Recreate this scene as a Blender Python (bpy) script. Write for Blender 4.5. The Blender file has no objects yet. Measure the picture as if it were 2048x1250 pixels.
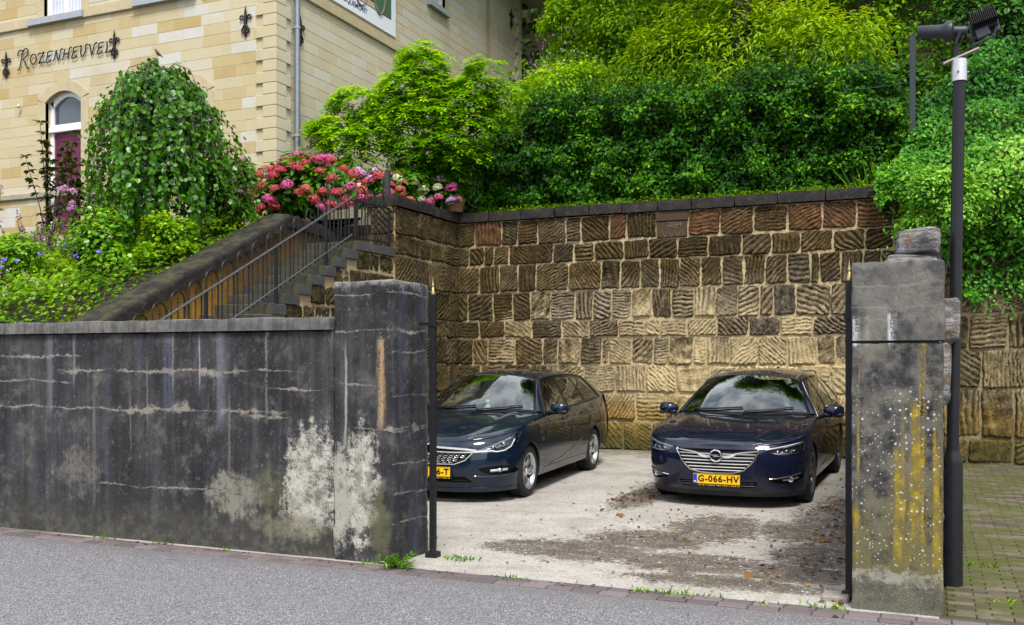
import bpy, math, random
import numpy as np
from mathutils import Vector, Matrix
from mathutils.geometry import delaunay_2d_cdt

SC = bpy.context.scene
COL = SC.collection
rad = math.radians
rng = np.random.default_rng(11)
random.seed(5)

# ------------------------------------------------------------------ camera, sky, sun, exposure
cam_d = bpy.data.cameras.new("camera")
cam = bpy.data.objects.new("camera", cam_d)
COL.objects.link(cam)
cam.location = (0, 0, 1.65)
cam.rotation_euler = (rad(90), 0, rad(23.3))
cam_d.sensor_width = 36.0
cam_d.lens = 36.0 * 1945 / 2048
cam_d.shift_y = 95 / 2048
cam_d.clip_start = 0.1
cam_d.clip_end = 1500
SC.camera = cam

SUN_EL, SUN_AZ = rad(54), rad(150)        # azimuth: where the sun stands, clockwise from +Y
world = bpy.data.worlds.new("World")
SC.world = world
world.use_nodes = True
wn = world.node_tree
for n_ in list(wn.nodes):
    wn.nodes.remove(n_)
w_out = wn.nodes.new("ShaderNodeOutputWorld")
w_bg = wn.nodes.new("ShaderNodeBackground")
w_sky = wn.nodes.new("ShaderNodeTexSky")
w_sky.sky_type = 'NISHITA'
w_sky.sun_disc = False
w_sky.sun_elevation = SUN_EL
w_sky.sun_rotation = SUN_AZ
w_sky.dust_density = 2.0
w_bg.inputs[1].default_value = 0.11
w_tc = wn.nodes.new("ShaderNodeTexCoord")
w_no = wn.nodes.new("ShaderNodeTexNoise")
w_no.inputs['Scale'].default_value = 3.2
w_no.inputs['Detail'].default_value = 6
w_no.inputs['Roughness'].default_value = 0.58
w_rp = wn.nodes.new("ShaderNodeValToRGB")
w_rp.color_ramp.elements[0].position = 0.36
w_rp.color_ramp.elements[1].position = 0.56
w_mx = wn.nodes.new("ShaderNodeMix")
w_mx.data_type = 'RGBA'
w_mx.inputs['B'].default_value = (8.6, 8.8, 9.2, 1)      # broken white cloud
wn.links.new(w_tc.outputs['Generated'], w_no.inputs['Vector'])
wn.links.new(w_no.outputs[0], w_rp.inputs[0])
wn.links.new(w_rp.outputs[0], w_mx.inputs['Factor'])
wn.links.new(w_sky.outputs[0], w_mx.inputs['A'])
wn.links.new(w_mx.outputs['Result'], w_bg.inputs[0])
wn.links.new(w_bg.outputs[0], w_out.inputs[0])

sun_d = bpy.data.lights.new("sun", 'SUN')
sun_d.energy = 2.3
sun_d.angle = rad(16)
sun_d.color = (1.0, 0.95, 0.86)
sun = bpy.data.objects.new("sun", sun_d)
COL.objects.link(sun)
sv = Vector((math.sin(SUN_AZ) * math.cos(SUN_EL), math.cos(SUN_AZ) * math.cos(SUN_EL), math.sin(SUN_EL)))
sun.rotation_euler = sv.to_track_quat('Z', 'Y').to_euler()
sun.location = (0, 0, 30)

SC.view_settings.view_transform = 'Standard'
SC.view_settings.look = 'None'
SC.view_settings.gamma = 1
SC.view_settings.exposure = 0.92
SC.view_settings.use_curve_mapping = False
SC.cycles.max_bounces = 7
SC.cycles.transparent_max_bounces = 12
SC.cycles.caustics_reflective = False
SC.cycles.caustics_refractive = False

# ------------------------------------------------------------------ helpers: objects
def link(name, me, mat=None, parent=None):
    o = bpy.data.objects.new(name, me)
    COL.objects.link(o)
    if mat is not None and me is not None and not me.materials:
        me.materials.append(mat)
    if parent is not None:
        o.parent = parent
    return o

def tag(o, label, cat, group=None):
    o['label'] = label
    o['category'] = cat
    if group:
        o['group'] = group
    return o

def thing(name, label, cat, loc=(0, 0, 0), rz=0.0, group=None):
    o = bpy.data.objects.new(name, None)
    COL.objects.link(o)
    o.empty_display_size = 0.2
    o.location = loc
    o.rotation_euler = (0, 0, rz)
    return tag(o, label, cat, group)

def struct(o):
    o['kind'] = 'structure'
    return o

def stuff(o):
    o['kind'] = 'stuff'
    return o

def np_mesh(name, V, faces_flat, loop_tot, smooth=False, attrs=None, normals=None):
    """V (n,3); faces_flat vertex indices, loop_tot per face."""
    me = bpy.data.meshes.new(name)
    V = np.asarray(V, dtype=np.float32)
    ff = np.asarray(faces_flat, dtype=np.int32)
    lt = np.asarray(loop_tot, dtype=np.int32)
    me.vertices.add(len(V))
    me.vertices.foreach_set('co', V.ravel())
    me.loops.add(len(ff))
    me.loops.foreach_set('vertex_index', ff)
    me.polygons.add(len(lt))
    ls = np.zeros(len(lt), dtype=np.int32)
    ls[1:] = np.cumsum(lt)[:-1]
    me.polygons.foreach_set('loop_start', ls)
    me.polygons.foreach_set('loop_total', lt)
    me.update(calc_edges=True)
    if smooth:
        me.polygons.foreach_set('use_smooth', np.ones(len(lt), dtype=bool))
    if attrs:
        for k, a in attrs.items():
            at = me.attributes.new(k, 'FLOAT', 'POINT')
            at.data.foreach_set('value', np.asarray(a, dtype=np.float32))
    if normals is not None:
        me.normals_split_custom_set_from_vertices([tuple(n) for n in normals])
    return me

class MB:
    """collects shapes, builds ONE mesh object"""
    def __init__(s):
        s.v, s.f = [], []
    def add(s, verts, faces):
        b = len(s.v)
        s.v.extend([tuple(p) for p in verts])
        s.f.extend([tuple(b + i for i in f) for f in faces])
        return s
    def box(s, x0, x1, y0, y1, z0, z1, bev=0.0):
        if bev <= 0:
            v = [(x, y, z) for z in (z0, z1) for y in (y0, y1) for x in (x0, x1)]
            return s.add(v, [(0, 2, 3, 1), (4, 5, 7, 6), (0, 1, 5, 4), (2, 6, 7, 3), (0, 4, 6, 2), (1, 3, 7, 5)])
        c = ((x0 + x1) / 2, (y0 + y1) / 2, (z0 + z1) / 2)
        h = (abs(x1 - x0) / 2, abs(y1 - y0) / 2, abs(z1 - z0) / 2)
        return s.obox(c, h, Matrix.Identity(3), bev)
    def obox(s, c, h, rot, bev=0.0):
        """oriented box; with bev the 12 edges are chamfered"""
        c = Vector(c)
        if bev <= 0:
            v = [c + rot @ Vector((sx * h[0], sy * h[1], sz * h[2])) for sz in (-1, 1) for sy in (-1, 1) for sx in (-1, 1)]
            return s.add(v, [(0, 2, 3, 1), (4, 5, 7, 6), (0, 1, 5, 4), (2, 6, 7, 3), (0, 4, 6, 2), (1, 3, 7, 5)])
        b = min(bev, min(h) * 0.9)
        v, ix = [], {}
        for sx in (-1, 1):
            for sy in (-1, 1):
                for sz in (-1, 1):
                    for a in range(3):
                        p = [sx * (h[0] - b), sy * (h[1] - b), sz * (h[2] - b)]
                        p[a] = (sx, sy, sz)[a] * h[a]
                        ix[(sx, sy, sz, a)] = len(v)
                        v.append(c + rot @ Vector(p))
        f = []
        for a in range(3):
            o1, o2 = [i for i in range(3) if i != a]
            for sg in (-1, 1):
                q = []
                for (p1, p2) in ((-1, -1), (1, -1), (1, 1), (-1, 1)):
                    k = [0, 0, 0]; k[a] = sg; k[o1] = p1; k[o2] = p2
                    q.append(ix[(k[0], k[1], k[2], a)])
                flip = (sg > 0) == (a == 1)
                f.append(tuple(q[::-1] if flip else q))
        for a in range(3):
            o1, o2 = [i for i in range(3) if i != a]
            for p1 in (-1, 1):
                for p2 in (-1, 1):
                    k0 = [0, 0, 0]; k0[o1] = p1; k0[o2] = p2
                    k1 = list(k0); k0[a] = -1; k1[a] = 1
                    f.append((ix[(*k0, o1)], ix[(*k1, o1)], ix[(*k1, o2)], ix[(*k0, o2)]))
        for sx in (-1, 1):
            for sy in (-1, 1):
                for sz in (-1, 1):
                    f.append((ix[(sx, sy, sz, 0)], ix[(sx, sy, sz, 1)], ix[(sx, sy, sz, 2)]))
        return s.add(v, f)
    def tube(s, pts, r, n=6, caps=True):
        pts = [Vector(p) for p in pts]
        m = len(pts)
        rs = list(r) if hasattr(r, '__len__') else [r] * m
        base = len(s.v)
        prev = None
        for i, p in enumerate(pts):
            t = (pts[min(i + 1, m - 1)] - pts[max(i - 1, 0)])
            t = t.normalized() if t.length > 1e-9 else Vector((0, 0, 1))
            if prev is None:
                a = Vector((0, 0, 1)) if abs(t.z) < 0.9 else Vector((1, 0, 0))
                u = t.cross(a).normalized()
            else:
                u = (prev - t * prev.dot(t))
                u = u.normalized() if u.length > 1e-6 else t.orthogonal().normalized()
            prev = u
            w = t.cross(u)
            for k in range(n):
                an = 2 * math.pi * k / n
                s.v.append(tuple(p + (u * math.cos(an) + w * math.sin(an)) * rs[i]))
        for i in range(m - 1):
            for k in range(n):
                a = base + i * n + k; b = base + i * n + (k + 1) % n
                s.f.append((a, b, b + n, a + n))
        if caps:
            s.f.append(tuple(base + k for k in range(n))[::-1])
            s.f.append(tuple(base + (m - 1) * n + k for k in range(n)))
        return s
    def lathe(s, prof, c=(0, 0, 0), n=24, rot=None, closed=False):
        """prof: (r, h) about local z"""
        rot = rot or Matrix.Identity(3)
        c = Vector(c)
        base = len(s.v)
        m = len(prof)
        for (r, h) in prof:
            for k in range(n):
                an = 2 * math.pi * k / n
                s.v.append(tuple(c + rot @ Vector((r * math.cos(an), r * math.sin(an), h))))
        for i in range(m if closed else m - 1):
            j = (i + 1) % m
            for k in range(n):
                k2 = (k + 1) % n
                s.f.append((base + i * n + k, base + i * n + k2, base + j * n + k2, base + j * n + k))
        return s
    def prism(s, poly, fn0, fn1):
        """polygon (2d list) between two maps to 3d"""
        n = len(poly)
        v = [fn0(p) for p in poly] + [fn1(p) for p in poly]
        f = [tuple(range(n))[::-1], tuple(range(n, 2 * n))]
        f += [(i, (i + 1) % n, n + (i + 1) % n, n + i) for i in range(n)]
        return s.add(v, f)
    def build(s, name, mat, parent=None, smooth=False, attrs=None):
        me = bpy.data.meshes.new(name)
        me.from_pydata(s.v, [], s.f)
        if smooth:
            me.polygons.foreach_set('use_smooth', [True] * len(me.polygons))
            try:
                me.set_sharp_from_angle(angle=rad(smooth if smooth is not True else 40))
            except Exception:
                pass
        if attrs:
            for k, a in attrs.items():
                at = me.attributes.new(k, 'FLOAT', 'POINT')
                at.data.foreach_set('value', np.full(len(s.v), a, dtype=np.float32) if np.isscalar(a) else np.asarray(a, dtype=np.float32))
        me.update()
        return link(name, me, mat, parent)

def text_mesh(body, size, depth, offset=0.0, align='CENTER', shear=0.0, space=1.0):
    cu = bpy.data.curves.new('text', 'FONT')
    cu.body = body; cu.size = size; cu.extrude = depth; cu.offset = offset
    cu.align_x = align; cu.align_y = 'CENTER'; cu.shear = shear; cu.space_character = space
    cu.resolution_u = 3
    ob = bpy.data.objects.new('text', cu)
    COL.objects.link(ob)
    dg = bpy.context.evaluated_depsgraph_get()
    me = bpy.data.meshes.new_from_object(ob.evaluated_get(dg))
    bpy.data.objects.remove(ob)
    me.materials.clear()
    return me

# ------------------------------------------------------------------ helpers: numpy noise
_nr = np.random.default_rng(77)
_ND = _nr.normal(size=(40, 3)); _ND /= np.linalg.norm(_ND, axis=1)[:, None]
_NF = _nr.uniform(0.6, 1.5, 40); _NP = _nr.uniform(0, 6.28, 40)
def wav(P, scale=1.0, seed=0, octs=3):
    """cheap smooth noise about -1..1"""
    P = np.asarray(P, dtype=float) * scale
    out = np.zeros(P.shape[:-1]); amp = 1.0; tot = 0
    for o in range(octs):
        for k in range(5):
            i = (seed * 7 + o * 5 + k * 3) % 40
            out += amp * np.sin(P @ _ND[i] * _NF[i] * 6.28 * (2 ** o) + _NP[(i + seed) % 40]) * 0.45
        tot += amp; amp *= 0.55
    return out / tot

# ------------------------------------------------------------------ helpers: materials
class T:
    """small node-graph writer"""
    def __init__(s, name):
        s.m = bpy.data.materials.new(name)
        s.m.use_nodes = True
        s.t = s.m.node_tree
        s.b = s.t.nodes['Principled BSDF']
        s.out = s.t.nodes['Material Output']
        s._pos = None
        s.b.inputs['Specular IOR Level'].default_value = 0.25
    def n(s, ty):
        return s.t.nodes.new(ty)
    def set(s, sock, v):
        if isinstance(v, bpy.types.NodeSocket):
            s.t.links.new(v, sock)
        elif isinstance(v, (tuple, list)):
            sock.default_value = tuple(v) + ((1,) if len(v) == 3 and sock.type == 'RGBA' else ())
        else:
            sock.default_value = v
    @property
    def pos(s):
        if s._pos is None:
            s._pos = s.n('ShaderNodeNewGeometry').outputs['Position']
        return s._pos
    def obj(s):
        return s.n('ShaderNodeTexCoord').outputs['Object']
    def xyz(s, v=None):
        q = s.n('ShaderNodeSeparateXYZ'); s.set(q.inputs[0], v or s.pos)
        return q.outputs[0], q.outputs[1], q.outputs[2]
    def scl(s, v3, vec=None):
        q = s.n('ShaderNodeVectorMath'); q.operation = 'MULTIPLY'
        s.set(q.inputs[0], vec or s.pos); q.inputs[1].default_value = v3
        return q.outputs[0]
    def noise(s, scale, detail=4, rough=0.55, vec=None, dist=0.0):
        q = s.n('ShaderNodeTexNoise')
        s.set(q.inputs['Vector'], vec or s.pos)
        q.inputs['Scale'].default_value = scale; q.inputs['Detail'].default_value = detail
        q.inputs['Roughness'].default_value = rough; q.inputs['Distortion'].default_value = dist
        return q.outputs[0]
    def vor(s, scale, feature='F1', out='Distance', vec=None, rnd=1.0):
        q = s.n('ShaderNodeTexVoronoi'); q.feature = feature
        s.set(q.inputs['Vector'], vec or s.pos)
        q.inputs['Scale'].default_value = scale; q.inputs['Randomness'].default_value = rnd
        return q.outputs[out]
    def mt(s, op, a, b=None, c=None, clamp=False):
        q = s.n('ShaderNodeMath'); q.operation = op; q.use_clamp = clamp
        s.set(q.inputs[0], a)
        if b is not None: s.set(q.inputs[1], b)
        if c is not None: s.set(q.inputs[2], c)
        return q.outputs[0]
    def add(s, a, b): return s.mt('ADD', a, b)
    def sub(s, a, b): return s.mt('SUBTRACT', a, b)
    def mul(s, a, b): return s.mt('MULTIPLY', a, b)
    def mx(s, a, b): return s.mt('MAXIMUM', a, b)
    def ss(s, x, e0, e1, o0=0.0, o1=1.0):
        q = s.n('ShaderNodeMapRange'); q.interpolation_type = 'SMOOTHSTEP'
        s.set(q.inputs[0], x)
        if e0 > e1:
            e0, e1, o0, o1 = e1, e0, o1, o0
        for i, v in enumerate((e0, e1, o0, o1)):
            q.inputs[i + 1].default_value = v
        return q.outputs[0]
    def band(s, x, a, b, soft):
        """1 inside [a,b]"""
        return s.mul(s.ss(x, a - soft, a), s.ss(x, b + soft, b))
    def mix(s, f, a, b, blend='MIX'):
        q = s.n('ShaderNodeMix'); q.data_type = 'RGBA'; q.blend_type = blend
        s.set(q.inputs['Factor'], f); s.set(q.inputs['A'], a); s.set(q.inputs['B'], b)
        return q.outputs['Result']
    def ramp(s, f, stops):
        q = s.n('ShaderNodeValToRGB'); s.set(q.inputs[0], f)
        e = q.color_ramp.elements
        while len(e) < len(stops): e.new(0.5)
        for k, (p, c) in enumerate(stops):
            e[k].position = p
            e[k].color = tuple(c) + (1,) if len(c) == 3 else c
        return q.outputs[0]
    def attr(s, name):
        q = s.n('ShaderNodeAttribute'); q.attribute_name = name
        return q.outputs['Fac']
    def rnd(s):
        return s.n('ShaderNodeObjectInfo').outputs['Random']
    def bump(s, h, strength=0.5, dist=0.02):
        q = s.n('ShaderNodeBump'); q.inputs['Strength'].default_value = strength
        q.inputs['Distance'].default_value = dist
        s.set(q.inputs['Height'], h)
        s.t.links.new(q.outputs[0], s.b.inputs['Normal'])
    def col(s, c): s.set(s.b.inputs['Base Color'], c)
    def p(s, **k):
        for a, v in k.items():
            s.set(s.b.inputs[a.replace('_', ' ')], v)
        return s

def plain(name, c, rough=0.5, metal=0.0, var=0.12, vscale=14, bump=0.0, **kw):
    """a simple surface with a little uneven colour and gloss"""
    t = T(name)
    f = t.noise(vscale, 4, 0.6, vec=t.obj())
    d = tuple(x * (1 - var) for x in c); e = tuple(min(1, x * (1 + var)) for x in c)
    t.col(t.mix(f, d, e))
    t.p(Metallic=metal, Roughness=t.ss(f, 0.2, 0.8, max(0, rough - 0.06), rough + 0.06), **kw)
    if bump: t.bump(f, bump, 0.004)
    return t.m
# ------------------------------------------------------------------ materials of the place
def m_asphalt():
    t = T("asphalt")
    agg = t.vor(120, 'F1', 'Color')
    q = t.n('ShaderNodeSeparateColor'); t.set(q.inputs[0], agg)
    g = q.outputs[0]
    d = t.vor(120)
    big = t.noise(0.9, 5, 0.6)
    mid = t.noise(9, 5, 0.6)
    base = t.ramp(g, [(0.0, (0.12, 0.117, 0.130)), (0.5, (0.205, 0.20, 0.222)), (0.80, (0.275, 0.27, 0.295)), (1.0, (0.50, 0.49, 0.51))])
    base = t.mix(t.ss(d, 0.45, 0.75), base, (0.06, 0.06, 0.063))
    base = t.mix(t.mul(t.ss(big, 0.3, 0.75), 0.45), base, (0.15, 0.145, 0.155))
    base = t.mix(t.mul(t.ss(mid, 0.55, 0.8), 0.35), base, (0.09, 0.088, 0.092))
    x, y, z = t.xyz()
    # dusty, worn edge along the gutter
    edge = t.mul(t.ss(t.add(y, t.mul(t.sub(mid, 0.5), 0.35)), 6.15, 6.6), 0.55)
    base = t.mix(edge, base, (0.13, 0.12, 0.115))
    # hairline cracks
    w = t.noise(2.2, 3, 0.5, dist=0.6)
    cr = t.mul(t.ss(t.mt('ABSOLUTE', t.sub(w, 0.5)), 0.006, 0.0), t.ss(big, 0.5, 0.62))
    base = t.mix(t.mul(cr, 0.7), base, (0.03, 0.03, 0.03))
    t.col(base); t.p(Roughness=0.85)
    t.bump(t.add(t.mul(d, -1.0), t.mul(mid, 0.5)), 0.55, 0.006)
    return t.m

def m_lot():
    t = T("lot_concrete")
    x, y, z = t.xyz()
    n1 = t.noise(1.3, 6, 0.65); n2 = t.noise(7, 6, 0.7); n3 = t.noise(60, 3, 0.7); n4 = t.noise(28, 4, 0.8)
    base = t.ramp(n3, [(0.25, (0.20, 0.185, 0.165)), (0.48, (0.40, 0.38, 0.35)), (0.75, (0.56, 0.54, 0.50))])
    base = t.mix(t.mul(t.ss(n1, 0.42, 0.62), 0.40), base, (0.24, 0.215, 0.18))
    base = t.mix(t.mul(t.ss(n4, 0.50, 0.70), 0.65), base, (0.16, 0.145, 0.125))
    n5 = t.noise(3.2, 7, 0.75); n6 = t.noise(130, 2, 0.7)
    base = t.mix(t.mul(t.ss(n5, 0.45, 0.65), 0.45), base, (0.20, 0.18, 0.15))
    base = t.mix(t.mul(t.ss(n6, 0.58, 0.70), 0.5), base, (0.10, 0.09, 0.08))
    # pale pebbles
    pb = t.vor(55, 'F1', 'Color'); q = t.n('ShaderNodeSeparateColor'); t.set(q.inputs[0], pb)
    base = t.mix(t.mul(t.ss(q.outputs[0], 0.86, 0.9), t.ss(t.vor(55), 0.35, 0.2)), base, (0.62, 0.60, 0.56))
    # dirt: earth trodden and washed across the gateway
    def blob(cx, cy, rx, ry):
        a = t.mt('DIVIDE', t.sub(x, cx), rx); b = t.mt('DIVIDE', t.sub(y, cy), ry)
        return t.ss(t.mt('SQRT', t.add(t.mul(a, a), t.mul(b, b))), 1.0, 0.35)
    bl = blob(-2.75, 8.05, 1.0, 0.75)
    for b in ((-1.75, 7.85, 1.0, 0.62), (-1.95, 9.6, 0.75, 1.3), (-2.4, 8.75, 0.85, 0.8), (-1.0, 7.8, 0.75, 0.55), (-1.1, 9.8, 0.8, 1.0), (-0.65, 10.6, 1.0, 2.8), (-3.2, 11.3, 0.4, 1.4), (-0.8, 8.6, 0.7, 1.0), (-3.3, 8.0, 0.6, 0.5), (-1.4, 7.25, 1.2, 0.35)):
        bl = t.mx(bl, blob(*b))
    dm = t.ss(t.add(t.mul(bl, 0.85), t.add(t.mul(t.sub(n2, 0.5), 2.1), t.add(t.mul(t.sub(n4, 0.5), 1.7), t.mul(t.sub(n3, 0.5), 1.0)))), 0.34, 0.62)
    dirt = t.ramp(t.add(t.mul(n4, .6), t.mul(n6, .4)), [(0.3, (0.022, 0.015, 0.010)), (0.52, (0.070, 0.052, 0.038)), (0.72, (0.20, 0.17, 0.14))])
    dm = t.mul(dm, t.sub(1.0, t.mul(t.ss(t.add(t.noise(75, 3, .75), t.mul(t.sub(n5, .5), .5)), .54, .62), .85)))
    base = t.mix(t.mul(dm, 0.95), base, dirt)
    # moss by the foot of the wall and the stairs
    mm = t.mul(t.ss(t.add(y, t.mul(t.sub(n2, 0.5), 2.5)), 15.0, 16.3), 0.7)
    base = t.mix(mm, base, (0.075, 0.072, 0.028))
    mm2 = t.mul(t.ss(t.add(x, t.mul(t.sub(n2, 0.5), 1.2)), -7.2, -8.0), 0.7)
    base = t.mix(mm2, base, (0.06, 0.06, 0.03))
    t.col(base); t.p(Roughness=0.93)
    t.bump(t.add(n3, t.mul(n4, 1.2)), 0.5, 0.012)
    return t.m

def m_earth():
    t = T("garden_earth")
    n = t.noise(9, 5, 0.7)
    t.col(t.ramp(n, [(0.3, (0.02, 0.016, 0.01)), (0.6, (0.05, 0.042, 0.025)), (0.8, (0.05, 0.065, 0.02))]))
    t.p(Roughness=0.95); t.bump(n, 0.8, 0.05)
    return t.m

def m_tone_brick(name, ramp, moss, bumpy=0.4):
    t = T(name)
    a = t.attr('tone'); n = t.noise(22, 5, 0.65); n2 = t.noise(90, 3, 0.6); n3 = t.noise(1.6, 5, 0.65)
    c = t.ramp(t.add(t.mul(a, 0.8), t.mul(t.sub(n, 0.5), 0.5)), ramp)
    c = t.mix(t.mul(t.ss(n2, 0.5, 0.8), 0.3), c, (0.05, 0.045, 0.04))
    if moss:
        c = t.mix(t.mul(t.ss(t.add(n3, t.mul(t.sub(n, 0.5), 0.5)), moss[0], moss[1]), 0.85), c, moss[2])
    t.col(c); t.p(Roughness=0.9); t.bump(t.add(n, n2), bumpy, 0.006)
    return t.m

def m_render(name, which):
    """old smoke-blackened cement render with pale bloom, cracks and worn patches"""
    t = T(name)
    x, y, z = t.xyz()
    fine = t.noise(75, 4, 0.7); mid = t.noise(9, 6, 0.65); big = t.noise(1.8, 5, 0.6)
    drip = t.noise(1.0, 5, 0.65, vec=t.scl((14, 14, 0.7)))
    drip2 = t.noise(1.0, 4, 0.6, vec=t.scl((5, 5, 0.45)))
    c = t.ramp(t.add(t.mul(big, 0.5), t.mul(drip, 0.5)), [(0.32, (0.010, 0.010, 0.012)), (0.5, (0.027, 0.027, 0.030)), (0.68, (0.070, 0.068, 0.067))])
    c = t.mix(t.mul(t.ss(drip2, 0.53, 0.70), 0.55), c, (0.050, 0.056, 0.078))
    mo = t.noise(4.5, 8, 0.78)
    c = t.mix(t.mul(t.ss(mo, 0.50, 0.66), 0.55), c, (0.125, 0.118, 0.108))
    c = t.mix(t.mul(t.ss(mo, 0.44, 0.34), 0.6), c, (0.009, 0.009, 0.010))
    c = t.mix(t.mul(t.ss(t.noise(21, 8, 0.8), 0.57, 0.66), 0.6), c, (0.19, 0.178, 0.155))
    c = t.mix(t.mul(t.ss(fine, 0.60, 0.78), 0.6), c, (0.20, 0.19, 0.175))
    c = t.mix(t.mul(t.ss(fine, 0.40, 0.24), 0.7), c, (0.010, 0.010, 0.011))
    wob = t.mul(t.sub(t.noise(2.2, 3, 0.5), 0.5), 0.10)
    wob2 = t.mul(t.sub(t.noise(16, 8, 0.8), 0.5), 0.075)
    tan = t.mix(t.ss(fine, .3, .7), (0.30, 0.27, 0.225), (0.17, 0.155, 0.135))
    def hline(c, x0, x1, zz, w, amt, colr=None, soft=0.12, axis=None):
        ax = axis or x
        d = t.mt('ABSOLUTE', t.sub(t.add(z, t.add(wob, wob2)), zz))
        wv = t.mul(t.ss(t.noise(3.4, 8, 0.85), 0.44, 0.72), w * 1.7)
        m = t.mul(t.mul(t.ss(t.mt('DIVIDE', d, t.add(wv, 0.0025)), 1.4, 0.5), t.ss(t.add(t.noise(2.6, 4, 0.7), t.mul(t.sub(fine, .5), .25)), 0.36, 0.52)), t.band(ax, x0, x1, soft))
        return t.mix(t.mul(m, amt), c, colr or tan)
    def vstreak(c, xc, z0, z1, w, amt, colr, axis=None, soft=0.25):
        ax = axis or x
        d = t.mt('ABSOLUTE', t.sub(t.add(ax, t.mul(wob, 0.35)), xc))
        m = t.mul(t.mul(t.ss(t.add(d, t.mul(t.sub(mid, 0.5), w * 1.2)), w, w * 0.05), t.ss(t.add(drip, t.mul(t.sub(fine, .5), .5)), 0.36, 0.56)), t.band(z, z0, z1, soft))
        return t.mix(t.mul(m, amt), c, colr)
    def patch(c, cx, cz, rx, rz, colr, amt=1.0, axis=None, spots=True, th=(0.34, 0.84)):
        ax = axis or x
        a = t.mt('DIVIDE', t.sub(ax, cx), rx); b = t.mt('DIVIDE', t.sub(z, cz), rz)
        e = t.ss(t.mt('SQRT', t.add(t.mul(a, a), t.mul(b, b))), 1.25, 0.25)
        m = t.ss(t.add(e, t.add(t.mul(t.sub(mid, 0.5), 1.5), t.add(t.mul(t.sub(drip, 0.5), 1.0), t.mul(t.sub(fine, 0.5), 0.7)))), th[0], th[1])
        if spots:
            sp = t.ss(t.add(t.noise(11, 8, 0.78), t.mul(t.sub(t.noise(3.5, 4, .6), .5), .35)), 0.51, 0.57)
            m = t.mul(m, t.sub(1.0, t.mul(sp, t.ss(e, 1.0, 0.6, 0.55, 1.0))))
        return t.mix(t.mul(m, amt), c, colr)
    pale = t.mix(t.ss(t.add(t.mul(fine, .5), t.mul(mid, .5)), 0.36, 0.62), (0.19, 0.18, 0.145), (0.44, 0.425, 0.375))
    if which == 'front':
        # greenish damp foot
        c = t.mix(t.mul(t.ss(t.add(z, t.mul(t.sub(mo, 0.5), 0.9)), 0.5, 0.0), 0.5), c, t.mix(t.ss(mid, .4, .6), (0.055, 0.053, 0.042), (0.11, 0.105, 0.085)))
        c = patch(c, -7.4, 0.62, 0.42, 0.40, (0.15, 0.142, 0.12), 0.7, th=(0.55, 1.15))
        c = patch(c, -5.6, 0.48, 0.46, 0.30, (0.21, 0.20, 0.165), 0.85, th=(0.45, 1.0))
        c = patch(c, -5.15, 0.55, 0.3, 0.35, (0.11, 0.11, 0.06), 0.6, th=(0.45, 1.0))
        c = patch(c, -4.78, 0.62, 0.40, 0.62, pale)
        c = patch(c, -4.95, 0.22, 0.6, 0.18, (0.16, 0.15, 0.105), 0.7, th=(0.4, 1.0))
        for a in ((-9.6, -7.45, 1.69, 0.022), (-7.58, -5.05, 1.556, 0.026), (-5.9, -5.6, 1.55, 0.05), (-7.5, -7.1, 1.555, 0.04), (-9.6, -7.55, 1.447, 0.012),
                  (-9.6, -6.9, 1.20, 0.018), (-6.95, -5.06, 1.205, 0.075), (-5.35, -5.06, 1.16, 0.05), (-7.05, -5.6, 0.50, 0.009), (-5.1, -4.75, 1.40, 0.012), (-14, -9.8, 1.3, 0.02)):
            c = hline(c, a[0], a[1], a[2], a[3] * .85, 0.85)
        for a in ((-7.76, 1.25, 1.9, 0.06, 0.6, (0.14, 0.15, 0.175)), (-5.72, 1.2, 1.9, 0.09, 0.65, (0.15, 0.16, 0.19)), (-7.45, 1.55, 1.8, 0.03, 0.6, (0.22, 0.21, 0.20)),
                  (-6.3, 1.3, 1.95, 0.10, 0.5, (0.09, 0.10, 0.14)), (-5.22, 1.3, 1.85, 0.03, 0.8, (0.30, 0.28, 0.25)), (-7.2, 0.4, 1.1, 0.03, 0.5, (0.22, 0.21, 0.19)),
                  (-5.62, 0.75, 1.2, 0.025, 0.45, (0.2, 0.185, 0.16)), (-5.85, 0.95, 1.2, 0.02, 0.4, (0.2, 0.185, 0.16)), (-6.75, 0.98, 1.2, 0.018, 0.4, (0.2, 0.185, 0.16)), (-9.2, 0.9, 1.7, 0.06, 0.6, (0.16, 0.17, 0.2)),
                  (-6.55, 1.2, 1.5, 0.012, 0.6, (0.2, 0.19, 0.18)), (-5.95, 1.55, 1.72, 0.014, 0.8, (0.3, 0.28, 0.25)), (-6.25, 1.55, 1.75, 0.014, 0.7, (0.3, 0.28, 0.25)), (-6.05, 1.55, 1.9, 0.01, 0.6, (0.28, 0.27, 0.25))):
            c = vstreak(c, *a)
    if which == 'left':
        c = patch(c, -4.27, 0.62, 0.21, 0.68, pale)
        c = patch(c, -4.50, 0.5, 0.16, 0.6, (0.30, 0.29, 0.25))
        c = patch(c, -4.10, 0.30, 0.14, 0.4, (0.10, 0.10, 0.055), 0.7, spots=False)
        c = vstreak(c, -4.085, 1.15, 1.80, 0.055, 0.95, t.mix(mid, (0.30, 0.22, 0.12), (0.34, 0.27, 0.19)), soft=0.1)
        c = vstreak(c, -4.065, 1.25, 1.75, 0.022, 0.9, (0.36, 0.20, 0.08), soft=0.1)
        c = vstreak(c, -4.42, 1.1, 1.6, 0.02, 0.8, (0.30, 0.29, 0.26))
        for a in ((-4.6, -3.9, 1.89, 0.012), (-4.5, -3.9, 2.19, 0.008), (-4.25, -3.9, 1.10, 0.03), (-4.4, -4.2, 1.45, 0.012)):
            c = hline(c, a[0], a[1], a[2], a[3], 0.9)
        side = t.ss(x, -3.990, -3.972)
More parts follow.
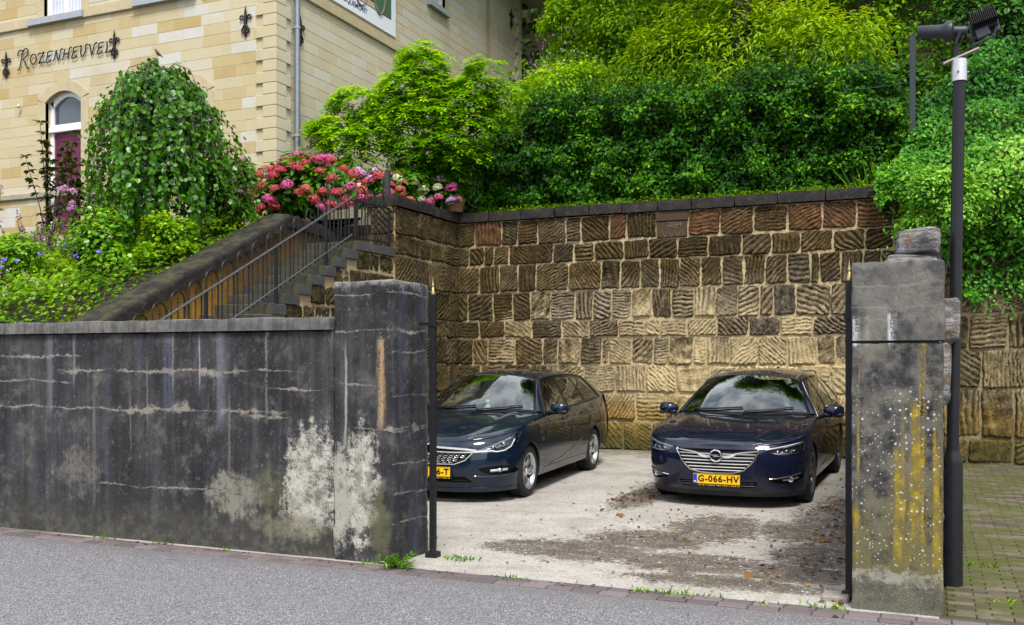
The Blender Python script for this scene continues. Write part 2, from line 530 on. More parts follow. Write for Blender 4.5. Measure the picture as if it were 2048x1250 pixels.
        for zz, w in ((1.90, 0.016), (1.72, 0.008), (1.08, 0.012), (0.80, 0.007), (0.55, 0.007), (0.33, 0.007), (1.35, 0.005)):
            c = t.mix(side, c, hline(c, 6.7, 7.5, zz, w, 0.75, (0.26, 0.25, 0.24), axis=y))
        c = t.mix(t.mul(side, t.mul(t.ss(drip2, 0.4, 0.7), 0.55)), c, (0.055, 0.062, 0.088))
        c = t.mix(t.mul(t.mul(side, t.ss(y, 7.33, 7.42)), 0.6), c, (0.20, 0.19, 0.17))
        c = t.mix(t.mul(t.ss(t.add(z, t.mul(t.sub(mid, 0.5), 0.25)), 2.24, 2.31), 0.85), c, (0.22, 0.215, 0.20))
    if which == 'right':
        c = t.mix(t.mul(t.ss(mid, 0.36, 0.70), 0.6), c, (0.17, 0.163, 0.145))
        c = t.mix(t.mul(t.ss(mo, .42, .6), 0.35), c, (0.13, 0.125, 0.09))
        up = t.ss(z, 1.765, 1.78)
        cu = t.mix(t.ss(t.noise(3.5, 6, .7), 0.36, 0.62), (0.040, 0.040, 0.044), (0.135, 0.13, 0.118))
        cu = t.mix(t.mul(t.ss(mo, 0.44, 0.64), 0.6), cu, (0.20, 0.19, 0.165))
        cu = t.mix(t.mul(t.ss(fine, 0.42, 0.3), 0.6), cu, (0.035, 0.035, 0.04))
        c = t.mix(t.mul(up, 0.88), c, cu)
        for a in ((-0.5, -0.1, 2.14, 0.012), (-0.5, 0.1, 2.00, 0.014), (-0.5, -0.22, 1.925, 0.016)):
            c = hline(c, a[0], a[1], a[2], a[3], 0.6)
        c = vstreak(c, -0.235, 1.77, 1.93, 0.03, 0.95, (0.55, 0.56, 0.60), soft=0.04)
        c = vstreak(c, -0.205, 1.88, 2.05, 0.010, 0.8, (0.34, 0.30, 0.26), soft=0.05)
        c = vstreak(c, -0.455, 1.77, 1.90, 0.045, 0.95, (0.55, 0.56, 0.58), soft=0.05)
        c = vstreak(c, -0.39, 1.77, 1.93, 0.04, 0.7, (0.27, 0.25, 0.22), soft=0.04)
        lich = t.mix(t.ss(mid, .35, .65), (0.36, 0.255, 0.012), (0.17, 0.125, 0.02))
        low = t.ss(z, 1.77, 1.70)
        for a in ((-0.05, 0.25, 1.70, 0.030), (-0.05, 1.0, 1.68, 0.022), (-0.10, 0.4, 1.3, 0.050), (-0.20, 0.3, 1.0, 0.04), (0.03, 0.3, 1.0, 0.03), (0.02, 0.9, 1.28, 0.014), (-0.17, 0.55, 1.3, 0.02), (-0.46, 0.35, 0.6, 0.03), (-0.44, 0.9, 1.6, 0.012), (-0.06, 0.8, 1.2, 0.03)):
            c = vstreak(c, a[0], a[1], a[2], a[3], 0.9, lich, soft=0.12)
        lm = t.mul(t.mul(low, t.ss(t.add(z, t.mul(x, -1.2)), 1.55, 0.55)), t.ss(t.add(mo, t.mul(t.sub(drip, 0.5), 0.9)), 0.38, 0.60))
        c = t.mix(t.mul(lm, 0.8), c, t.mix(t.ss(mid, .4, .6), (0.20, 0.155, 0.022), (0.11, 0.092, 0.03)))
        c = t.mix(t.mul(t.mul(low, t.ss(z, 0.9, 0.2)), 0.35), c, (0.11, 0.105, 0.045))
        # round white lichens, ragged and of many sizes
        wv_ = t.n('ShaderNodeVectorMath'); wv_.operation = 'ADD'; t.set(wv_.inputs[0], t.pos); t.t.links.new(t.scl((.02, .02, .02), t.n('ShaderNodeTexNoise').outputs['Color']), wv_.inputs[1]); dv_ = wv_.outputs[0]; t_r = (0.27, 0.16)
        sc = t.vor(30, 'F1', 'Color', vec=dv_); q = t.n('ShaderNodeSeparateColor'); t.set(q.inputs[0], sc)
        dots = t.mul(t.ss(t.add(t.vor(30, vec=dv_), t.mul(t.sub(fine, .5), .22)), t_r[0], t_r[1]), t.ss(t.add(q.outputs[0], t.mul(t.sub(t.noise(2.5, 3, .6), 0.5), 1.1)), 0.74, 0.80))
        dots = t.mul(dots, t.mul(t.ss(z, 1.65, 1.3), t.ss(z, 0.2, 0.4)))
        sc2 = t.vor(60, 'F1', 'Color'); q2 = t.n('ShaderNodeSeparateColor'); t.set(q2.inputs[0], sc2)
        dots = t.mx(dots, t.mul(t.mul(t.ss(t.vor(60), 0.32, 0.2), t.ss(q2.outputs[0], 0.80, 0.84)), t.ss(z, 1.6, 1.2)))
        c = t.mix(t.mul(dots, 0.85), c, (0.50, 0.50, 0.45))
        foot = t.ss(t.add(z, t.mul(t.sub(mid, 0.5), 0.22)), 0.25, 0.19)
        c = t.mix(t.mul(foot, .85), c, t.mix(t.ss(t.add(t.mul(fine, .5), t.mul(mo, .5)), .38, .6), (0.055, 0.053, 0.043), (0.135, 0.13, 0.108)))
        ring = t.band(t.add(z, t.mul(t.sub(mid, 0.5), 0.22)), 0.20, 0.27, 0.03)
        c = t.mix(t.mul(t.mul(ring, t.ss(mo, .42, .58)), 0.75), c, (0.30, 0.29, 0.25))
    if which == 'cope':
        c = t.mix(t.ss(mid, 0.3, 0.72), (0.075, 0.072, 0.070), (0.155, 0.150, 0.140))
        c = t.mix(t.mul(t.ss(drip, 0.42, 0.62), 0.6), c, (0.035, 0.035, 0.037))
        c = t.mix(t.mul(t.ss(fine, 0.58, 0.75), 0.6), c, (0.30, 0.29, 0.27))
        c = t.mix(t.mul(t.ss(t.add(z, t.mul(t.sub(mid, 0.5), 0.03)), 2.0, 2.02), 0.5), c, (0.26, 0.25, 0.23))
    t.col(c); t.p(Roughness=0.9)
    t.bump(t.add(t.mul(fine, 0.55), t.mul(mid, 0.8)), 0.65, 0.012)
    return t.m

def m_stone():
    """rough-hewn marlstone: dark weathered crust, pale where it has been washed, ochre and moss at the foot"""
    t = T("hewn_stone")
    x, y, z = t.xyz()
    g = t.attr('groove'); tone = t.attr('tone')  # dirt in the grooves, plus their shade and ridge highlights put into the colour
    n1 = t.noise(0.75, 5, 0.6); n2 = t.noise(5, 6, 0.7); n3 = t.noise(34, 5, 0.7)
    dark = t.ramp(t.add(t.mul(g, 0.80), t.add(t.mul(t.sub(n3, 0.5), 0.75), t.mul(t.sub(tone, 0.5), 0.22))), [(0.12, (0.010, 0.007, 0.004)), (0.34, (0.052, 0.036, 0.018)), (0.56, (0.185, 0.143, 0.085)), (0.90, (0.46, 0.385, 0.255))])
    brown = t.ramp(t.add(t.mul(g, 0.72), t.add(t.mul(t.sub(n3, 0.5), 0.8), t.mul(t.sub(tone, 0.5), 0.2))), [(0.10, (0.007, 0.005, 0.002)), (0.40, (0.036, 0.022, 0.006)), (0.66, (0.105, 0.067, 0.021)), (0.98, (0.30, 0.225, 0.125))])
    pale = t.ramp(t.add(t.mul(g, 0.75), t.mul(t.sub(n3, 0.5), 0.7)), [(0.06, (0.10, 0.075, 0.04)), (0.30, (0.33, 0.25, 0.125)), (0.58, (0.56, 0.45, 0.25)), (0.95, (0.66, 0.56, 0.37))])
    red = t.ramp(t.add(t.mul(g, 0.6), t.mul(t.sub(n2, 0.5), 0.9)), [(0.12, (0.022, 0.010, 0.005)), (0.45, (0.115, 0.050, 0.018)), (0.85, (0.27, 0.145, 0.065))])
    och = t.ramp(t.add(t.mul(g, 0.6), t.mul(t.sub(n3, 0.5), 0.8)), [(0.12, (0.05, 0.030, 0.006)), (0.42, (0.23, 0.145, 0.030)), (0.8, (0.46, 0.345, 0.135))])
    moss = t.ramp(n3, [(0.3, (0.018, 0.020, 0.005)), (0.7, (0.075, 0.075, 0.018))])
    wob = t.add(t.mul(t.sub(n1, 0.5), 1.4), t.mul(t.sub(tone, 0.5), 0.9))
    # brown towards the top and the left corner
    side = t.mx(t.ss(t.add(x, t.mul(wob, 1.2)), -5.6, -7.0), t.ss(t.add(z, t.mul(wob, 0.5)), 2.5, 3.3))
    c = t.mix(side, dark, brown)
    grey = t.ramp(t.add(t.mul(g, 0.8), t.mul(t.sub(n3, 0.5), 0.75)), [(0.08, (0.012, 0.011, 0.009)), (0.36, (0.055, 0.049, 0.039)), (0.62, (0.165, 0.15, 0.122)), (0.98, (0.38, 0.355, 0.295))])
    c = t.mix(t.mul(t.mul(t.ss(t.add(t.mt('FRACT', t.mul(tone, 7.3)), t.mul(t.sub(n2, .5), .8)), 0.45, 0.95), t.sub(1.0, t.mul(side, .75))), 0.5), c, grey)
    # washed pale region low in the middle
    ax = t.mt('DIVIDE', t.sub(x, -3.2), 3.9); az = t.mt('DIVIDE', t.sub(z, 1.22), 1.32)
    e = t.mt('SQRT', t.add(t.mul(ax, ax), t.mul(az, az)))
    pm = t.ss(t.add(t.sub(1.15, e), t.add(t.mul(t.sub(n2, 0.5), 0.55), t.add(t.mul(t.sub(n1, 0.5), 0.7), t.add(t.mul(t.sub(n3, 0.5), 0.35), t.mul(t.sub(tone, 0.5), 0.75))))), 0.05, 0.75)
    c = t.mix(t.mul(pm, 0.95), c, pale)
    # red-brown head course
    rm = t.mul(t.ss(z, 3.70, 3.80), t.ss(t.add(tone, t.mul(t.sub(n1, 0.5), 0.8)), 0.50, 0.75))
    c = t.mix(t.mul(rm, 0.8), c, red)
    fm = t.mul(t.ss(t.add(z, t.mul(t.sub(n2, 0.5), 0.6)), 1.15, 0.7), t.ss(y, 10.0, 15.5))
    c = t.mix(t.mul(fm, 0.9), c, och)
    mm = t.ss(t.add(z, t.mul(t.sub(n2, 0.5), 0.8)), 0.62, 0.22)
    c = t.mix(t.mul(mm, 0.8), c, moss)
    mc = t.mul(t.ss(t.add(x, t.mul(t.sub(n2, 0.5), 2.0)), -7.0, -7.9), t.ss(n2, 0.36, 0.66))
    c = t.mix(t.mul(mc, 0.45), c, moss)
    # the wall beyond the divider stays damp and mossy
    rt = t.mul(t.ss(x, -0.05, 0.1), t.ss(n2, 0.3, 0.65))
    c = t.mix(t.mul(rt, 0.75), c, t.mix(t.ss(t.add(t.mul(g, .6), t.mul(n3, .5)), .3, .8), (0.012, 0.010, 0.004), (0.11, 0.088, 0.030)))
    # grey-white lichen flecks
    c = t.mix(t.mul(t.ss(t.noise(42, 5, 0.8), 0.60, 0.70), 0.55), c, (0.40, 0.385, 0.34))
    t.col(c); t.p(Roughness=0.93)
    t.bump(t.add(t.mul(n3, 1.0), t.mul(n2, 0.5)), 0.8, 0.02)
    return t.m

def m_mortar():
    t = T("mortar")
    x, y, z = t.xyz()
    n = t.noise(26, 5, 0.65); n1 = t.noise(1.4, 4, 0.6)
    c = t.ramp(n, [(0.3, (0.32, 0.245, 0.125)), (0.7, (0.54, 0.44, 0.265))])
    gy = t.noise(2, 3)
    dk = t.mx(t.ss(t.add(x, t.mul(t.sub(n1, 0.5), 3)), -6.2, -8.2), t.ss(t.add(z, t.mul(t.sub(n1, 0.5), 0.6)), 3.9, 4.3))
    c = t.mix(t.mul(dk, 0.35), c, (0.13, 0.10, 0.055))
    c = t.mix(t.mul(t.ss(t.add(z, t.mul(t.sub(n1, 0.5), 0.9)), 0.75, 0.2), 0.8), c, (0.09, 0.08, 0.03))
    c = t.mix(t.mul(t.ss(x, 0.0, 0.15), 0.55), c, (0.15, 0.12, 0.06))
    c = t.mix(t.mul(t.ss(t.noise(3, 5, 0.7), 0.62, 0.72), 0.6), c, (0.36, 0.24, 0.03))
    t.col(c); t.p(Roughness=0.95); t.bump(n, 0.8, 0.02)
    return t.m

def m_cope():
    t = T("dark_coping")
    x, y, z = t.xyz()
    n = t.noise(6, 6, 0.7); n3 = t.noise(48, 4, 0.75); d = t.noise(1.2, 4, 0.6, vec=t.scl((3, 3, 1.0)))
    c = t.ramp(t.add(t.mul(n, 0.6), t.mul(n3, 0.4)), [(0.35, (0.007, 0.006, 0.006)), (0.52, (0.019, 0.017, 0.015)), (0.72, (0.070, 0.058, 0.046))])
    c = t.mix(t.mul(t.ss(t.noise(24, 6, 0.8), 0.60, 0.70), 0.6), c, (0.17, 0.165, 0.16))
    c = t.mix(t.mul(t.ss(d, 0.55, 0.72), 0.5), c, (0.055, 0.035, 0.022))
    gn = t.n('ShaderNodeNewGeometry').outputs['Normal']
    _, _, nz = t.xyz(gn)
    c = t.mix(t.mul(t.ss(nz, 0.6, 0.9), t.mul(t.ss(n, 0.42, 0.6), 0.7)), c, (0.05, 0.052, 0.02))
    t.col(c); t.p(Roughness=0.75); t.bump(t.add(n, n3), 0.6, 0.012)
    return t.m

def m_step():
    t = T("step_stone")
    x, y, z = t.xyz()
    n = t.noise(7, 6, 0.7); n3 = t.noise(55, 4, 0.7)
    c = t.ramp(t.add(t.mul(n, 0.6), t.mul(n3, 0.4)), [(0.34, (0.022, 0.022, 0.022)), (0.52, (0.055, 0.055, 0.052)), (0.72, (0.115, 0.112, 0.10))])
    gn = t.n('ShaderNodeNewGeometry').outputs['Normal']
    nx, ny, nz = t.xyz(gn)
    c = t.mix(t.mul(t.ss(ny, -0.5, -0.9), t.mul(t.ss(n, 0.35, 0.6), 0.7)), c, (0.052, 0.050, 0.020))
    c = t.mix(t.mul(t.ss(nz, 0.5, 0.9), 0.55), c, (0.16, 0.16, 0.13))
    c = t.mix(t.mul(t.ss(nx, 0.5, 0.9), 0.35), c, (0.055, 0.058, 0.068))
    c = t.mix(t.mul(t.ss(n3, 0.64, 0.74), 0.5), c, (0.30, 0.30, 0.29))
    t.col(c); t.p(Roughness=0.9); t.bump(t.add(n, n3), 0.5, 0.012)
    return t.m

def m_yellow_wall():
    t = T("yellow_plaster")
    x, y, z = t.xyz()
    n = t.noise(3, 6, 0.7); n3 = t.noise(24, 5, 0.7); dr = t.noise(1, 5, 0.65, vec=t.scl((6, 6, 0.8)))
    c = t.mix(n3, (0.34, 0.185, 0.028), (0.22, 0.115, 0.018))
    up = t.ss(t.add(y, t.mul(t.sub(n, 0.5), 1.6)), 10.6, 11.5)
    c = t.mix(up, c, t.mix(n3, (0.075, 0.042, 0.018), (0.12, 0.068, 0.026)))
    c = t.mix(t.mul(t.ss(dr, 0.46, 0.64), 0.75), c, (0.065, 0.05, 0.018))
    c = t.mix(t.mul(t.ss(n, 0.52, 0.68), 0.6), c, (0.05, 0.052, 0.015))
    t.col(c); t.p(Roughness=0.92); t.bump(t.add(n, n3), 0.5, 0.015)
    return t.m

ASPH, LOT, EARTH = m_asphalt(), m_lot(), m_earth()
R_FRONT, R_LEFT, R_RIGHT, R_COPE = (m_render("render_" + k, k) for k in ('front', 'left', 'right', 'cope'))
STONE, MORTAR, COPE, STEP, YELLOW = m_stone(), m_mortar(), m_cope(), m_step(), m_yellow_wall()
GUTTER = m_tone_brick("gutter_brick", [(0.1, (0.105, 0.088, 0.094)), (0.5, (0.145, 0.118, 0.126)), (0.9, (0.19, 0.160, 0.165))], (0.50, 0.70, (0.10, 0.090, 0.075)))
CLINK = m_tone_brick("mossy_clinker", [(0.1, (0.075, 0.062, 0.045)), (0.5, (0.125, 0.105, 0.078)), (0.9, (0.185, 0.155, 0.12))], (0.38, 0.60, (0.072, 0.085, 0.016)))
IRON = plain("black_iron", (0.018, 0.018, 0.021), 0.45, 0.3, 0.3, 40, 0.2)
STEEL = plain("worn_steel", (0.13, 0.135, 0.15), 0.42, 0.7, 0.3, 30, 0.2)
BRASS = plain("brass", (0.42, 0.33, 0.13), 0.35, 0.9)
GALV = plain("galvanised", (0.50, 0.51, 0.53), 0.45, 0.55, 0.15, 20)

# ------------------------------------------------------------------ ground and roads
def sheet(name, pts, mat, z=None):
    m = MB()
    m.add([(p[0], p[1], p[2] if len(p) > 2 else z) for p in pts], [tuple(range(len(pts)))])
    return struct(m.build(name, mat))
sheet('ground', [(-400, -400), (400, -400), (400, 500), (-400, 500)], EARTH, -0.08)
sheet('road', [(-120, -60), (120, -60), (120, 6.53), (-120, 6.53)], ASPH, 0.0)

def lot_z(y):
    """height of the yard floor: a slight dip inside the gate, then rising to the wall"""
    return np.interp(y, [6.7, 7.3, 8.5, 10.2, 11.75, 14.6, 16.6], [0.0, 0.0, -0.010, -0.014, 0.005, 0.050, 0.080])
# parking yard, gently rising to the wall, with a little unevenness
xs = np.linspace(-9.2, 0.05, 60); ys = np.linspace(6.76, 16.6, 66)
gx, gy = np.meshgrid(xs, ys)
P3 = np.stack([gx.ravel(), gy.ravel(), np.zeros(gx.size)], 1)
gz = lot_z(P3[:, 1]) + 0.008 * wav(P3, 0.5, 3) * np.clip((P3[:, 1] - 6.9) * 2, 0, 1) + 0.002
P3[:, 2] = gz
def grid_faces(nx, ny):
    i = np.arange(nx - 1)[None, :] + np.arange(ny - 1)[:, None] * nx
    return np.stack([i, i + 1, i + nx + 1, i + nx], -1).reshape(-1, 4)
gf = grid_faces(60, 66)
struct(link('parking_yard', np_mesh('parking_yard', P3, gf.ravel(), np.full(len(gf), 4), True), LOT))

# brick gutter along the foot of the wall and across the gateway: single bricks
def brick_box(name, parent, cx, cy, cz, lx, ly, lz, mat, tone, tilt=(0, 0, 0), bev=0.006):
    m = MB()
    m.obox((0, 0, 0), (lx / 2, ly / 2, lz / 2), Matrix.Identity(3), bev)
    m.f = [f for f in m.f if not all(m.v[i][2] < -lz * 0.3 for i in f)]
    o = m.build(name, mat, parent, attrs={'tone': tone})
    o.location = (cx, cy, cz)
    o.rotation_euler = tilt
    return o
GUT_BED = plain("gutter_bed", (0.075, 0.065, 0.055), 0.95, 0, 0.3, 12)
gut = sheet('gutter', [(-120, 6.5305), (120, 6.5305), (120, 6.86), (-120, 6.86)], GUT_BED, -0.004)
for r, (yy, w) in enumerate(((6.588, 0.105), (6.70, 0.105))):
    xx = -9.7 + r * 0.1
    while xx < 1.3:
        L = 0.205 * random.uniform(0.95, 1.04)
        brick_box('brick', gut, xx + L / 2, yy + random.uniform(-.003, .003), -0.018 + random.uniform(-.002, .003), L - 0.008, w - 0.008, 0.05, GUTTER,
                  random.random(), (random.uniform(-.01, .01), random.uniform(-.01, .01), random.uniform(-.012, .012)))
        xx += L
# paved passage to the right of the gate pillar: thin clinkers set on edge, moss in the joints
pav = sheet('paved_passage', [(0.05, 6.87), (9, 6.87), (9, 11.7), (9, 16.6, 0.075), (0.05, 16.6, 0.075), (0.05, 11.7)], plain("moss_joint", (0.055, 0.058, 0.022), 0.95, 0, 0.4, 6), -0.006)
far_m = MB(); far_t = []
clk = 0
rows_y = []
yy = 6.88
while yy < 16.2:
    rows_y.append(yy); yy += 0.078
for r, yy in enumerate(rows_y):
    d = 0.19 if r % 2 else 0.28
    xx = 0.12 - d
    while xx < 3.4:
        L = 0.215
        zz = max(0.0, (yy - 11.7) / 4.9 * .081) + 0.004 + random.uniform(-.003, .003)
        x0, x1 = max(xx + .004, 0.1), xx + L - .004
        # is it in the picture, and near enough to show as a brick
        dd = -x0 * 0.3955 + yy * 0.9185
        pxx = 1024 + 1945 * (x1 * 0.9185 + yy * 0.3955) / dd
        pyy = 720 - 1945 * (zz - 1.65) / dd
        px0 = 1024 + 1945 * (x0 * 0.9185 + yy * 0.3955) / dd
        if x1 - x0 > 0.05 and px0 < 2060 and pyy < 1262 and pxx > 1880:
            if clk < 292:
                brick_box('brick', pav, (x0 + x1) / 2, yy + .036, zz - .02, x1 - x0, 0.07, 0.05, CLINK, random.random(), (random.uniform(-.012, .012), random.uniform(-.012, .012), 0), 0.005)
                clk += 1
            else:
                k = len(far_m.v); far_m.box(x0, x1, yy + .003, yy + .07, zz - .04, zz + .004, 0.004); far_t += [random.random()] * (len(far_m.v) - k)
        elif x1 - x0 > 0.05 and xx < 3.0:
            k = len(far_m.v); far_m.box(x0, x1, yy + .003, yy + .07, zz - .04, zz + .004); far_t += [random.random()] * (len(far_m.v) - k)
        xx += L
stuff(far_m.build('brick', CLINK, pav, attrs={'tone': far_t}))

# ------------------------------------------------------------------ front wall and gate pillars
def slab(name, x0, x1, y0, y1, z0, z1, mat, parent=None, nx=40, nz=14, ny=4, rough=0.006, seed=0, freq=3.0):
    """a box whose faces are slightly uneven and whose edges are worn"""
    V, Fc = [], []
    def face(o, u, v, nu, nv):
        b = len(V)
        for j in range(nv + 1):
            for i in range(nu + 1):
                V.append([o[k] + u[k] * i / nu + v[k] * j / nv for k in range(3)])
        for j in range(nv):
            for i in range(nu):
                a = b + j * (nu + 1) + i
                Fc.append((a, a + 1, a + nu + 2, a + nu + 1))
    X, Y, Z = x1 - x0, y1 - y0, z1 - z0
    face((x0, y0, z0), (X, 0, 0), (0, 0, Z), nx, nz)
    face((x1, y1, z0), (-X, 0, 0), (0, 0, Z), nx, nz)
    face((x1, y0, z0), (0, Y, 0), (0, 0, Z), ny, nz)
    face((x0, y1, z0), (0, -Y, 0), (0, 0, Z), ny, nz)
    face((x0, y0, z1), (X, 0, 0), (0, Y, 0), nx, ny)
    V = np.array(V)
    c = np.array([(x0 + x1) / 2, (y0 + y1) / 2, z1 - min(Z, 0.5) / 2 - 0])
    n = wav(V + seed * 3.1, freq, seed)[:, None]
    n2 = wav(V + seed, freq * 4, seed + 2)[:, None]
    # push vertices in, more at the arrises
    e = ((np.abs(V[:, 0] - x0) < 1e-4) | (np.abs(V[:, 0] - x1) < 1e-4)).astype(int) + ((np.abs(V[:, 1] - y0) < 1e-4) | (np.abs(V[:, 1] - y1) < 1e-4)) + (np.abs(V[:, 2] - z1) < 1e-4)
    edge = (e >= 2)[:, None]
    dirv = V - np.array([(x0 + x1) / 2, (y0 + y1) / 2, (z0 + z1) / 2])
    dirv = np.sign(dirv) * np.stack([(np.abs(V[:, 0] - x0) < 1e-4) | (np.abs(V[:, 0] - x1) < 1e-4), (np.abs(V[:, 1] - y0) < 1e-4) | (np.abs(V[:, 1] - y1) < 1e-4), np.abs(V[:, 2] - z1) < 1e-4], 1)
    V = V + dirv * (n * rough + n2 * rough * 0.5 - edge * (rough * 0.9 + np.abs(n2) * rough * 1.6))
    F = np.array(Fc)
    return link(name, np_mesh(name, V, F.ravel(), np.full(len(F), 4), False), mat, parent)

fw = thing('front_wall', 'long soot-blackened cement wall with pale cracks along the roadside', 'wall', (-9, 6.9, 0))
slab('wall_body', -16 + 9, -4.54 + 9, 6.816 - 6.9, 7.10 - 6.9, -0.2, 1.90, R_FRONT, fw, 220, 40, 3, 0.006, 2, 1.6)
slab('coping', -16 + 9, -4.553 + 9, 6.775 - 6.9, 7.15 - 6.9, 1.902, 2.012, R_COPE, fw, 200, 3, 4, 0.006, 5, 2.0)

pl = thing('gate_pillar', 'square rendered gate pillar with a rusty streak and bare pale patches', 'pillar', (-4.258, 7.11, 0), group='pair of gate pillars')
slab('pillar_body', -4.546 + 4.258, -3.97 + 4.258, 6.806 - 7.11, 7.411 - 7.11, -0.2, 2.30, R_LEFT, pl, 22, 60, 20, 0.006, 9, 2.0)
pr = thing('gate_pillar', 'square gate pillar split across, spotted with white and yellow lichen', 'pillar', (-0.2, 7.1, 0), group='pair of gate pillars')
slab('pillar_base', -0.483 + .2, 0.074 + .2, 6.816 - 7.1, 7.42 - 7.1, -0.2, 1.765, R_RIGHT, pr, 22, 50, 14, 0.004, 13, 2.2)
slab('pillar_head', -0.487 + .2, 0.083 + .2, 6.812 - 7.1, 7.42 - 7.1, 1.778, 2.298, R_RIGHT, pr, 24, 18, 14, 0.005, 17, 2.6)
m = MB(); m.box(-0.46 + .2, 0.05 + .2, 6.84 - 7.1, 7.4 - 7.1, 1.755, 1.785); m.build('joint', plain('dark_joint', (0.03, 0.028, 0.025), 0.95), pr)

# gate posts: black square steel with a brass spike, clamped to the pillars
def gate_post(x, y, side, label):
    t_ = thing('gate_post', label, 'gate post', (x, y, 0.0), group='pair of gate posts')
    m = MB(); m.box(-.024, .024, -.024, .024, 0.07, 2.20, 0.003); m.build('post', IRON, t_)
    m = MB(); m.lathe([(0.0, .15), (.004, .11), (.010, .075), (.011, .07), (.006, .06), (.014, .045), (.014, .03), (.019, .02), (.019, 0), (0, 0)], (0, 0, 2.20), 10)
    m.build('spike', BRASS, t_, True)
    m = MB()
    m.box(-.034, .034, -.034, .034, 1.93, 1.975, 0.003)
    m.box(min(side * .03, side * .12), max(side * .03, side * .12), -.02, .02, 1.94, 1.965)
    m.build('clamp', IRON, t_)
    m = MB(); m.box(-.05, .05, -.05, .05, 0.0, 0.045, 0.004); m.lathe([(.03, .045), (.026, .075), (0, .08)], (0, 0, 0), 10); m.build('foot', IRON, t_)
gate_post(-3.83, 7.22, -1, 'black steel gate post with a brass spike beside the rust-streaked pillar')
gate_post(-0.518, 7.1, 1, 'black steel gate post with a brass spike beside the lichen-spotted pillar')
m = MB(); m.box(-.09, .09, -.1, .1, -.05, .02, 0.01)
o = m.build('stone_block', plain('foot_block', (0.25, 0.23, 0.2), 0.9, 0, 0.3, 20, 0.5)); o.location = (-0.60, 7.05, 0.02); tag(o, 'small pale stone at the foot of the post by the lichen-spotted pillar', 'stone')

# ------------------------------------------------------------------ hewn stone walls
def hewn(name, parent, w, h, origin, U, N, ang, tone, depth=0.05, seed=0, res=None, ridge=True):
    """one hewn stone: w x h, lower left corner at origin, U along the wall, N out of it; chisel grooves at angle ang"""
    nx = max(6, min(30, int(w / 0.020))); nz = max(6, min(26, int(h / 0.020)))
    if res: nx, nz = res
    a = np.linspace(0, 1, nx + 1); b = np.linspace(0, 1, nz + 1)
    A, B = np.meshgrid(a, b)
    r = np.random.default_rng(seed)
    u = A * w; v = B * h
    # wobbly outline, corners rounded
    k = min(w, h)
    edx = np.minimum(u, w - u); edz = np.minimum(v, h - v)
    cr = 0.10 * k + 0.012
    rc = r.uniform(.05, .45); du = np.clip(1 - edz / cr, 0, 1) ** 2 * cr * rc; dv = np.clip(1 - edx / cr, 0, 1) ** 2 * cr * rc
    ins = 0.006 + 0.007 * r.random()
    ph = r.uniform(0, 6, 4)
    wx = 0.008 * np.sin(v / h * 5 + ph[0]) + 0.005 * np.sin(v * 40 + ph[1]) + 0.004 * np.sin(v * 95 + ph[2]); wz = 0.008 * np.sin(u / w * 5 + ph[2]) + 0.005 * np.sin(u * 35 + ph[3]) + 0.004 * np.sin(u * 88 + ph[0])
    u2 = w / 2 + (u - w / 2) * (1 - 2 * (ins + du) / w) + wx * np.clip(np.abs(A - .5) * 2, 0, 1)
    v2 = h / 2 + (v - h / 2) * (1 - 2 * (ins + dv) / h) + wz * np.clip(np.abs(B - .5) * 2, 0, 1)
    prof = np.clip(np.minimum(edx, edz) / 0.020, 0, 1)
    prof = 1 - (1 - prof) ** 2
    q = u * math.cos(ang) + v * math.sin(ang); pq = -u * math.sin(ang) + v * math.cos(ang)
    per = 0.066 * r.uniform(0.8, 1.3)
    warp = 0.22 * np.sin(q * 6 + ph[0]) + 0.16 * np.sin(q * 17 + pq * 9 + ph[1]) + 0.10 * np.sin(pq * 31 + ph[3])
    W3 = np.stack([u + seed * .37, v, u * 0 + seed * .11], -1)
    pq2 = pq + 0.034 * wav(W3, 1.5, seed % 7) + 0.007 * wav(W3, 7.0, seed % 5)
    g = 2.05 * np.abs(np.sin(math.pi * pq2 / per + warp)) ** 0.62 - 1.15
    amp = np.clip(r.uniform(.62, .98) + 0.50 * wav(W3, 2.2, seed % 13), 0.10, 1.3)
    rough_ = wav(W3, 5.5, seed % 17)
    if not ridge: g = g * 0.30 + rough_ * .5
    g = g * amp + 0.14 * r.normal(size=g.shape) + 0.30 * rough_
    big = 0.014 * np.sin(u * 4 + ph[1]) * np.sin(v * 5 + ph[3]) + r.uniform(-.012, .012) + r.uniform(-.02, .02) * (A - .5) + r.uniform(-.02, .02) * (B - .5)
    out = prof * (depth + big) + prof * g * 0.020
    O = np.array(origin); U = np.array(U, float); N = np.array(N, float); Z = np.array([0, 0, 1.0])
    V = O + u2[..., None] * U + v2[..., None] * Z + (out - 0.012)[..., None] * N
    V = V.reshape(-1, 3)
    F = grid_faces(nx + 1, nz + 1)
    if np.dot(np.cross(U, Z), N) < 0:
        F = F[:, ::-1]
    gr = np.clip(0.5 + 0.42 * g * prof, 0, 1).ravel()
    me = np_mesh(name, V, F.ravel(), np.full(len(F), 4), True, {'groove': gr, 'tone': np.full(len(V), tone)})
    return link(name, me, STONE, parent)

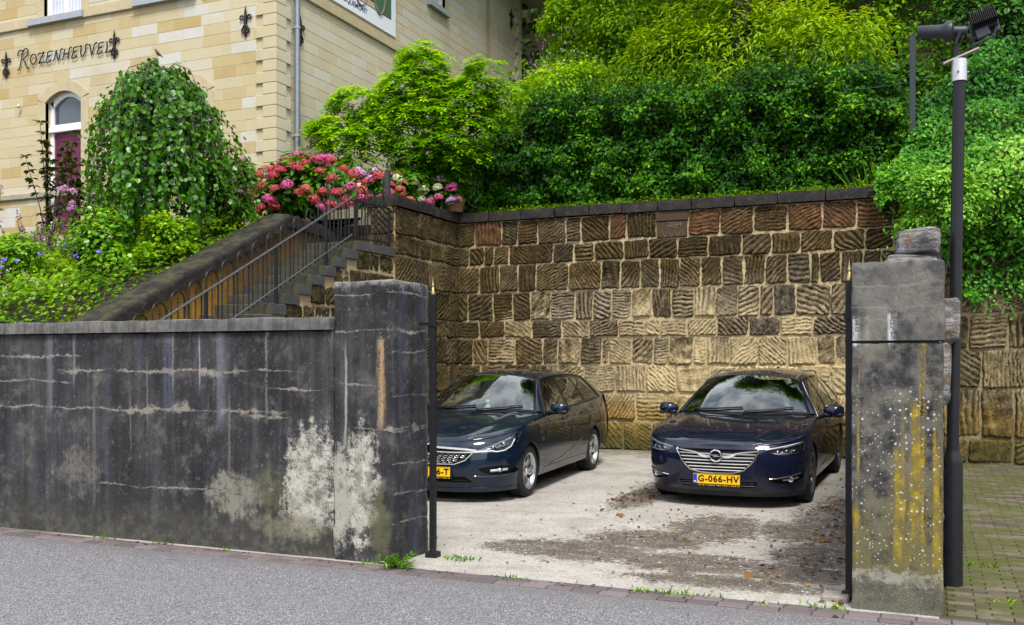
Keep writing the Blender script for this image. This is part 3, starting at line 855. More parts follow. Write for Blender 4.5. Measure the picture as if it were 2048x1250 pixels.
ANG = [rad(a) for a in (38, -38, 0, 90, 45, -45, 30, 2, 88, -30, -55, 55)]
def course(parent, xs, z0, z1, plane, along, seed, tone_fn=None, thin=1.0):
    """row of stones; along 'x': wall face at y=plane looking -y; along 'y': face at x=plane looking +x"""
    last = None
    for i in range(len(xs) - 1):
        s = seed * 100 + i
        r = random.Random(s)
        a = r.choice(ANG)
        while last is not None and abs(a - last) < 0.3: a = r.choice(ANG)
        last = a
        lo, hi = z0 + r.uniform(-.012, .012), z1 + r.uniform(-.012, .012)
        w = xs[i + 1] - xs[i]
        if w < 0.06: continue
        tone = r.random() if tone_fn is None else tone_fn(r)
        if along == 'x':
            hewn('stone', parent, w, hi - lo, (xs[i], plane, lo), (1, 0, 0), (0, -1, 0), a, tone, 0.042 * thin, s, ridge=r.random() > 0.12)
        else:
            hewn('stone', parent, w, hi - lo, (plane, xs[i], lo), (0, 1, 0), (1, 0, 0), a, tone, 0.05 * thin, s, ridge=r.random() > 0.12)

ZR = [4.21, 3.75, 3.40, 2.89, 2.37, 2.05, 1.57, 1.085, 0.595, 0.06]
ROWS = [
[-8.19, -7.81, -7.27, -6.94, -6.55, -6.01, -5.72, -5.19, -4.88, -4.35],
[-8.19, -7.93, -7.62, -7.43, -7.12, -6.25, -5.86, -5.47, -4.93, -4.48, -3.98, -3.45, -2.89, -2.41, -1.95, -1.44, -0.96, -0.53, -0.1],
[-8.19, -7.72, -7.31, -6.94, -6.58, -5.96, -5.35, -4.99, -4.63, -4.29, -3.94, -3.58, -3.22, -2.86, -2.51, -2.15, -1.79, -1.65, -1.32, -0.99, -0.72, -0.44, -0.1],
[-8.19, -7.96, -7.44, -7.04, -6.69, -6.3, -5.83, -5.5, -5.15, -4.79, -4.43, -4.08, -3.69, -3.32, -2.96, -2.6, -2.38, -2.02, -1.48, -1.19, -0.81, -0.44, -0.1],
[-8.19, -7.72, -7.2, -6.67, -6.09, -5.57, -5.03, -4.56, -4.28, -3.81, -3.31, -2.78, -2.27, -1.75, -1.19, -0.74, -0.1],
[-8.19, -7.85, -7.54, -7.0, -6.45, -6.16, -5.73, -5.33, -5.2, -4.79, -4.4, -4.13, -3.71, -3.49, -3.09, -2.62, -2.15, -1.69, -1.41, -1.03, -0.66, -0.1],
[-8.19, -7.69, -7.23, -6.69, -6.16, -5.66, -5.08, -4.53, -4.0, -3.42, -2.92, -2.39, -1.96, -1.49, -1.03, -0.59, -0.1],
[-8.19, -7.56, -6.95, -6.41, -5.84, -5.27, -4.72, -4.18, -3.66, -3.17, -2.68, -2.19, -1.65, -1.19, -0.66, -0.1],
[-8.19, -7.51, -6.9, -6.32, -5.74, -4.94, -4.42, -3.85, -3.34, -2.84, -2.27, -1.72, -1.19, -0.66, -0.1]]
rw = thing('retaining_wall', 'tall retaining wall of chisel-grooved stone blocks behind the parked cars', 'wall', (0, 0, 0))
m = MB(); m.box(-8.6, 0.10, 16.40, 16.9, -0.1, 4.205); m.box(0.10, 9.0, 16.40, 16.9, -0.1, 4.205)
m.build('mortar', MORTAR, rw)
for k, xs_ in enumerate(ROWS):
    course(rw, xs_, ZR[k + 1], ZR[k], 16.40, 'x', 10 + k)
course(rw, [-3.79, -3.25, -2.7, -2.15, -1.61, -1.08, -0.55, -0.05], ZR[1], ZR[0], 16.40, 'x', 31, lambda r: r.uniform(.45, 1))
ZQ = [4.21, 3.6, 3.0, 2.35, 1.81, 1.217, 0.464, 0.08]
for k in range(7):
    xs_ = [0.16]
    r = random.Random(900 + k)
    while xs_[-1] < 2.6: xs_.append(xs_[-1] + r.uniform(.36, .62))
    course(rw, xs_, ZQ[k + 1], ZQ[k], 16.40, 'x', 50 + k)
# plaque with raised figures
pq = MB(); pq.box(-4.33, -3.81, 16.352, 16.40, 3.755, 4.02, 0.008); pq.box(-4.35, -3.79, 16.335, 16.40, 4.03, 4.20, 0.01)
plq = pq.build('plaque', plain('plaque_stone', (0.055, 0.036, 0.022), 0.85, 0, 0.35, 30, 0.6), rw)
me = text_mesh('2004', 0.125, 0.006, 0.001)
o = link('plaque_date', me, plain('plaque_relief', (0.13, 0.095, 0.065), 0.85, 0, 0.3, 30), plq)
o.location = (-4.02, 16.349, 3.965); o.rotation_euler = (rad(90), 0, 0)
m = MB()
rr = random.Random(3); pts = []
for i in range(26):
    x = -4.27 + 0.4 * i / 25; pts.append((x, 16.350, 3.83 + 0.05 * math.sin(i * .9) + rr.uniform(-.015, .015) - 0.03 * math.sin(i / 25 * 3.14)))
m.tube(pts, 0.006, 5)
for s in range(3):
    pts = [(-4.28 + .25 * s / 3 + rr.uniform(0, .12) + .03 * k, 16.350, 3.93 - .02 * s + rr.uniform(-.02, .02)) for k in range(6)]
    m.tube(pts, 0.005, 5)
m.build('plaque_carving', o.data.materials[0], plq)

def coping_run(parent, xs_, along, p0, p1, z0, z1, seed):
    r = random.Random(seed)
    for i in range(len(xs_) - 1):
        a, b = xs_[i] + .002, xs_[i + 1] - .002
        dz = r.uniform(-.006, .006); dy = r.uniform(-.008, .008)
        if along == 'x': slab('coping_slab', a, b, p0 + dy, p1, z0 + dz, z1 + dz, COPE, parent, 8, 2, 4, 0.006, seed + i, 3)
        else: slab('coping_slab', p0, p1 + dy, a, b, z0 + dz, z1 + dz, COPE, parent, 4, 2, 8, 0.006, seed + i, 3)
xs_ = [-8.15, -7.5, -6.85, -6.2, -5.55, -4.95, -4.3, -3.72, -3.0, -2.3, -1.55, -0.8, -0.1, 0.7, 1.6, 2.5]
coping_run(rw, xs_, 'x', 16.30, 16.72, 4.212, 4.395, 60)

rt = thing('return_wall', 'short wall of hewn stone between the stair landing and the yard corner', 'wall', (0, 0, 0))
m = MB(); m.box(-8.66, -8.19, 14.09, 16.40, -0.1, 4.205); m.build('mortar', MORTAR, rt)
RR = [[14.08, 14.78, 15.21, 15.77, 16.39], [14.08, 14.42, 14.95, 15.35, 15.9, 16.39]]
for k in range(9):
    r = random.Random(300 + k)
    ys_ = RR[k] if k < 2 else None
    if ys_ is None:
        ys_ = [14.08]
        while ys_[-1] < 16.39: ys_.append(ys_[-1] + r.uniform(.32, .62))
        ys_[-1] = 16.39
        if ys_[-1] - ys_[-2] < .15: ys_.pop(-2)
    course(rt, ys_, ZR[k + 1], ZR[k], -8.19, 'y', 70 + k)
    if k < 2:
        course(rt, [-8.64, -8.42, -8.2] if k else [-8.64, -8.2], ZR[k + 1], ZR[k], 14.08, 'x', 90 + k)
coping_run(rt, [14.02, 14.75, 15.35, 16.30], 'y', -8.72, -8.10, 4.212, 4.395, 80)
# ------------------------------------------------------------------ staircase, its side walls and railing
st = thing('staircase', 'worn stone staircase climbing behind the front wall', 'stairs', (0, 0, 0))
NSTEP = 19
def step_z(k): return 3.513 - 0.156 * k
def step_y(k): return 12.91 - 0.305 * k
for k in range(NSTEP):
    m = MB()
    y0, z1 = step_y(k), step_z(k)
    y1 = y0 + 0.34 if k else 14.09
    slab('step', -9.16, -8.165, y0, y1, z1 - 0.150, z1, STEP, st, 10, 2, 4, 0.006, k + 20, 3)
# the flank below the steps, seen from the yard: hewn stones following the steps
fl = MB()
for k in range(NSTEP):
    y0, z1 = step_y(k), step_z(k) - 0.152
    y1 = step_y(k - 1) if k else 14.09
    fl.box(-9.14, -8.215, y0 + .02, y1 + .02, -0.05, z1)
fl.build('stair_core', MORTAR, st)
zs = 3.36; kk = 0
r = random.Random(44)
while zs > 0.1:
    h_ = r.choice([0.20, 0.33, 0.42, 0.30])
    z1, z0 = zs, max(0.03, zs - h_)
    # first y where the whole height of the course lies under the steps
    kmin = max(0, math.ceil((3.36 - z1) / 0.156 - 1e-6))
    y = max(step_y(kmin) + 0.03, 7.46)
    while y < 14.02:
        w = r.uniform(.22, .55)
        if y + w > 13.8: w = 14.07 - y
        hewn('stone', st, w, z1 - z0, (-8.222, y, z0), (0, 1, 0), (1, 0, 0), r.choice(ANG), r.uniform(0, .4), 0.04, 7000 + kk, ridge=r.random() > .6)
        y += w; kk += 1
    zs = z0 - 0.004 if z0 > 0.05 else 0
# low kerb wall at the back of the landing
m = MB(); m.box(-9.9, -8.67, 14.10, 14.4, 3.3, 3.78); m.build('landing_wall', YELLOW, st)
slab('landing_coping', -9.95, -8.67, 14.06, 14.45, 3.782, 3.93, COPE, st, 14, 2, 4, 0.008, 71, 3)
# curved end stone (a volute) where the low wall meets the return wall
m = MB()
n = 12
prof = [(-9.16 + 0.5 * a, 3.94 + 0.30 * a * a) for a in np.linspace(0, 1, n)]
poly = prof + [(-8.66, 3.93), (-9.16, 3.93)]
m.prism(poly, lambda p: (p[0], 14.12, p[1]), lambda p: (p[0], 14.40, p[1]))
m.build('curved_stone', plain('curved_stone', (0.22, 0.2, 0.15), 0.9, 0, 0.4, 14, 0.5), st)

sw = thing('stair_wall', 'sloping yellow plastered wall under a thick black rounded coping beside the stairs', 'wall', (0, 0, 0))
def sw_z(y): return 2.195 + 0.478 * (y - 9.28)
m = MB()
prof = [(7.2, -0.1), (7.2, sw_z(7.2)), (12.45, sw_z(12.45)), (14.1, sw_z(12.45) - 0.02), (14.1, -0.1)]
m.prism(prof, lambda p: (-9.15, p[0], p[1]), lambda p: (-9.55, p[0], p[1]))
m.build('wall_body', YELLOW, sw)
# rounded coping, cast in lengths
def coping_piece(ya, yb, za, zb):
    m = MB()
    sec = [(-9.075, 0.0)] + [(-9.135 + 0.06 * math.cos(a), 0.125 + 0.07 * math.sin(a)) for a in np.linspace(0, 1.45, 6)] + [(-9.35, 0.225), (-9.56, 0.205), (-9.62, 0.15), (-9.62, 0.0)]
    n = len(sec); nn = 10
    rr = random.Random(int(ya * 100))
    for i in range(nn + 1):
        a = i / nn
        for j, (x, z) in enumerate(sec):
            w = 0.006 * math.sin(i * 2.3 + j * 1.7)
            m.v.append((x + w, ya + (yb - ya) * a, za + (zb - za) * a + z + w))
    for i in range(nn):
        for j in range(n - 1):
            a = i * n + j
            m.f.append((a, a + n, a + n + 1, a + 1))
        m.f.append((i * n, i * n + n - 1, (i + 1) * n + n - 1, (i + 1) * n))
    m.f.append(tuple(range(n))); m.f.append(tuple(nn * n + j for j in range(n))[::-1])
    return m.build('coping_slab', COPE, sw, 45)
cuts = [7.2, 8.6, 10.15, 11.7, 12.44]
for a, b in zip(cuts[:-1], cuts[1:]):
    coping_piece(a + .004, b - .004, sw_z(a + .004), sw_z(b - .004))
coping_piece(12.445, 13.3, sw_z(12.445), sw_z(12.445) - 0.05)
coping_piece(13.305, 14.08, sw_z(12.445) - 0.05, sw_z(12.445) - 0.22)

# wrought iron railing: posts, two rails, hairpin balusters with a small spearhead in each arch
def spear(m, x, y, z):
    m.lathe([(0, 0.0), (.006, .004), (.006, .03), (.004, .05), (.013, .062), (.004, .075), (.011, .095), (.003, .125), (0, .14)], (x, y, z), 6)
    m.tube([(x, y - .03, z + .055), (x, y, z + .066), (x, y + .03, z + .055)], .0045, 5)
def rail_set(t_, pts_of, s0, s1, pitch, top_add, posts, name_arch='arch'):
    """pts_of(s) -> (x, y, z of upper rail); lower rail 0.57 below"""
    s = s0
    while s + pitch * 0.74 < s1:
        a = pts_of(s); b = pts_of(s + pitch * 0.74); c = pts_of(s + pitch * 0.37)
        r_ = pitch * 0.37
        zt = c[2] + top_add
        pts = [(a[0], a[1], a[2] - 0.62), (a[0], a[1], zt - r_)]
        for k in range(1, 8):
            an = math.pi * (1 - k / 8)
            f_ = 0.5 + 0.5 * math.cos(an)
            pts.append((a[0] + (b[0] - a[0]) * f_, a[1] + (b[1] - a[1]) * f_, zt - r_ + r_ * math.sin(an)))
        pts += [(b[0], b[1], zt - r_), (b[0], b[1], b[2] - 0.62)]
        m = MB(); m.tube(pts, 0.0105, 6)
        m.build('hairpin_baluster', IRON, t_, True)
        m = MB(); m.tube([(c[0], c[1], c[2] - 0.62), (c[0], c[1], c[2] + 0.03)], 0.007, 6); spear(m, c[0], c[1], c[2] + 0.02)
        m.build('spear_baluster', IRON, t_, 50)
        s += pitch
    for s, dz in posts:
        p = pts_of(s)
        m = MB(); m.box(p[0] - .02, p[0] + .02, p[1] - .02, p[1] + .02, p[2] - dz, p[2] + 0.002, 0.003)
        m.build('post', IRON, t_)
rl = thing('stair_railing', 'black wrought iron stair railing with hairpin arches and worn steel handrail', 'railing', (0, 0, 0))
XR = -8.235
def sl(s): return (XR, s, 2.135 + 0.504 * (s - 8.82))
rail_set(rl, sl, 7.75, 12.80, 0.30, 0.215, [(7.9, 1.0), (9.55, .92), (10.95, .92), (12.15, .92)])
for dz, r_ in ((0, .017), (-0.57, .013)):
    m = MB(); a, b = sl(7.4), sl(12.84)
    m.tube([(XR + .012, a[1], a[2] + dz), (XR + .012, b[1], b[2] + dz)], r_, 8); m.build('handrail' if dz == 0 else 'lower_rail', STEEL, rl, True)
def lv(s): return (XR, s, 4.155)
rail_set(rl, lv, 13.02, 13.95, 0.29, 0.215, [(12.95, 0.86), (13.98, 0.86)])
for dz, r_ in ((0, .012), (-0.57, .010)):
    m = MB(); m.tube([(XR, 12.75, 4.12 + dz), (XR, 14.0, 4.155 + dz)], r_, 8); m.build('landing_rail', IRON, rl, True)
# second railing on the terrace, running back to the left from a thick post
r2 = thing('terrace_railing', 'short arched iron railing with a thick grey post among the hydrangeas', 'railing', (0, 0, 0))
def tr(s): return (-8.50 - s, 14.32, 4.50)
rail_set(r2, tr, 0.05, 1.6, 0.42, 0.30, [])
m = MB(); m.box(-8.505, -8.425, 14.28, 14.36, 4.0, 4.86, 0.004); m.build('post', plain('grey_post', (0.055, 0.06, 0.068), 0.5, 0.4), r2)
m = MB(); m.tube([(-8.46, 14.32, 4.50), (-10.1, 14.32, 4.50)], .012, 6); m.tube([(-8.46, 14.32, 4.02), (-10.1, 14.32, 4.02)], .01, 6); m.build('rail', IRON, r2)

# ------------------------------------------------------------------ divider wall of loose stones behind the right pillar
dv = thing('divider_wall', 'rough dividing wall of stacked boulders behind the lichen-spotted pillar', 'wall', (0, 0, 0))
def boulder(name, parent, c, h, seed, mat, n=(14, 8, 10)):
    V, Fc = [], []
    r = np.random.default_rng(seed)
    nu, nv = 18, 12
    for j in range(nv + 1):
        la = math.pi * (j / nv - .5)
        for i in range(nu):
            lo = 2 * math.pi * i / nu
            d = np.array([math.cos(la) * math.cos(lo), math.cos(la) * math.sin(lo), math.sin(la)])
            p = np.sign(d) * np.abs(d) ** 0.28
            V.append(p)
    for j in range(nv):
        for i in range(nu):
            a = j * nu + i; b = j * nu + (i + 1) % nu
            Fc.append((a, b, b + nu, a + nu))
    V = np.array(V)
    V = V * (1 + 0.09 * wav(V + seed, 0.35, seed % 9)[:, None] + 0.07 * wav(V * [1, 1, 4] + seed, 0.9, seed % 7)[:, None])
    V = V * np.array(h) + np.array(c)
    F = np.array(Fc)
    return link(name, np_mesh(name, V, F.ravel(), np.full(len(F), 4), True), mat, parent)
def m_boulder():
    t = T("grey_boulder")
    n = t.noise(8, 6, 0.75); n3 = t.noise(40, 5, 0.7); b = t.noise(1.0, 5, 0.7, vec=t.scl((4, 4, 26)))
    c = t.ramp(t.add(t.mul(n, .45), t.mul(b, .55)), [(0.36, (0.03, 0.028, 0.028)), (0.48, (0.16, 0.155, 0.155)), (0.60, (0.42, 0.41, 0.43))])
    c = t.mix(t.mul(t.ss(t.noise(5, 5, .7), .56, .64), .7), c, (0.19, 0.10, 0.035))
    t.col(c); t.p(Roughness=0.9); t.bump(t.add(b, n3), 0.8, 0.03)
    return t.m
BOULD = m_boulder()
kk = 0
for (yc, top) in ((7.98, 2.585), (8.95, 2.62), (10.0, 2.66), (11.1, 2.70), (12.2, 2.7), (13.3, 2.72), (14.4, 2.75), (15.6, 2.8)):
    z = 0.0
    r = random.Random(int(yc * 10))
    while z < top - 0.05:
        hh = min(r.uniform(.18, .34), top - z)
        if top - z - hh < 0.12: hh = top - z
        boulder('boulder', dv, (-0.085 + r.uniform(-.015, .015) if z > 2.2 else -0.13, yc, z + hh / 2), (0.15 if z > 2.2 else 0.2, 0.54, hh / 2 + .010), 500 + kk, BOULD)
        z += hh; kk += 1
# the bulging grey stone that shows right of the pillar
boulder('boulder', dv, (0.115, 7.85, 1.93), (0.075, 0.30, 0.17), 666, BOULD)
boulder('boulder', dv, (0.05, 7.85, 1.55), (0.09, 0.30, 0.22), 667, BOULD)

# ------------------------------------------------------------------ terraces, garden bed and hillside (structure)
xs = np.linspace(-22, -9.6, 60); ys = np.linspace(7.12, 15.5, 40)
gx, gy = np.meshgrid(xs, ys)
def bed_z(x, y):
    f_ = np.clip((-9.62 - x) / 1.3, 0, 1)
    return (1.80 + np.clip(y - 7.1, 0, None) * 0.285) * f_ + (1 - f_) * (sw_z(np.minimum(y, 12.6)) + 0.10)
P3 = np.stack([gx.ravel(), gy.ravel(), bed_z(gx, gy).ravel()], 1); P3[:, 2] += 0.05 * wav(P3, 0.4, 2)
gf = grid_faces(60, 40)
struct(link('garden_bed', np_mesh('garden_bed', P3, gf.ravel(), np.full(len(gf), 4), True), EARTH))
def hill_z(x, y):
    d = np.clip(y - 17.6, 0, None)
    k_ = np.clip((x + 10.9) / 3.0, 0, 1); k_ = 0.50 + 0.50 * k_ * k_ * (3 - 2 * k_)      # a cutting beside the house
    s = 4.22 + 1.02 * d * np.where(d > 12, 1, k_)
    s = np.where(d > 16, 4.22 + 1.02 * 16 + (d - 16) * 0.35, s)
    return s
xs = np.linspace(-45, 40, 120); ys = np.concatenate([np.linspace(16.9, 40, 60), np.linspace(42, 120, 12)])
gx, gy = np.meshgrid(xs, ys)
P3 = np.stack([gx.ravel(), gy.ravel(), hill_z(gx, gy).ravel()], 1)
P3[:, 2] += 0.35 * wav(P3, 0.12, 4) * np.clip((P3[:, 1] - 18) / 3, 0, 1)
gf = grid_faces(120, len(ys))
struct(link('hillside', np_mesh('hillside', P3, gf.ravel(), np.full(len(gf), 4), True), EARTH))
sheet('terrace', [(-11.2, 14.44), (-8.64, 14.44), (-8.64, 17.0), (-11.2, 17.0)], EARTH, 4.12)
# ------------------------------------------------------------------ the house
HX, HY = -11.14, 14.80            # corner of the house
def m_ashlar():
    t = T("marl_ashlar")
    a = t.attr('tone'); x, y, z = t.xyz()
    n = t.noise(6, 6, 0.65); n3 = t.noise(60, 4, 0.65); b = t.noise(0.8, 5, 0.6)
    c = t.ramp(t.add(a, t.mul(t.sub(n, 0.5), 0.22)), [(0.0, (0.39, 0.285, 0.120)), (0.14, (0.425, 0.338, 0.178)), (0.40, (0.445, 0.378, 0.232)), (0.78, (0.465, 0.412, 0.275)), (0.93, (0.48, 0.445, 0.345)), (1.0, (0.485, 0.480, 0.445))])
    # skylight on the side facing the yard is painted in: greyer, paler colour
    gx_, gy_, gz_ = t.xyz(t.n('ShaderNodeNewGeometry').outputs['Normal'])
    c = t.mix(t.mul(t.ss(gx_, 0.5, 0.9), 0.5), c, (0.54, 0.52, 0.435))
    st_ = t.noise(1, 6, .7, vec=t.scl((2.2, 2.2, .5)))
    c = t.mix(t.mul(t.ss(st_, .56, .72), .25), c, (0.32, 0.29, 0.21))
    c = t.mix(t.mul(t.ss(b, 0.5, 0.75), 0.3), c, (0.30, 0.255, 0.16))
    c = t.mix(t.mul(t.ss(n3, 0.62, 0.78), 0.25), c, (0.62, 0.58, 0.48))
    # rust run near the far corner
    run = t.mul(t.mul(t.ss(t.mt('ABSOLUTE', t.sub(t.add(y, t.mul(t.sub(n, .5), .4)), 24.2)), 0.22, 0.05), t.ss(z, 8.7, 10.5)), t.ss(gx_, 0.5, 0.9))
    c = t.mix(t.mul(run, 0.6), c, (0.30, 0.19, 0.06))
    t.col(c); t.p(Roughness=0.92); t.bump(t.add(n, n3), 0.35, 0.01)
    return t.m
ASH = m_ashlar()
JOINT = plain("ashlar_joint", (0.47, 0.415, 0.295), 0.95, 0, 0.15, 30)
TRIM = plain("trim_stone", (0.43, 0.365, 0.235), 0.9, 0, 0.22, 7, 0.4)
WHITE = plain("white_paint", (0.80, 0.80, 0.80), 0.4, 0, 0.04, 8)
LEAD = plain("grey_sill", (0.30, 0.32, 0.36), 0.7, 0, 0.2, 9, 0.3)
MAROON = plain("maroon_paint", (0.115, 0.016, 0.055), 0.42, 0, 0.12, 5)
def m_pane(name, c=(0.02, 0.025, 0.03), r=0.04):
    t = T(name); n = t.noise(3, 3)
    t.col(t.mix(n, c, tuple(v * 1.5 for v in c))); t.p(Roughness=r, IOR=1.55, Specular_IOR_Level=.6)
    return t.m
PANE = m_pane("window_glass", (0.05, 0.06, 0.075))
def m_curtained():
    t = T("curtained_glass"); x, y, z = t.xyz()
    w = t.mt('SINE', t.mul(x, 70.0)); n = t.noise(5, 4)
    c = t.mix(t.ss(w, -1, 1, 0.2, 0.8), (0.40, 0.43, 0.50), (0.62, 0.64, 0.70))
    c = t.mix(t.mul(t.ss(n, .5, .7), .3), c, (0.3, 0.33, 0.38))
    t.col(c); t.p(Roughness=0.05, IOR=1.5)
    return t.m
CURT = m_curtained()

hs = thing('stone_house', 'two-storey house of cream marl blocks with a maroon arched door and toothed corner stones', 'house', (0, 0, 0))
ZB, ZT = 3.4, 12.6
m = MB()
m.box(-22, HX - .03, HY + .03, 26.6, ZB, ZT)
m.build('wall_core', JOINT, hs)
# openings, front: (x0, x1, z0, z1 of the spring, arch rise)
FRONT_OP = [(-16.98, -15.98, 4.25, 7.02, 0.20), (-13.78, -12.78, 5.2, 6.80, 0.20), (-17.02, -15.98, 8.80, 10.6, 0.0), (-14.15, -13.1, 8.80, 10.6, 0.0)]
SIDE_OP = [(20.75, 21.72, 7.1, 8.95, 0.16), (20.75, 21.65, 10.36, 12.0, 0.0)]
BW = 0.20   # width of the dressed surround
blocks = []     # (face, u0, u1, z0, z1)
CH = 0.212
def lay(face, u0, u1, ops, seed):
    k = 0
    z = ZB
    r = random.Random(seed)
    while z < ZT - .05:
        u = u0 + (0.0 if k % 2 else -0.27) * 1.0
        while u < u1:
            w = r.uniform(.46, .72)
            if r.random() < .12: w *= .6
            a, b = max(u, u0), min(u + w, u1)
            segs = [(a, b)]
            for (o0, o1, q0, q1, rise) in ops:
                if z + CH > q0 - 0.02 and z < q1 + rise * .6 + BW * (1 if rise else .4):
                    ns = []
                    for (p, q) in segs:
                        if q <= o0 - BW or p >= o1 + BW: ns.append((p, q)); continue
                        if p < o0 - BW: ns.append((p, o0 - BW))
                        if q > o1 + BW: ns.append((o1 + BW, q))
                    segs = ns
            for (p, q) in segs:
                if q - p > .06 and not (8.605 < z + CH / 2 < 8.86):
                    blocks.append((face, p, q, z, z + CH, r.random()))
            u += w
        z += CH; k += 1
lay('f', -19.2, HX - .42, FRONT_OP, 1)
lay('s', HY + .42, 26.5 - .42, SIDE_OP, 2)
def vis(b):
    face, p, q, z0, z1, tone = b
    c = ((p + q) / 2, HY, (z0 + z1) / 2) if face == 'f' else (HX, (p + q) / 2, (z0 + z1) / 2)
    d = -c[0] * .3955 + c[1] * .9185
    px = 1024 + 1945 * (c[0] * .9185 + c[1] * .3955) / d; py = 720 - 1945 * (c[2] - 1.65) / d
    if not (-20 < px < 1050 and -12 < py < 460): return 0
    if 660 < px < 1030 and 200 < py: return 0.1
    if 230 < px < 450 and 150 < py: return 0.1
    if py > 330 and px > 560: return 0.1
    if px < 230 and py > 330: return 0.15
    s = 1945 / d
    return s * s * (q - p) * (z1 - z0) * (0.75 if face == 'f' else 0.62)
blocks.sort(key=vis, reverse=True)
rest = MB(); rest_t = []
def block_into(m, b):
    face, p, q, z0, z1, tone = b
    r = random.Random(int(p * 1000 + z0 * 77))
    pr = 0.002 + r.random() * .003
    g = 0.0022
    if face == 'f': m.box(p + g, q - g, HY - pr, HY + .045, z0 + g, z1 - g, 0.005)
    else: m.box(HX - .045, HX + pr, p + g, q - g, z0 + g, z1 - g, 0.005)
for i, b in enumerate(blocks):
    tone = b[5] if b[0] == 'f' else b[5] * .9 + .1
    if i < 296:
        m = MB(); block_into(m, b); m.build('stone_block', ASH, hs, attrs={'tone': tone})
    else:
        k = len(rest.v); block_into(rest, b); rest_t += [tone] * (len(rest.v) - k)
stuff(rest.build('stone_block', ASH, hs, attrs={'tone': rest_t}))

# toothed corner stones (quoins)
def quoin(face, p, q, z0, z1, pr, tone):
    m = MB()
    if face == 'f': m.box(p, q, HY - pr, HY + .05, z0 + .003, z1 - .003, 0.006)
    else: m.box(HX - .05, HX + pr, p, q, z0 + .003, z1 - .003, 0.006)
    m.build('corner_stone', ASH, hs, attrs={'tone': tone})
z = ZB; k = 0
PRQ = 0.045
while z < ZT - .05:
    r = random.Random(k + 5)
    long_ = k % 2 == 0
    # one corner stone wraps the corner
    m = MB()
    lf = .42 if long_ else .26; ls_ = .42 if long_ else .28
    m.box(HX - lf, HX + PRQ, HY - PRQ, HY + ls_, z + .003, z + CH - .003, .008)
    m.build('corner_stone', ASH, hs, attrs={'tone': .45 + .35 * r.random()})
    if not long_:
        quoin('f', HX - .42, HX - .262, z, z + CH, .003, .3 + .4 * r.random()); quoin('s', HY + .282, HY + .42, z, z + CH, .003, .4 + .4 * r.random())
    if z > 8:
        lf = .42 if long_ else .26
        m = MB(); m.box(HX - .05, HX + PRQ, 26.5 - lf, 26.5, z + .003, z + CH - .003, .008); m.build('corner_stone', ASH, hs, attrs={'tone': .3 + .3 * r.random()})
        if not long_: quoin('s', 26.08, 26.238, z, z + CH, .003, .5)
    z += CH; k += 1
# plinth ledge and string course
m = MB(); m.box(-21.9, HX + .07, HY - .07, HY + .02, 5.03, 5.16, .02); m.box(HX - .02, HX + .07, HY + .02, 26.5, 5.03, 5.16, .02)
m.build('plinth_ledge', plain('weathered_ledge', (0.30, 0.27, 0.21), 0.92, 0, 0.35, 9, 0.5), hs)
for (x0, x1) in ((-22, -17.40), (-15.90, -14.42), (-12.86, HX + .062)):
    m = MB(); m.box(x0, x1, HY - .06, HY + .03, 8.63, 8.845, .012); m.build('string_course', TRIM, hs)
m = MB(); m.box(HX - .03, HX + .06, HY + .035, 26.5, 8.63, 8.845, .012); m.build('string_course', TRIM, hs)

def on_face(face):
    if face == 'f': return lambda u, z, d: (u, HY - d, z)
    return lambda u, z, d: (HX + d, u, z)
def slab2(m, F, u0, u1, z0, z1, d0, d1, bev=0):
    a = F(u0, z0, d0); b = F(u1, z1, d1)
    m.box(min(a[0], b[0]), max(a[0], b[0]), min(a[1], b[1]), max(a[1], b[1]), min(a[2], b[2]), max(a[2], b[2]), bev)
def arch_ring(m, F, u0, u1, zs, rise, w, d0, d1, n=10):
    """segmental arch band above an opening"""
    c = (u0 + u1) / 2; hw = (u1 - u0) / 2
    for i in range(n):
        q = []
        for j in (i, i + 1):
            f_ = -1 + 2 * j / n
            ui, zi = c + hw * f_, zs + rise * (1 - f_ * f_)
            uo, zo = c + (hw + w) * f_, zs + w * .0 + (rise + w) * (1 - f_ * f_ * .82) - 0.0
            q.append(((ui, zi), (uo, zo)))
        pts = [q[0][0], q[1][0], q[1][1], q[0][1]]
        m.prism(pts, lambda p: F(p[0], p[1], d0), lambda p: F(p[0], p[1], d1))
def opening(face, op, kind):
    F = on_face(face)
    u0, u1, z0, z1, rise = op
    H = z1 + rise
    # dark recess cut is hinted by reveals in front of the core: jambs stand proud, frame sits back against the core
    d_out, d_in = .012, -.030
    for (a, b) in ((u0 - BW, u0), (u1, u1 + BW)):
        m = MB(); slab2(m, F, a, b, z0, z1 + .02, d_out, d_in - .05, .004); m.build('jamb', TRIM, hs)
    m = MB()
    if rise: arch_ring(m, F, u0, u1, z1, rise, BW + .02, d_out + .004, d_in - .04)
    else: slab2(m, F, u0 - BW, u1 + BW, z1 + .02, z1 + .25, d_out + .01, d_in - .04, .004)
    m.build('arch_stone' if rise else 'lintel', TRIM, hs)
    return F
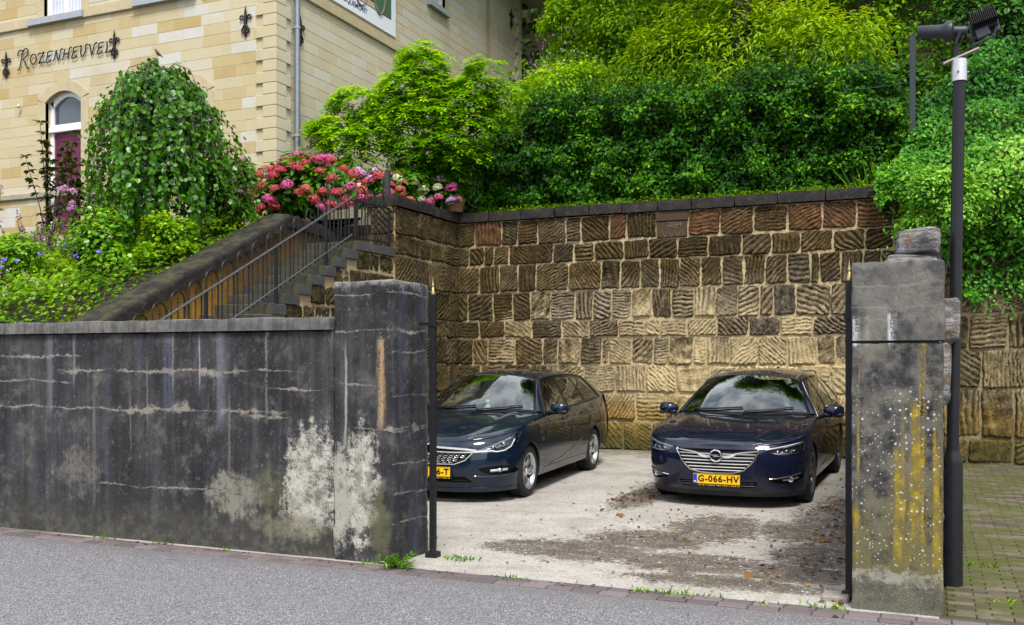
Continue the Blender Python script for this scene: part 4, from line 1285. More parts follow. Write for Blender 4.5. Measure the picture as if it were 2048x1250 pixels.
# the openings are real recesses: the core is cut away
def cut_core():
    core = [o for o in hs.children if o.name.startswith('wall_core')][0]
    me = core.data
    bpy.data.objects.remove(core)
    R = 0.20
    m = MB()
    def wall_with_holes(face, u0, u1, ops):
        F = on_face(face)
        us = sorted(set([u0, u1] + [v for o in ops for v in (o[0], o[1])]))
        zs = sorted(set([ZB, ZT] + [v for o in ops for v in (o[2], o[3] + o[4])]))
        for i in range(len(us) - 1):
            for j in range(len(zs) - 1):
                uc, zc = (us[i] + us[i + 1]) / 2, (zs[j] + zs[j + 1]) / 2
                hole = any(o[0] < uc < o[1] and o[2] < zc < o[3] + o[4] for o in ops)
                if not hole:
                    m.add([F(us[i], zs[j], -.0015), F(us[i + 1], zs[j], -.0015), F(us[i + 1], zs[j + 1], -.0015), F(us[i], zs[j + 1], -.0015)], [(0, 1, 2, 3)])
        for (a, b, z0, z1, rise) in ops:
            zt = z1 + rise
            for q in ([(a, z0), (a, zt)], [(b, z0), (b, zt)], [(a, z0), (b, z0)], [(a, zt), (b, zt)]):
                (p0, p1) = q
                m.add([F(*p0, -.0015), F(*p1, -.0015), F(*p1, -.03 - R), F(*p0, -.03 - R)], [(0, 1, 2, 3)])
    wall_with_holes('f', -22, HX - .0015, FRONT_OP)
    wall_with_holes('s', HY + .0015, 26.5, SIDE_OP)
    m.add([(-22, 26.47, ZB), (HX - .03, 26.47, ZB), (HX - .03, 26.47, ZT), (-22, 26.47, ZT)], [(0, 1, 2, 3)])
    m.add([(-22, HY, ZB), (-22, 26.47, ZB), (-22, 26.47, ZT), (-22, HY, ZT)], [(0, 1, 2, 3)])
    m.build('wall_core', JOINT, hs)
cut_core()
for op in FRONT_OP:
    opening('f', op, '')
for op in SIDE_OP:
    opening('s', op, '')
# spandrel infill over arched openings so that the arch reads as an arch
def spandrel(face, op):
    F = on_face(face); u0, u1, z0, z1, rise = op
    m = MB(); n = 10; c = (u0 + u1) / 2; hw = (u1 - u0) / 2
    for i in range(n):
        pts = []
        for j in (i, i + 1):
            f_ = -1 + 2 * j / n
            pts.append((c + hw * f_, z1 + rise * (1 - f_ * f_)))
        q = [pts[0], pts[1], (pts[1][0], z1 + rise + .01), (pts[0][0], z1 + rise + .01)]
        m.prism(q, lambda p: F(p[0], p[1], -.031), lambda p: F(p[0], p[1], -.22))
    m.build('arch_soffit', TRIM, hs)
for op in (FRONT_OP[0], FRONT_OP[1]): spandrel('f', op)
spandrel('s', SIDE_OP[0])

def frame_rect(m, F, u0, u1, z0, z1, w, d0, d1):
    slab2(m, F, u0, u0 + w, z0, z1, d0, d1); slab2(m, F, u1 - w, u1, z0, z1, d0, d1)
    slab2(m, F, u0 + w, u1 - w, z0, z0 + w, d0, d1); slab2(m, F, u0 + w, u1 - w, z1 - w, z1, d0, d1)
F = on_face('f')
# door with fanlight
u0, u1, z0, z1, rise = FRONT_OP[0]
dr = None
m = MB()
slab2(m, F, u0, u0 + .085, z0, z1 + .2, -.13, -.22); slab2(m, F, u1 - .085, u1, z0, z1 + .2, -.13, -.22)
slab2(m, F, u0 - .0, u1, 6.40, 6.50, -.07, -.21, .01); slab2(m, F, u0, u1, 6.50, 6.56, -.10, -.21, .008)
for i in range(10):
    c = (u0 + u1) / 2; hw = (u1 - u0) / 2; q = []
    for j in (i, i + 1):
        f_ = -1 + 2 * j / 10
        q.append(((c + hw * f_, z1 + rise * (1 - f_ * f_)), (c + (hw - .08) * f_, z1 - .09 + rise * (1 - f_ * f_))))
    m.prism([q[0][1], q[1][1], q[1][0], q[0][0]], lambda p: F(p[0], p[1], -.13), lambda p: F(p[0], p[1], -.21))
fr = m.build('door_frame', WHITE, hs)
m = MB(); slab2(m, F, u0 + .08, u1 - .08, 6.55, z1 + rise, -.17, -.19); m.build('fanlight_pane', PANE, fr)
m = MB(); slab2(m, F, u0 + .085, u1 - .085, z0, 6.40, -.165, -.21)
door = m.build('door', MAROON, hs)
m = MB()
for (a, b) in ((u0 + .16, (u0 + u1) / 2 - .03), ((u0 + u1) / 2 + .03, u1 - .16)):
    for (q0, q1) in ((z0 + .2, z0 + .85), (z0 + 1.0, z0 + 2.0)):
        frame_rect(m, F, a, b, q0, q1, .025, -.155, -.17)
        slab2(m, F, a + .05, b - .05, q0 + .05, q1 - .05, -.158, -.17, .01)
m.build('door_panel', MAROON, door)
m = MB(); m.lathe([(0, 0), (.022, .004), (.024, .02), (.014, .03), (.012, .05), (0, .05)], F(u1 - .13, z0 + 1.05, -.10), 12, Matrix.Rotation(rad(-90), 3, 'X')); m.build('door_knob', BRASS, door)
# upper sash windows
def casement(face, op, sill_d=.10, glass=CURT):
    F = on_face(face); u0, u1, z0, z1, rise = op
    m = MB(); frame_rect(m, F, u0, u1, z0, z1 + rise, .07, -.10, -.17)
    c = (u0 + u1) / 2
    slab2(m, F, c - .045, c + .045, z0 + .07, z1 + rise - .07, -.09, -.165)
    w = m.build('window_frame', WHITE, hs)
    for (a, b) in ((u0 + .05, c - .02), (c + .02, u1 - .05)):
        m = MB(); slab2(m, F, a, b, z0 + .05, z1 + rise - .05, -.13, -.15); m.build('window_pane', glass, w)
    m = MB(); a = BW + .17 if face == 'f' else .08
    poly = [(.12, z0 - .16), (.12, z0 - .03), (-.12, z0 + .005), (-.12, z0 - .16)]
    m.prism(poly, lambda p: F(u0 - a, p[1], p[0]), lambda p: F(u1 + a * (.35 if face == 'f' else 1), p[1], p[0]))
    m.build('window_sill', LEAD, w)
casement('f', FRONT_OP[2]); casement('f', FRONT_OP[3]); casement('s', SIDE_OP[1])
casement('f', FRONT_OP[1], glass=PANE)
# arched window behind the wisteria: brown boarded
F = on_face('s'); u0, u1, z0, z1, rise = SIDE_OP[0]
m = MB(); slab2(m, F, u0, u1, z0, z1 + rise, -.12, -.18); m.build('shutter_board', plain('brown_board', (0.13, 0.06, 0.03), 0.7, 0, 0.3, 8), hs)

# wrought iron lily-shaped wall anchors
def anchor(face, u, z, h=.60):
    F = on_face(face); m = MB()
    d = .035
    P = lambda a, b: F(u + a, z + b, d)
    m.tube([P(0, -h / 2), P(0, -h * .42), P(0, -.1), P(0, .12), P(0, h * .32), P(0, h / 2)], [.004, .024, .022, .026, .022, .003], 6)
    for sgn in (-1, 1):
        m.tube([P(sgn * .012, -.02), P(sgn * .035, .08), P(sgn * .075, .125), P(sgn * .115, .115), P(sgn * .13, .075), P(sgn * .105, .045), P(sgn * .08, .055), P(sgn * .082, .078)], [.016, .018, .017, .015, .014, .013, .012, .010], 6)
        m.tube([P(sgn * .01, -.05), P(sgn * .05, -.10), P(sgn * .085, -.15), P(sgn * .075, -.20), P(sgn * .04, -.215), P(sgn * .02, -.18), P(sgn * .04, -.15)], [.016, .017, .017, .016, .015, .013, .011], 6)
    m.tube([P(-.035, -.03), P(.035, -.03)], .016, 6)
    m.build('wall_anchor', IRON, hs, 60)
anchor('f', -18.1, 7.94); anchor('f', -15.05, 7.98); anchor('f', -11.80, 7.99); anchor('s', 15.53, 7.96); anchor('s', 25.75, 11.5)
# rain pipe
m = MB(); m.tube([(HX + .11, 15.32, 4.3), (HX + .11, 15.32, 12.6)], .052, 12); pp = m.build('rain_pipe', plain('zinc_pipe', (0.23, 0.26, 0.31), 0.45, 0.5, 0.2, 12), hs, True)
m = MB()
for zz in (5.9, 7.95, 10.2): m.lathe([(.055, -.02), (.062, -.02), (.062, .02), (.055, .02)], (HX + .11, 15.32, zz), 12); m.box(HX, HX + .06, 15.30, 15.34, zz - .012, zz + .012)
m.build('pipe_bracket', LEAD, pp)
m = MB(); m.lathe([(.012, 0), (.04, .01), (.04, .05), (.02, .07), (0, .07)], F(0, 0, 0) and (-16.72 - .95, HY - .05, 7.0), 10, Matrix.Rotation(rad(90), 3, 'X')); m.build('wall_lamp', plain('cream_lamp', (0.5, 0.45, 0.33), 0.5), hs)
# eaves and roof
m = MB(); m.box(-22.5, HX + .85, HY - .7, 27.5, 12.36, 12.50); m.build('eaves', WHITE, hs)
m = MB(); m.add([(-22.6, HY - .8, 12.52), (HX + .95, HY - .8, 12.52), (HX + .95, 27.6, 12.52), (-22.6, 27.6, 12.52), (-19, 20.7, 15.6), (-14.5, 20.7, 15.6)], [(0, 1, 5, 4), (1, 2, 5), (2, 3, 4, 5), (3, 0, 4)]); m.build('roof', plain('roof_slate', (0.05, 0.05, 0.055), 0.7, 0, 0.3, 12, 0.4), hs)

# ------------------------------------------------------------------ iron lettering on the front
nm = thing('house_name', 'hand-forged black iron lettering ROZENHEUVEL on the front of the house', 'lettering', (-16.5, HY - .03, 7.95))
L = {
 'R': [[(0, 0), (.05, .02), (.10, .18), (.14, .36), (.15, .40)], [(.00, .30), (.02, .38), (.08, .41), (.14, .40), (.16, .37), (.20, .42), (.27, .42), (.30, .36), (.27, .28), (.16, .21)], [(.16, .21), (.22, .14), (.26, .05), (.31, .0), (.34, .02)]],
 'O': [[(.08, 0), (.02, .05), (.0, .12), (.04, .19), (.10, .21), (.16, .17), (.17, .10), (.14, .03), (.08, 0)]],
 'Z': [[(.0, .17), (.03, .21), (.12, .20), (.17, .22), (.10, .12), (.02, .0), (.08, .02), (.16, .0), (.18, .04)]],
 'E': [[(.18, .21), (.06, .20), (.04, .11), (.0, .0), (.10, .0), (.15, .03)], [(.04, .11), (.13, .12)]],
 'N': [[(-.02, .01), (.02, .03), (.05, .12), (.08, .21), (.10, .10), (.14, .0), (.18, .12), (.21, .21), (.26, .22)]],
 'H': [[(-.03, .0), (.0, .01), (.03, .10), (.06, .21)], [(.03, .10), (.10, .105), (.165, .115)], [(.14, .0), (.16, .10), (.19, .20), (.24, .225)]],
 'U': [[(.0, .21), (.05, .21), (.03, .10), (.05, .01), (.11, .01), (.16, .10), (.17, .21), (.22, .23)]],
 'V': [[(.0, .20), (.04, .21), (.06, .10), (.09, .0), (.13, .10), (.17, .20), (.23, .23)]],
 'L': [[(.05, .22), (.05, .12), (.03, .02), (.0, .0), (.10, .0), (.15, .04)]],
}
u = -1.24
for i, ch in enumerate("ROZENHEUVEL"):
    m = MB()
    for stk in L[ch]:
        P = [Vector((u + a, -.012, b)) for a, b in stk]
        # smooth the stroke
        Q = []
        for k in range(len(P) - 1):
            p0 = P[max(k - 1, 0)]; p1 = P[k]; p2 = P[k + 1]; p3 = P[min(k + 2, len(P) - 1)]
            for s in (0, .25, .5, .75):
                Q.append(0.5 * ((2 * p1) + (p2 - p0) * s + (2 * p0 - 5 * p1 + 4 * p2 - p3) * s * s + (-p0 + 3 * p1 - 3 * p2 + p3) * s ** 3))
        Q.append(P[-1])
        m.tube(Q, .0125, 6)
    o = m.build('letter', IRON, nm, True)
    o.location = (0, 0, -.17 if i == 0 else -.10)
    u += {'R': .37, 'O': .225, 'Z': .225, 'E': .215, 'N': .26, 'H': .25, 'U': .245, 'V': .235, 'L': .2}[ch]

# ------------------------------------------------------------------ painted panel of a cyclist (only its foot is in the picture)
po = thing('painted_panel', 'white-bordered painted panel of a bicycle on the side of the house', 'poster', (HX + .03, 17.55, 8.93))
PW, PH = 1.58, 3.3
def pb(name, mat, y0, y1, z0, z1, d0, d1):
    m = MB(); m.box(d0, d1, y0, y1, z0, z1); return m.build(name, mat, po)
pb('border', plain('panel_white', (0.72, 0.76, 0.84), 0.35, 0, 0.03), -PW, PW, 0, PH, -.02, .012)
pb('edge_line', plain('panel_navy', (0.04, 0.06, 0.12), 0.4), -PW + .20, PW - .20, .33, PH - .2, .012, .014)
def m_paint():
    t = T("painted_road"); x, y, z = t.xyz(); n = t.noise(4, 5, .7); n3 = t.noise(18, 5, .7)
    c = t.mix(n3, (0.40, 0.33, 0.23), (0.54, 0.46, 0.34))
    gl = t.ss(t.add(t.sub(y, t.mul(t.sub(z, 8.9), 0.55)), t.mul(t.sub(n, .5), .35)), 17.78, 17.85)
    lo = t.ss(z, 9.75, 9.95)
    c = t.mix(t.mul(t.ss(t.add(t.sub(y, 18.1), t.mul(t.sub(z, 9.55), .9)), -.05, .12), 1.0), c, t.mix(n3, (0.03, 0.09, 0.055), (0.10, 0.19, 0.12)))
    t.col(c); t.p(Roughness=.4)
    return t.m
pb('picture', m_paint(), -PW + .215, PW - .215, .345, PH - .215, .014, .016)
m = MB()
for (yc, zc, ry, rz) in ((.10, .66, .25, .42), (.86, .72, .24, .42)):
    m.tube([(.021, yc + ry * math.cos(a), zc + rz * math.sin(a)) for a in np.linspace(0, 6.283, 33)], .022, 5)
wh = m.build('painted_wheel', plain('painted_tyre', (0.22, 0.15, 0.13), 0.5, 0, .2), po)
m = MB(); m.tube([(.022, .10, .66), (.022, .35, 1.3), (.022, .86, .72)], .012, 5); m.tube([(.022, .40, .62), (.022, .66, .62), (.022, .66, .50), (.022, .40, .50), (.022, .40, .62)], .012, 5); m.build('painted_pedal', plain('painted_black', (0.03, 0.03, 0.04), .5), po)
m = MB(); m.prism([(.30, .80), (.42, .60), (.68, .66), (.72, 1.1), (.45, 1.4), (.28, 1.1)], lambda p: (.0165, p[0], p[1]), lambda p: (.019, p[0], p[1])); m.build('painted_trouser', plain('painted_blue', (0.045, 0.10, 0.30), .5, 0, .3, 12), po)
CI = plain('caption_ink', (0.05, 0.07, 0.14), .5)
for wd, yy in (('SPORT', -1.02), ('FAUQUEMONT', -.18)):
    o = link('caption', text_mesh(wd, 0.155, .001, .004, 'CENTER', 0, 1.05), CI, po); o.location = (.014, yy, .17); o.rotation_euler = (rad(90), 0, rad(90))
# ------------------------------------------------------------------ cars
def spl(xs, ys):
    """natural cubic spline through the points"""
    x = np.array(xs, float); y = np.array(ys, float); n = len(x); h = np.diff(x)
    A = np.zeros((n, n)); b = np.zeros(n); A[0, 0] = A[-1, -1] = 1
    for i in range(1, n - 1):
        A[i, i - 1] = h[i - 1]; A[i, i] = 2 * (h[i - 1] + h[i]); A[i, i + 1] = h[i]
        b[i] = 6 * ((y[i + 1] - y[i]) / h[i] - (y[i] - y[i - 1]) / h[i - 1])
    M = np.linalg.solve(A, b)
    def f(q):
        q = np.clip(np.asarray(q, float), x[0], x[-1])
        i = np.clip(np.searchsorted(x, q) - 1, 0, n - 2)
        a = (x[i + 1] - q) / h[i]; c = (q - x[i]) / h[i]
        return a * y[i] + c * y[i + 1] + ((a ** 3 - a) * M[i] + (c ** 3 - c) * M[i + 1]) * h[i] ** 2 / 6
    return f

def inpoly(P, poly):
    poly = np.asarray(poly); x, y = P[:, 0], P[:, 1]
    c = np.zeros(len(P), bool); j = len(poly) - 1
    for i in range(len(poly)):
        xi, yi = poly[i]; xj, yj = poly[j]
        k = ((yi > y) != (yj > y)) & (x < (xj - xi) * (y - yi) / (yj - yi + 1e-12) + xi)
        c ^= k; j = i
    return c

def dens(poly, step, closed=True):
    out = []
    n = len(poly)
    for i in range(n if closed else n - 1):
        a = np.array(poly[i], float); b = np.array(poly[(i + 1) % n], float)
        k = max(1, int(np.ceil(np.linalg.norm(b - a) / step)))
        for s in range(k): out.append(tuple(a + (b - a) * s / k))
    if not closed: out.append(tuple(poly[-1]))
    return out

def smooth_poly(poly, n=4):
    """rounded closed outline through the points"""
    P = [np.array(p, float) for p in poly]; N = len(P); out = []
    for k in range(N):
        p0, p1, p2, p3 = P[k - 1], P[k], P[(k + 1) % N], P[(k + 2) % N]
        for s in np.arange(n) / n:
            out.append(tuple(0.5 * ((2 * p1) + (p2 - p0) * s + (2 * p0 - 5 * p1 + 4 * p2 - p3) * s * s + (-p0 + 3 * p1 - 3 * p2 + p3) * s ** 3)))
    return out

def panel(name, fn, outline, mat, parent, holes=(), step=0.04, scale=(1, 1), off=0.0, rim=0.0, flip=False, mirror=False, orient=None):
    """trimmed piece of the surface fn(u,v)->(n,3): outline and holes are polygons in (u,v).
    rim: the edge is turned in by that much, so that gaps have depth. orient: reference direction for the normals"""
    sc = np.array(scale, float)
    loops = [dens(np.array(outline) * sc, step)] + [dens(np.array(h) * sc, step) for h in holes]
    pts, edges = [], []
    for lp in loops:
        b = len(pts); pts += lp
        edges += [(b + i, b + (i + 1) % len(lp)) for i in range(len(lp))]
    lo = np.min(loops[0], axis=0); hi = np.max(loops[0], axis=0)
    gx, gy = np.meshgrid(np.arange(lo[0] + step * .37, hi[0], step), np.arange(lo[1] + step * .41, hi[1], step))
    G = np.stack([gx.ravel(), gy.ravel()], 1)
    if len(G):
        k = inpoly(G, loops[0])
        for h in loops[1:]: k &= ~inpoly(G, h)
        G = G[k]
        B = np.array(pts)
        if len(G):
            dm = np.min(((G[:, None, :] - B[None]) ** 2).sum(-1), axis=1)
            G = G[dm > (step * .45) ** 2]
        pts += [tuple(g) for g in G]
    vs, _, fs, _, _, _ = delaunay_2d_cdt([Vector(p) for p in pts], edges, [], 0, 1e-5, False)
    V2 = np.array([(v.x, v.y) for v in vs]); F = np.array([f for f in fs if len(f) == 3])
    cen = V2[F].mean(1)
    k = inpoly(cen, loops[0])
    for h in loops[1:]: k &= ~inpoly(cen, h)
    F = F[k]
    used = np.unique(F); re = np.full(len(V2), -1); re[used] = np.arange(len(used)); V2 = V2[used] / sc; F = re[F]
    V, N = surf(fn, V2, orient)
    V = V + N * off
    # winding to match normals
    fn_ = np.cross(V[F[:, 1]] - V[F[:, 0]], V[F[:, 2]] - V[F[:, 0]])
    bad = (fn_ * N[F].mean(1)).sum(1) < 0
    F[bad] = F[bad][:, ::-1]
    if rim:
        # boundary edges get a skirt
        ed = {}
        for f in F:
            for a, b in ((f[0], f[1]), (f[1], f[2]), (f[2], f[0])):
                ed[(a, b)] = ed.get((a, b), 0) + 1
        be = [(a, b) for (a, b) in ed if (b, a) not in ed]
        idx = sorted(set([a for a, b in be] + [b for a, b in be])); mp = {v: len(V) + i for i, v in enumerate(idx)}
        V = np.concatenate([V, V[idx] - N[idx] * rim]); N = np.concatenate([N, N[idx]])
        ex = []
        for a, b in be: ex += [(b, a, mp[a]), (b, mp[a], mp[b])]
        F = np.concatenate([F, np.array(ex)])
    def mk(Vx, Nx, Fx):
        me = np_mesh(name, Vx, Fx.ravel(), np.full(len(Fx), 3), True, None, Nx)
        return link(name, me, mat, parent)
    o = mk(V, N, F)
    if mirror:
        Vm = V * [-1, 1, 1]; Nm = N * [-1, 1, 1]
        return o, mk(Vm, Nm, F[:, ::-1])
    return o

def surf(fn, UV, orient=None):
    e = 1e-3
    V = fn(UV[:, 0], UV[:, 1])
    du = fn(UV[:, 0] + e, UV[:, 1]) - fn(UV[:, 0] - e, UV[:, 1])
    dv = fn(UV[:, 0], UV[:, 1] + e) - fn(UV[:, 0], UV[:, 1] - e)
    N = np.cross(du, dv); L_ = np.linalg.norm(N, axis=1)[:, None]; N = N / np.maximum(L_, 1e-12)
    ref = orient(V) if callable(orient) else np.array(orient if orient is not None else (0, 0, 1.0), float)
    s = np.sign((N * ref).sum(1)); s[s == 0] = 1
    return V, N * s[:, None]

def m_carpaint(name, c, c2):
    t = T(name)
    lw = t.n('ShaderNodeLayerWeight'); lw.inputs[0].default_value = 0.35
    n = t.noise(1400, 2, .5, vec=t.obj()); d = t.noise(3, 5, .7, vec=t.obj())
    base = t.mix(lw.outputs['Facing'], c2, c)
    base = t.mix(t.mul(t.ss(d, .5, .8), .06), base, (0.2, 0.19, 0.17))
    t.col(base)
    t.p(Metallic=t.ss(n, .3, .7, .05, .25), Roughness=.42, Coat_Weight=1.0, Coat_Roughness=t.ss(d, .3, .8, .006, .03), IOR=1.45)
    t.b.inputs['Specular IOR Level'].default_value = 0.05
    return t.m
PAINT_A = m_carpaint("petrol_blue_paint", (0.0015, 0.005, 0.012), (0.003, 0.012, 0.028))
PAINT_B = m_carpaint("midnight_blue_paint", (0.002, 0.003, 0.009), (0.004, 0.007, 0.026))
CHROME = plain("chrome", (0.78, 0.79, 0.81), 0.10, 1.0, 0.04, 30)
SATIN = plain("satin_silver", (0.58, 0.59, 0.61), 0.28, 0.9, 0.08, 30)
DARKRIM = plain("dark_alloy", (0.20, 0.19, 0.19), 0.3, 0.85, 0.15, 20)
BLKPL = plain("black_plastic", (0.012, 0.012, 0.013), 0.5, 0, 0.3, 60, 0.1)
GLOSSB = plain("gloss_black", (0.006, 0.006, 0.007), 0.08, 0, 0.2, 10)
RUBBER = plain("tyre_rubber", (0.018, 0.018, 0.019), 0.75, 0, 0.3, 40, 0.3)
SEAT = plain("dark_cloth", (0.02, 0.02, 0.022), 0.85, 0, 0.3, 60)
REDL = plain("red_lens", (0.45, 0.012, 0.01), 0.15, 0, 0.1, 40)
PLATE_Y = plain("plate_yellow", (0.80, 0.47, 0.01), 0.4, 0, 0.05, 20)
PLATE_B = plain("plate_blue", (0.01, 0.05, 0.42), 0.4)
INK = plain("plate_ink", (0.008, 0.008, 0.008), 0.5)
def m_glass(name, tint, body, mixv):
    t = T(name)
    tr = t.n('ShaderNodeBsdfTransparent'); tr.inputs[0].default_value = tint + (1,)
    gl = t.n('ShaderNodeBsdfGlossy'); gl.inputs['Roughness'].default_value = 0.012
    gl.inputs['Color'].default_value = (0.95, 1.0, 0.98, 1)
    fr = t.n('ShaderNodeFresnel'); fr.inputs['IOR'].default_value = 1.55
    n = t.noise(2, 4, vec=t.obj())
    ms = t.n('ShaderNodeMixShader')
    f = t.mt('MULTIPLY_ADD', fr.outputs[0], mixv[1], t.mul(t.ss(n, .2, .8, .9, 1.1), mixv[0]))
    t.set(ms.inputs[0], f); t.t.links.new(tr.outputs[0], ms.inputs[1]); t.t.links.new(gl.outputs[0], ms.inputs[2])
    t.t.links.new(ms.outputs[0], t.out.inputs['Surface'])
    return t.m
WSCREEN = m_glass("windscreen_glass", (0.55, 0.68, 0.62), None, (0.06, 2.0))
SIDEGL = m_glass("tinted_glass", (0.16, 0.18, 0.17), None, (0.04, 1.6))
LENS = m_glass("lamp_lens", (0.92, 0.94, 0.96), None, (0.03, 1.0))

def car(P):
    paint = P['paint']
    root = thing(P['name'], P['label'], 'car', P['loc'], P['rz'])
    L_, yc, n = P['L'], P['yc'], P['n']
    y0 = spl(*P['nose']); Wz = spl(*P['sect']); zt = spl(*P['belt'])
    yr, nr = P['yr'], 3.2
    def yend(z): return L_ - 0.10 * np.clip((z - .5) / .5, 0, 1) ** 2 - 0.0 * z
    def plan_side(y, z):
        a = np.clip((yc - y) / (yc - y0(z)), 0, 1)
        f_ = (1 - a ** n) ** (1 / n)
        b = np.clip((y - yr) / (yend(z) - yr), 0, 1)
        g = (1 - .55 * b ** nr) ** (1 / nr) if False else 1 - 0.16 * b ** 2.6
        return f_ * g
    def side_x(y, z): return Wz(z) * plan_side(y, z)
    def S(y, z):                 # side surface, +x side
        return np.stack([side_x(y, z), y, z], -1)
    def Bt(t, z):                # belt round the nose: t is the bearing, -1..1 the corner, beyond that along the side
        sg = np.sign(t) + (t == 0); a = np.abs(t)
        th = np.minimum(a, 1) * math.pi / 2
        yy0 = y0(z); W = Wz(z)
        r = 1 / ((np.abs(np.cos(th)) / (yc - yy0)) ** n + (np.abs(np.sin(th)) / W) ** n) ** (1 / n)
        x = r * np.sin(th); y = yc - r * np.cos(th)
        ex = np.clip(a - 1, 0, None); y = y + ex; x = np.where(a > 1, W, x)
        return np.stack([x * sg, y, z], -1)
    def tf(x, z):                # front-view point -> (t, z)
        z = float(z); W = float(Wz(z)); yy0 = float(y0(z))
        y = yc - (yc - yy0) * (1 - min(abs(x) / W, .9999) ** n) ** (1 / n)
        return (math.copysign(math.atan2(abs(x), yc - y) / (math.pi / 2), x), z)
    def ts(y, z, sg=1):          # side-view point -> (t, z)
        z = float(z); x = float(side_x(np.array(y), np.array(z)))
        return (sg * (math.atan2(x, yc - y) / (math.pi / 2) if y < yc else 1 + y - yc), z)
    outw = lambda V: np.stack([V[:, 0], V[:, 1] - yc - .3, 0 * V[:, 0]], 1)
    outs = lambda V: np.stack([np.ones(len(V)), 0 * V[:, 0], 0.2 + 0 * V[:, 0]], 1)
    wf, wr, zc, Ra = P['wf'], P['wr'], P['zc'], P['Ra']
    # ---- nose panel
    top = [float(v) for v in (0,)]
    nb = P['yb']                 # seam between bumper and wing
    a_s = math.asin(min(1, max(-1, (nb - wf) / -Ra))) if abs(nb - wf) < Ra else 0
    zs_ = zc + math.sqrt(max(Ra ** 2 - (nb - wf) ** 2, 0)) if abs(nb - wf) < Ra else zc
    def ztop_t(t):               # top line of the nose at bearing t
        z = .72
        for _ in range(6):
            y = Bt(np.array([t]), np.array([z]))[0][1]; z = float(zt(y))
        return z
    yl = wf - math.sqrt(max(Ra ** 2 - (P['zb'] - zc) ** 2, 0))
    right = [ts(yl, P['zb'])]
    for a in np.linspace(math.atan2(P['zb'] - zc, yl - wf) % (2 * math.pi), math.atan2(zs_ - zc, nb - wf), 8)[1:]:
        right.append(ts(wf + Ra * math.cos(a), zc + Ra * math.sin(a)))
    right.append(ts(nb, float(zt(nb))))
    tt = right[-1][0]
    topline = [(t, ztop_t(t)) for t in np.linspace(tt, 0, 22)[1:]]
    half = right + topline
    nose = [(t, z) for t, z in half] + [(-t, z) for t, z in half[::-1][1:]]
    fm = lambda pts: [tf(*p) for p in pts]
    mir = lambda poly: [(-t, z) for t, z in poly][::-1]
    lamp = smooth_poly(fm(P['lamp']) if not P.get('lamp_t') else P['lamp_t'], 3)
    grille = fm(P['grille']); intake = fm(P['intake']); fog = smooth_poly(fm(P['fog']), 3)
    holes = [lamp, mir(lamp), grille, intake, fog, mir(fog)]
    panel('front_bumper', Bt, nose, paint, root, holes, .035, (1.15, 1), rim=.02, orient=outw)
    # lower lip
    zb = P['zb']
    lip = [(t, zb + .0) for t in np.linspace(-right[0][0], right[0][0], 30)] + [(t, zb - .055) for t in np.linspace(right[0][0], -right[0][0], 30)]
    def Lip(t, z):
        V = Bt(t, np.full_like(t, zb)); k = (zb - z) / .055
        V[:, 2] = z; V[:, 1] += -.012 * np.sin(np.clip(k, 0, 1) * 3.1) + .01 * k; return V
    panel('front_lip', Lip, lip, P['lipmat'], root, (), .05, (1.15, 1), orient=outw, rim=.03)
    # ---- recess surfaces behind the openings
    def back(name, poly, depth, mat, orient=outw):
        return panel(name, Bt, poly, mat, root, (), .05, (1.15, 1), off=-depth, orient=orient)
    def grow(poly, k):
        c = np.mean(poly, axis=0); return [tuple(c + (np.array(p) - c) * k) for p in poly]
    g = back('grille', grow(grille, 1.06), .045, BLKPL)
    back('lower_intake', grow(intake, 1.06), .05, BLKPL)
    def edge3(poly, off=0.004, closed=True, st=.02):
        q = np.array(dens(poly, st, closed)); V, N = surf(Bt, q, outw); V = V + N * off
        return [Vector(v) for v in V] + ([Vector(V[0])] if closed else [])
    def ribbon(name, poly, r, mat, parent, off=.002, closed=True, flat=None):
        m = MB(); m.tube(edge3(poly, off, closed), r, 6, not closed)
        return m.build(name, mat, parent, True)
    P['grille_fn'](locals())
    for sg in (1, -1):
        lp = lamp if sg > 0 else mir(lamp)
        hl = panel('headlight', Bt, grow(lp, 1.03), P['lampback'], root, (), .04, (1.15, 1), off=-.055, orient=outw)
        panel('lens', Bt, grow(lp, .985), LENS, hl, (), .04, (1.15, 1), off=.0, orient=outw, rim=.01)
        P['lamp_fn'](locals(), sg, hl, lp)
        fo = fog if sg > 0 else mir(fog)
        fl = panel('fog_light', Bt, grow(fo, 1.05), BLKPL, root, (), .03, (1.15, 1), off=-.04, orient=outw)
        P['fog_fn'](locals(), sg, fl)
    # ---- wings, doors, flanks
    def arc(c, a0, a1, k=14):
        return [(c + Ra * math.cos(a), zc + Ra * math.sin(a)) for a in np.linspace(a0, a1, k)]
    def topl(ya, yb_, k=14): return [(y, float(zt(y))) for y in np.linspace(ya, yb_, k)]
    sb = P['sill']
    G_ = .005
    d1, d2, d3 = P['doors']           # front edge of front door, between doors, rear edge of rear door at the belt
    a1 = math.asin((sb - zc) / Ra)
    s_ang = math.atan2(zs_ - zc, nb - wf)
    wing = [(nb + G_, zs_)] + [(nb + G_, float(zt(nb)))] + topl(nb + G_, d1 - G_)[1:] + [(d1 - .02, .62), (d1 - .045, sb + .06), (d1 - .045, sb)] + arc(wf, a1, s_ang)
    panel('wing', S, wing, paint, root, (), .04, rim=.015, orient=outs, mirror=True)
    fd = [(d1 + G_, float(zt(d1)))] + topl(d1 + G_, d2 - G_)[1:] + [(d2 - G_, sb + .09), (d1 - .042 + G_, sb + .09), (d1 - .02 + G_, .62)]
    rb = wr - math.sqrt(Ra ** 2 - (sb + .09 - zc) ** 2) - .03
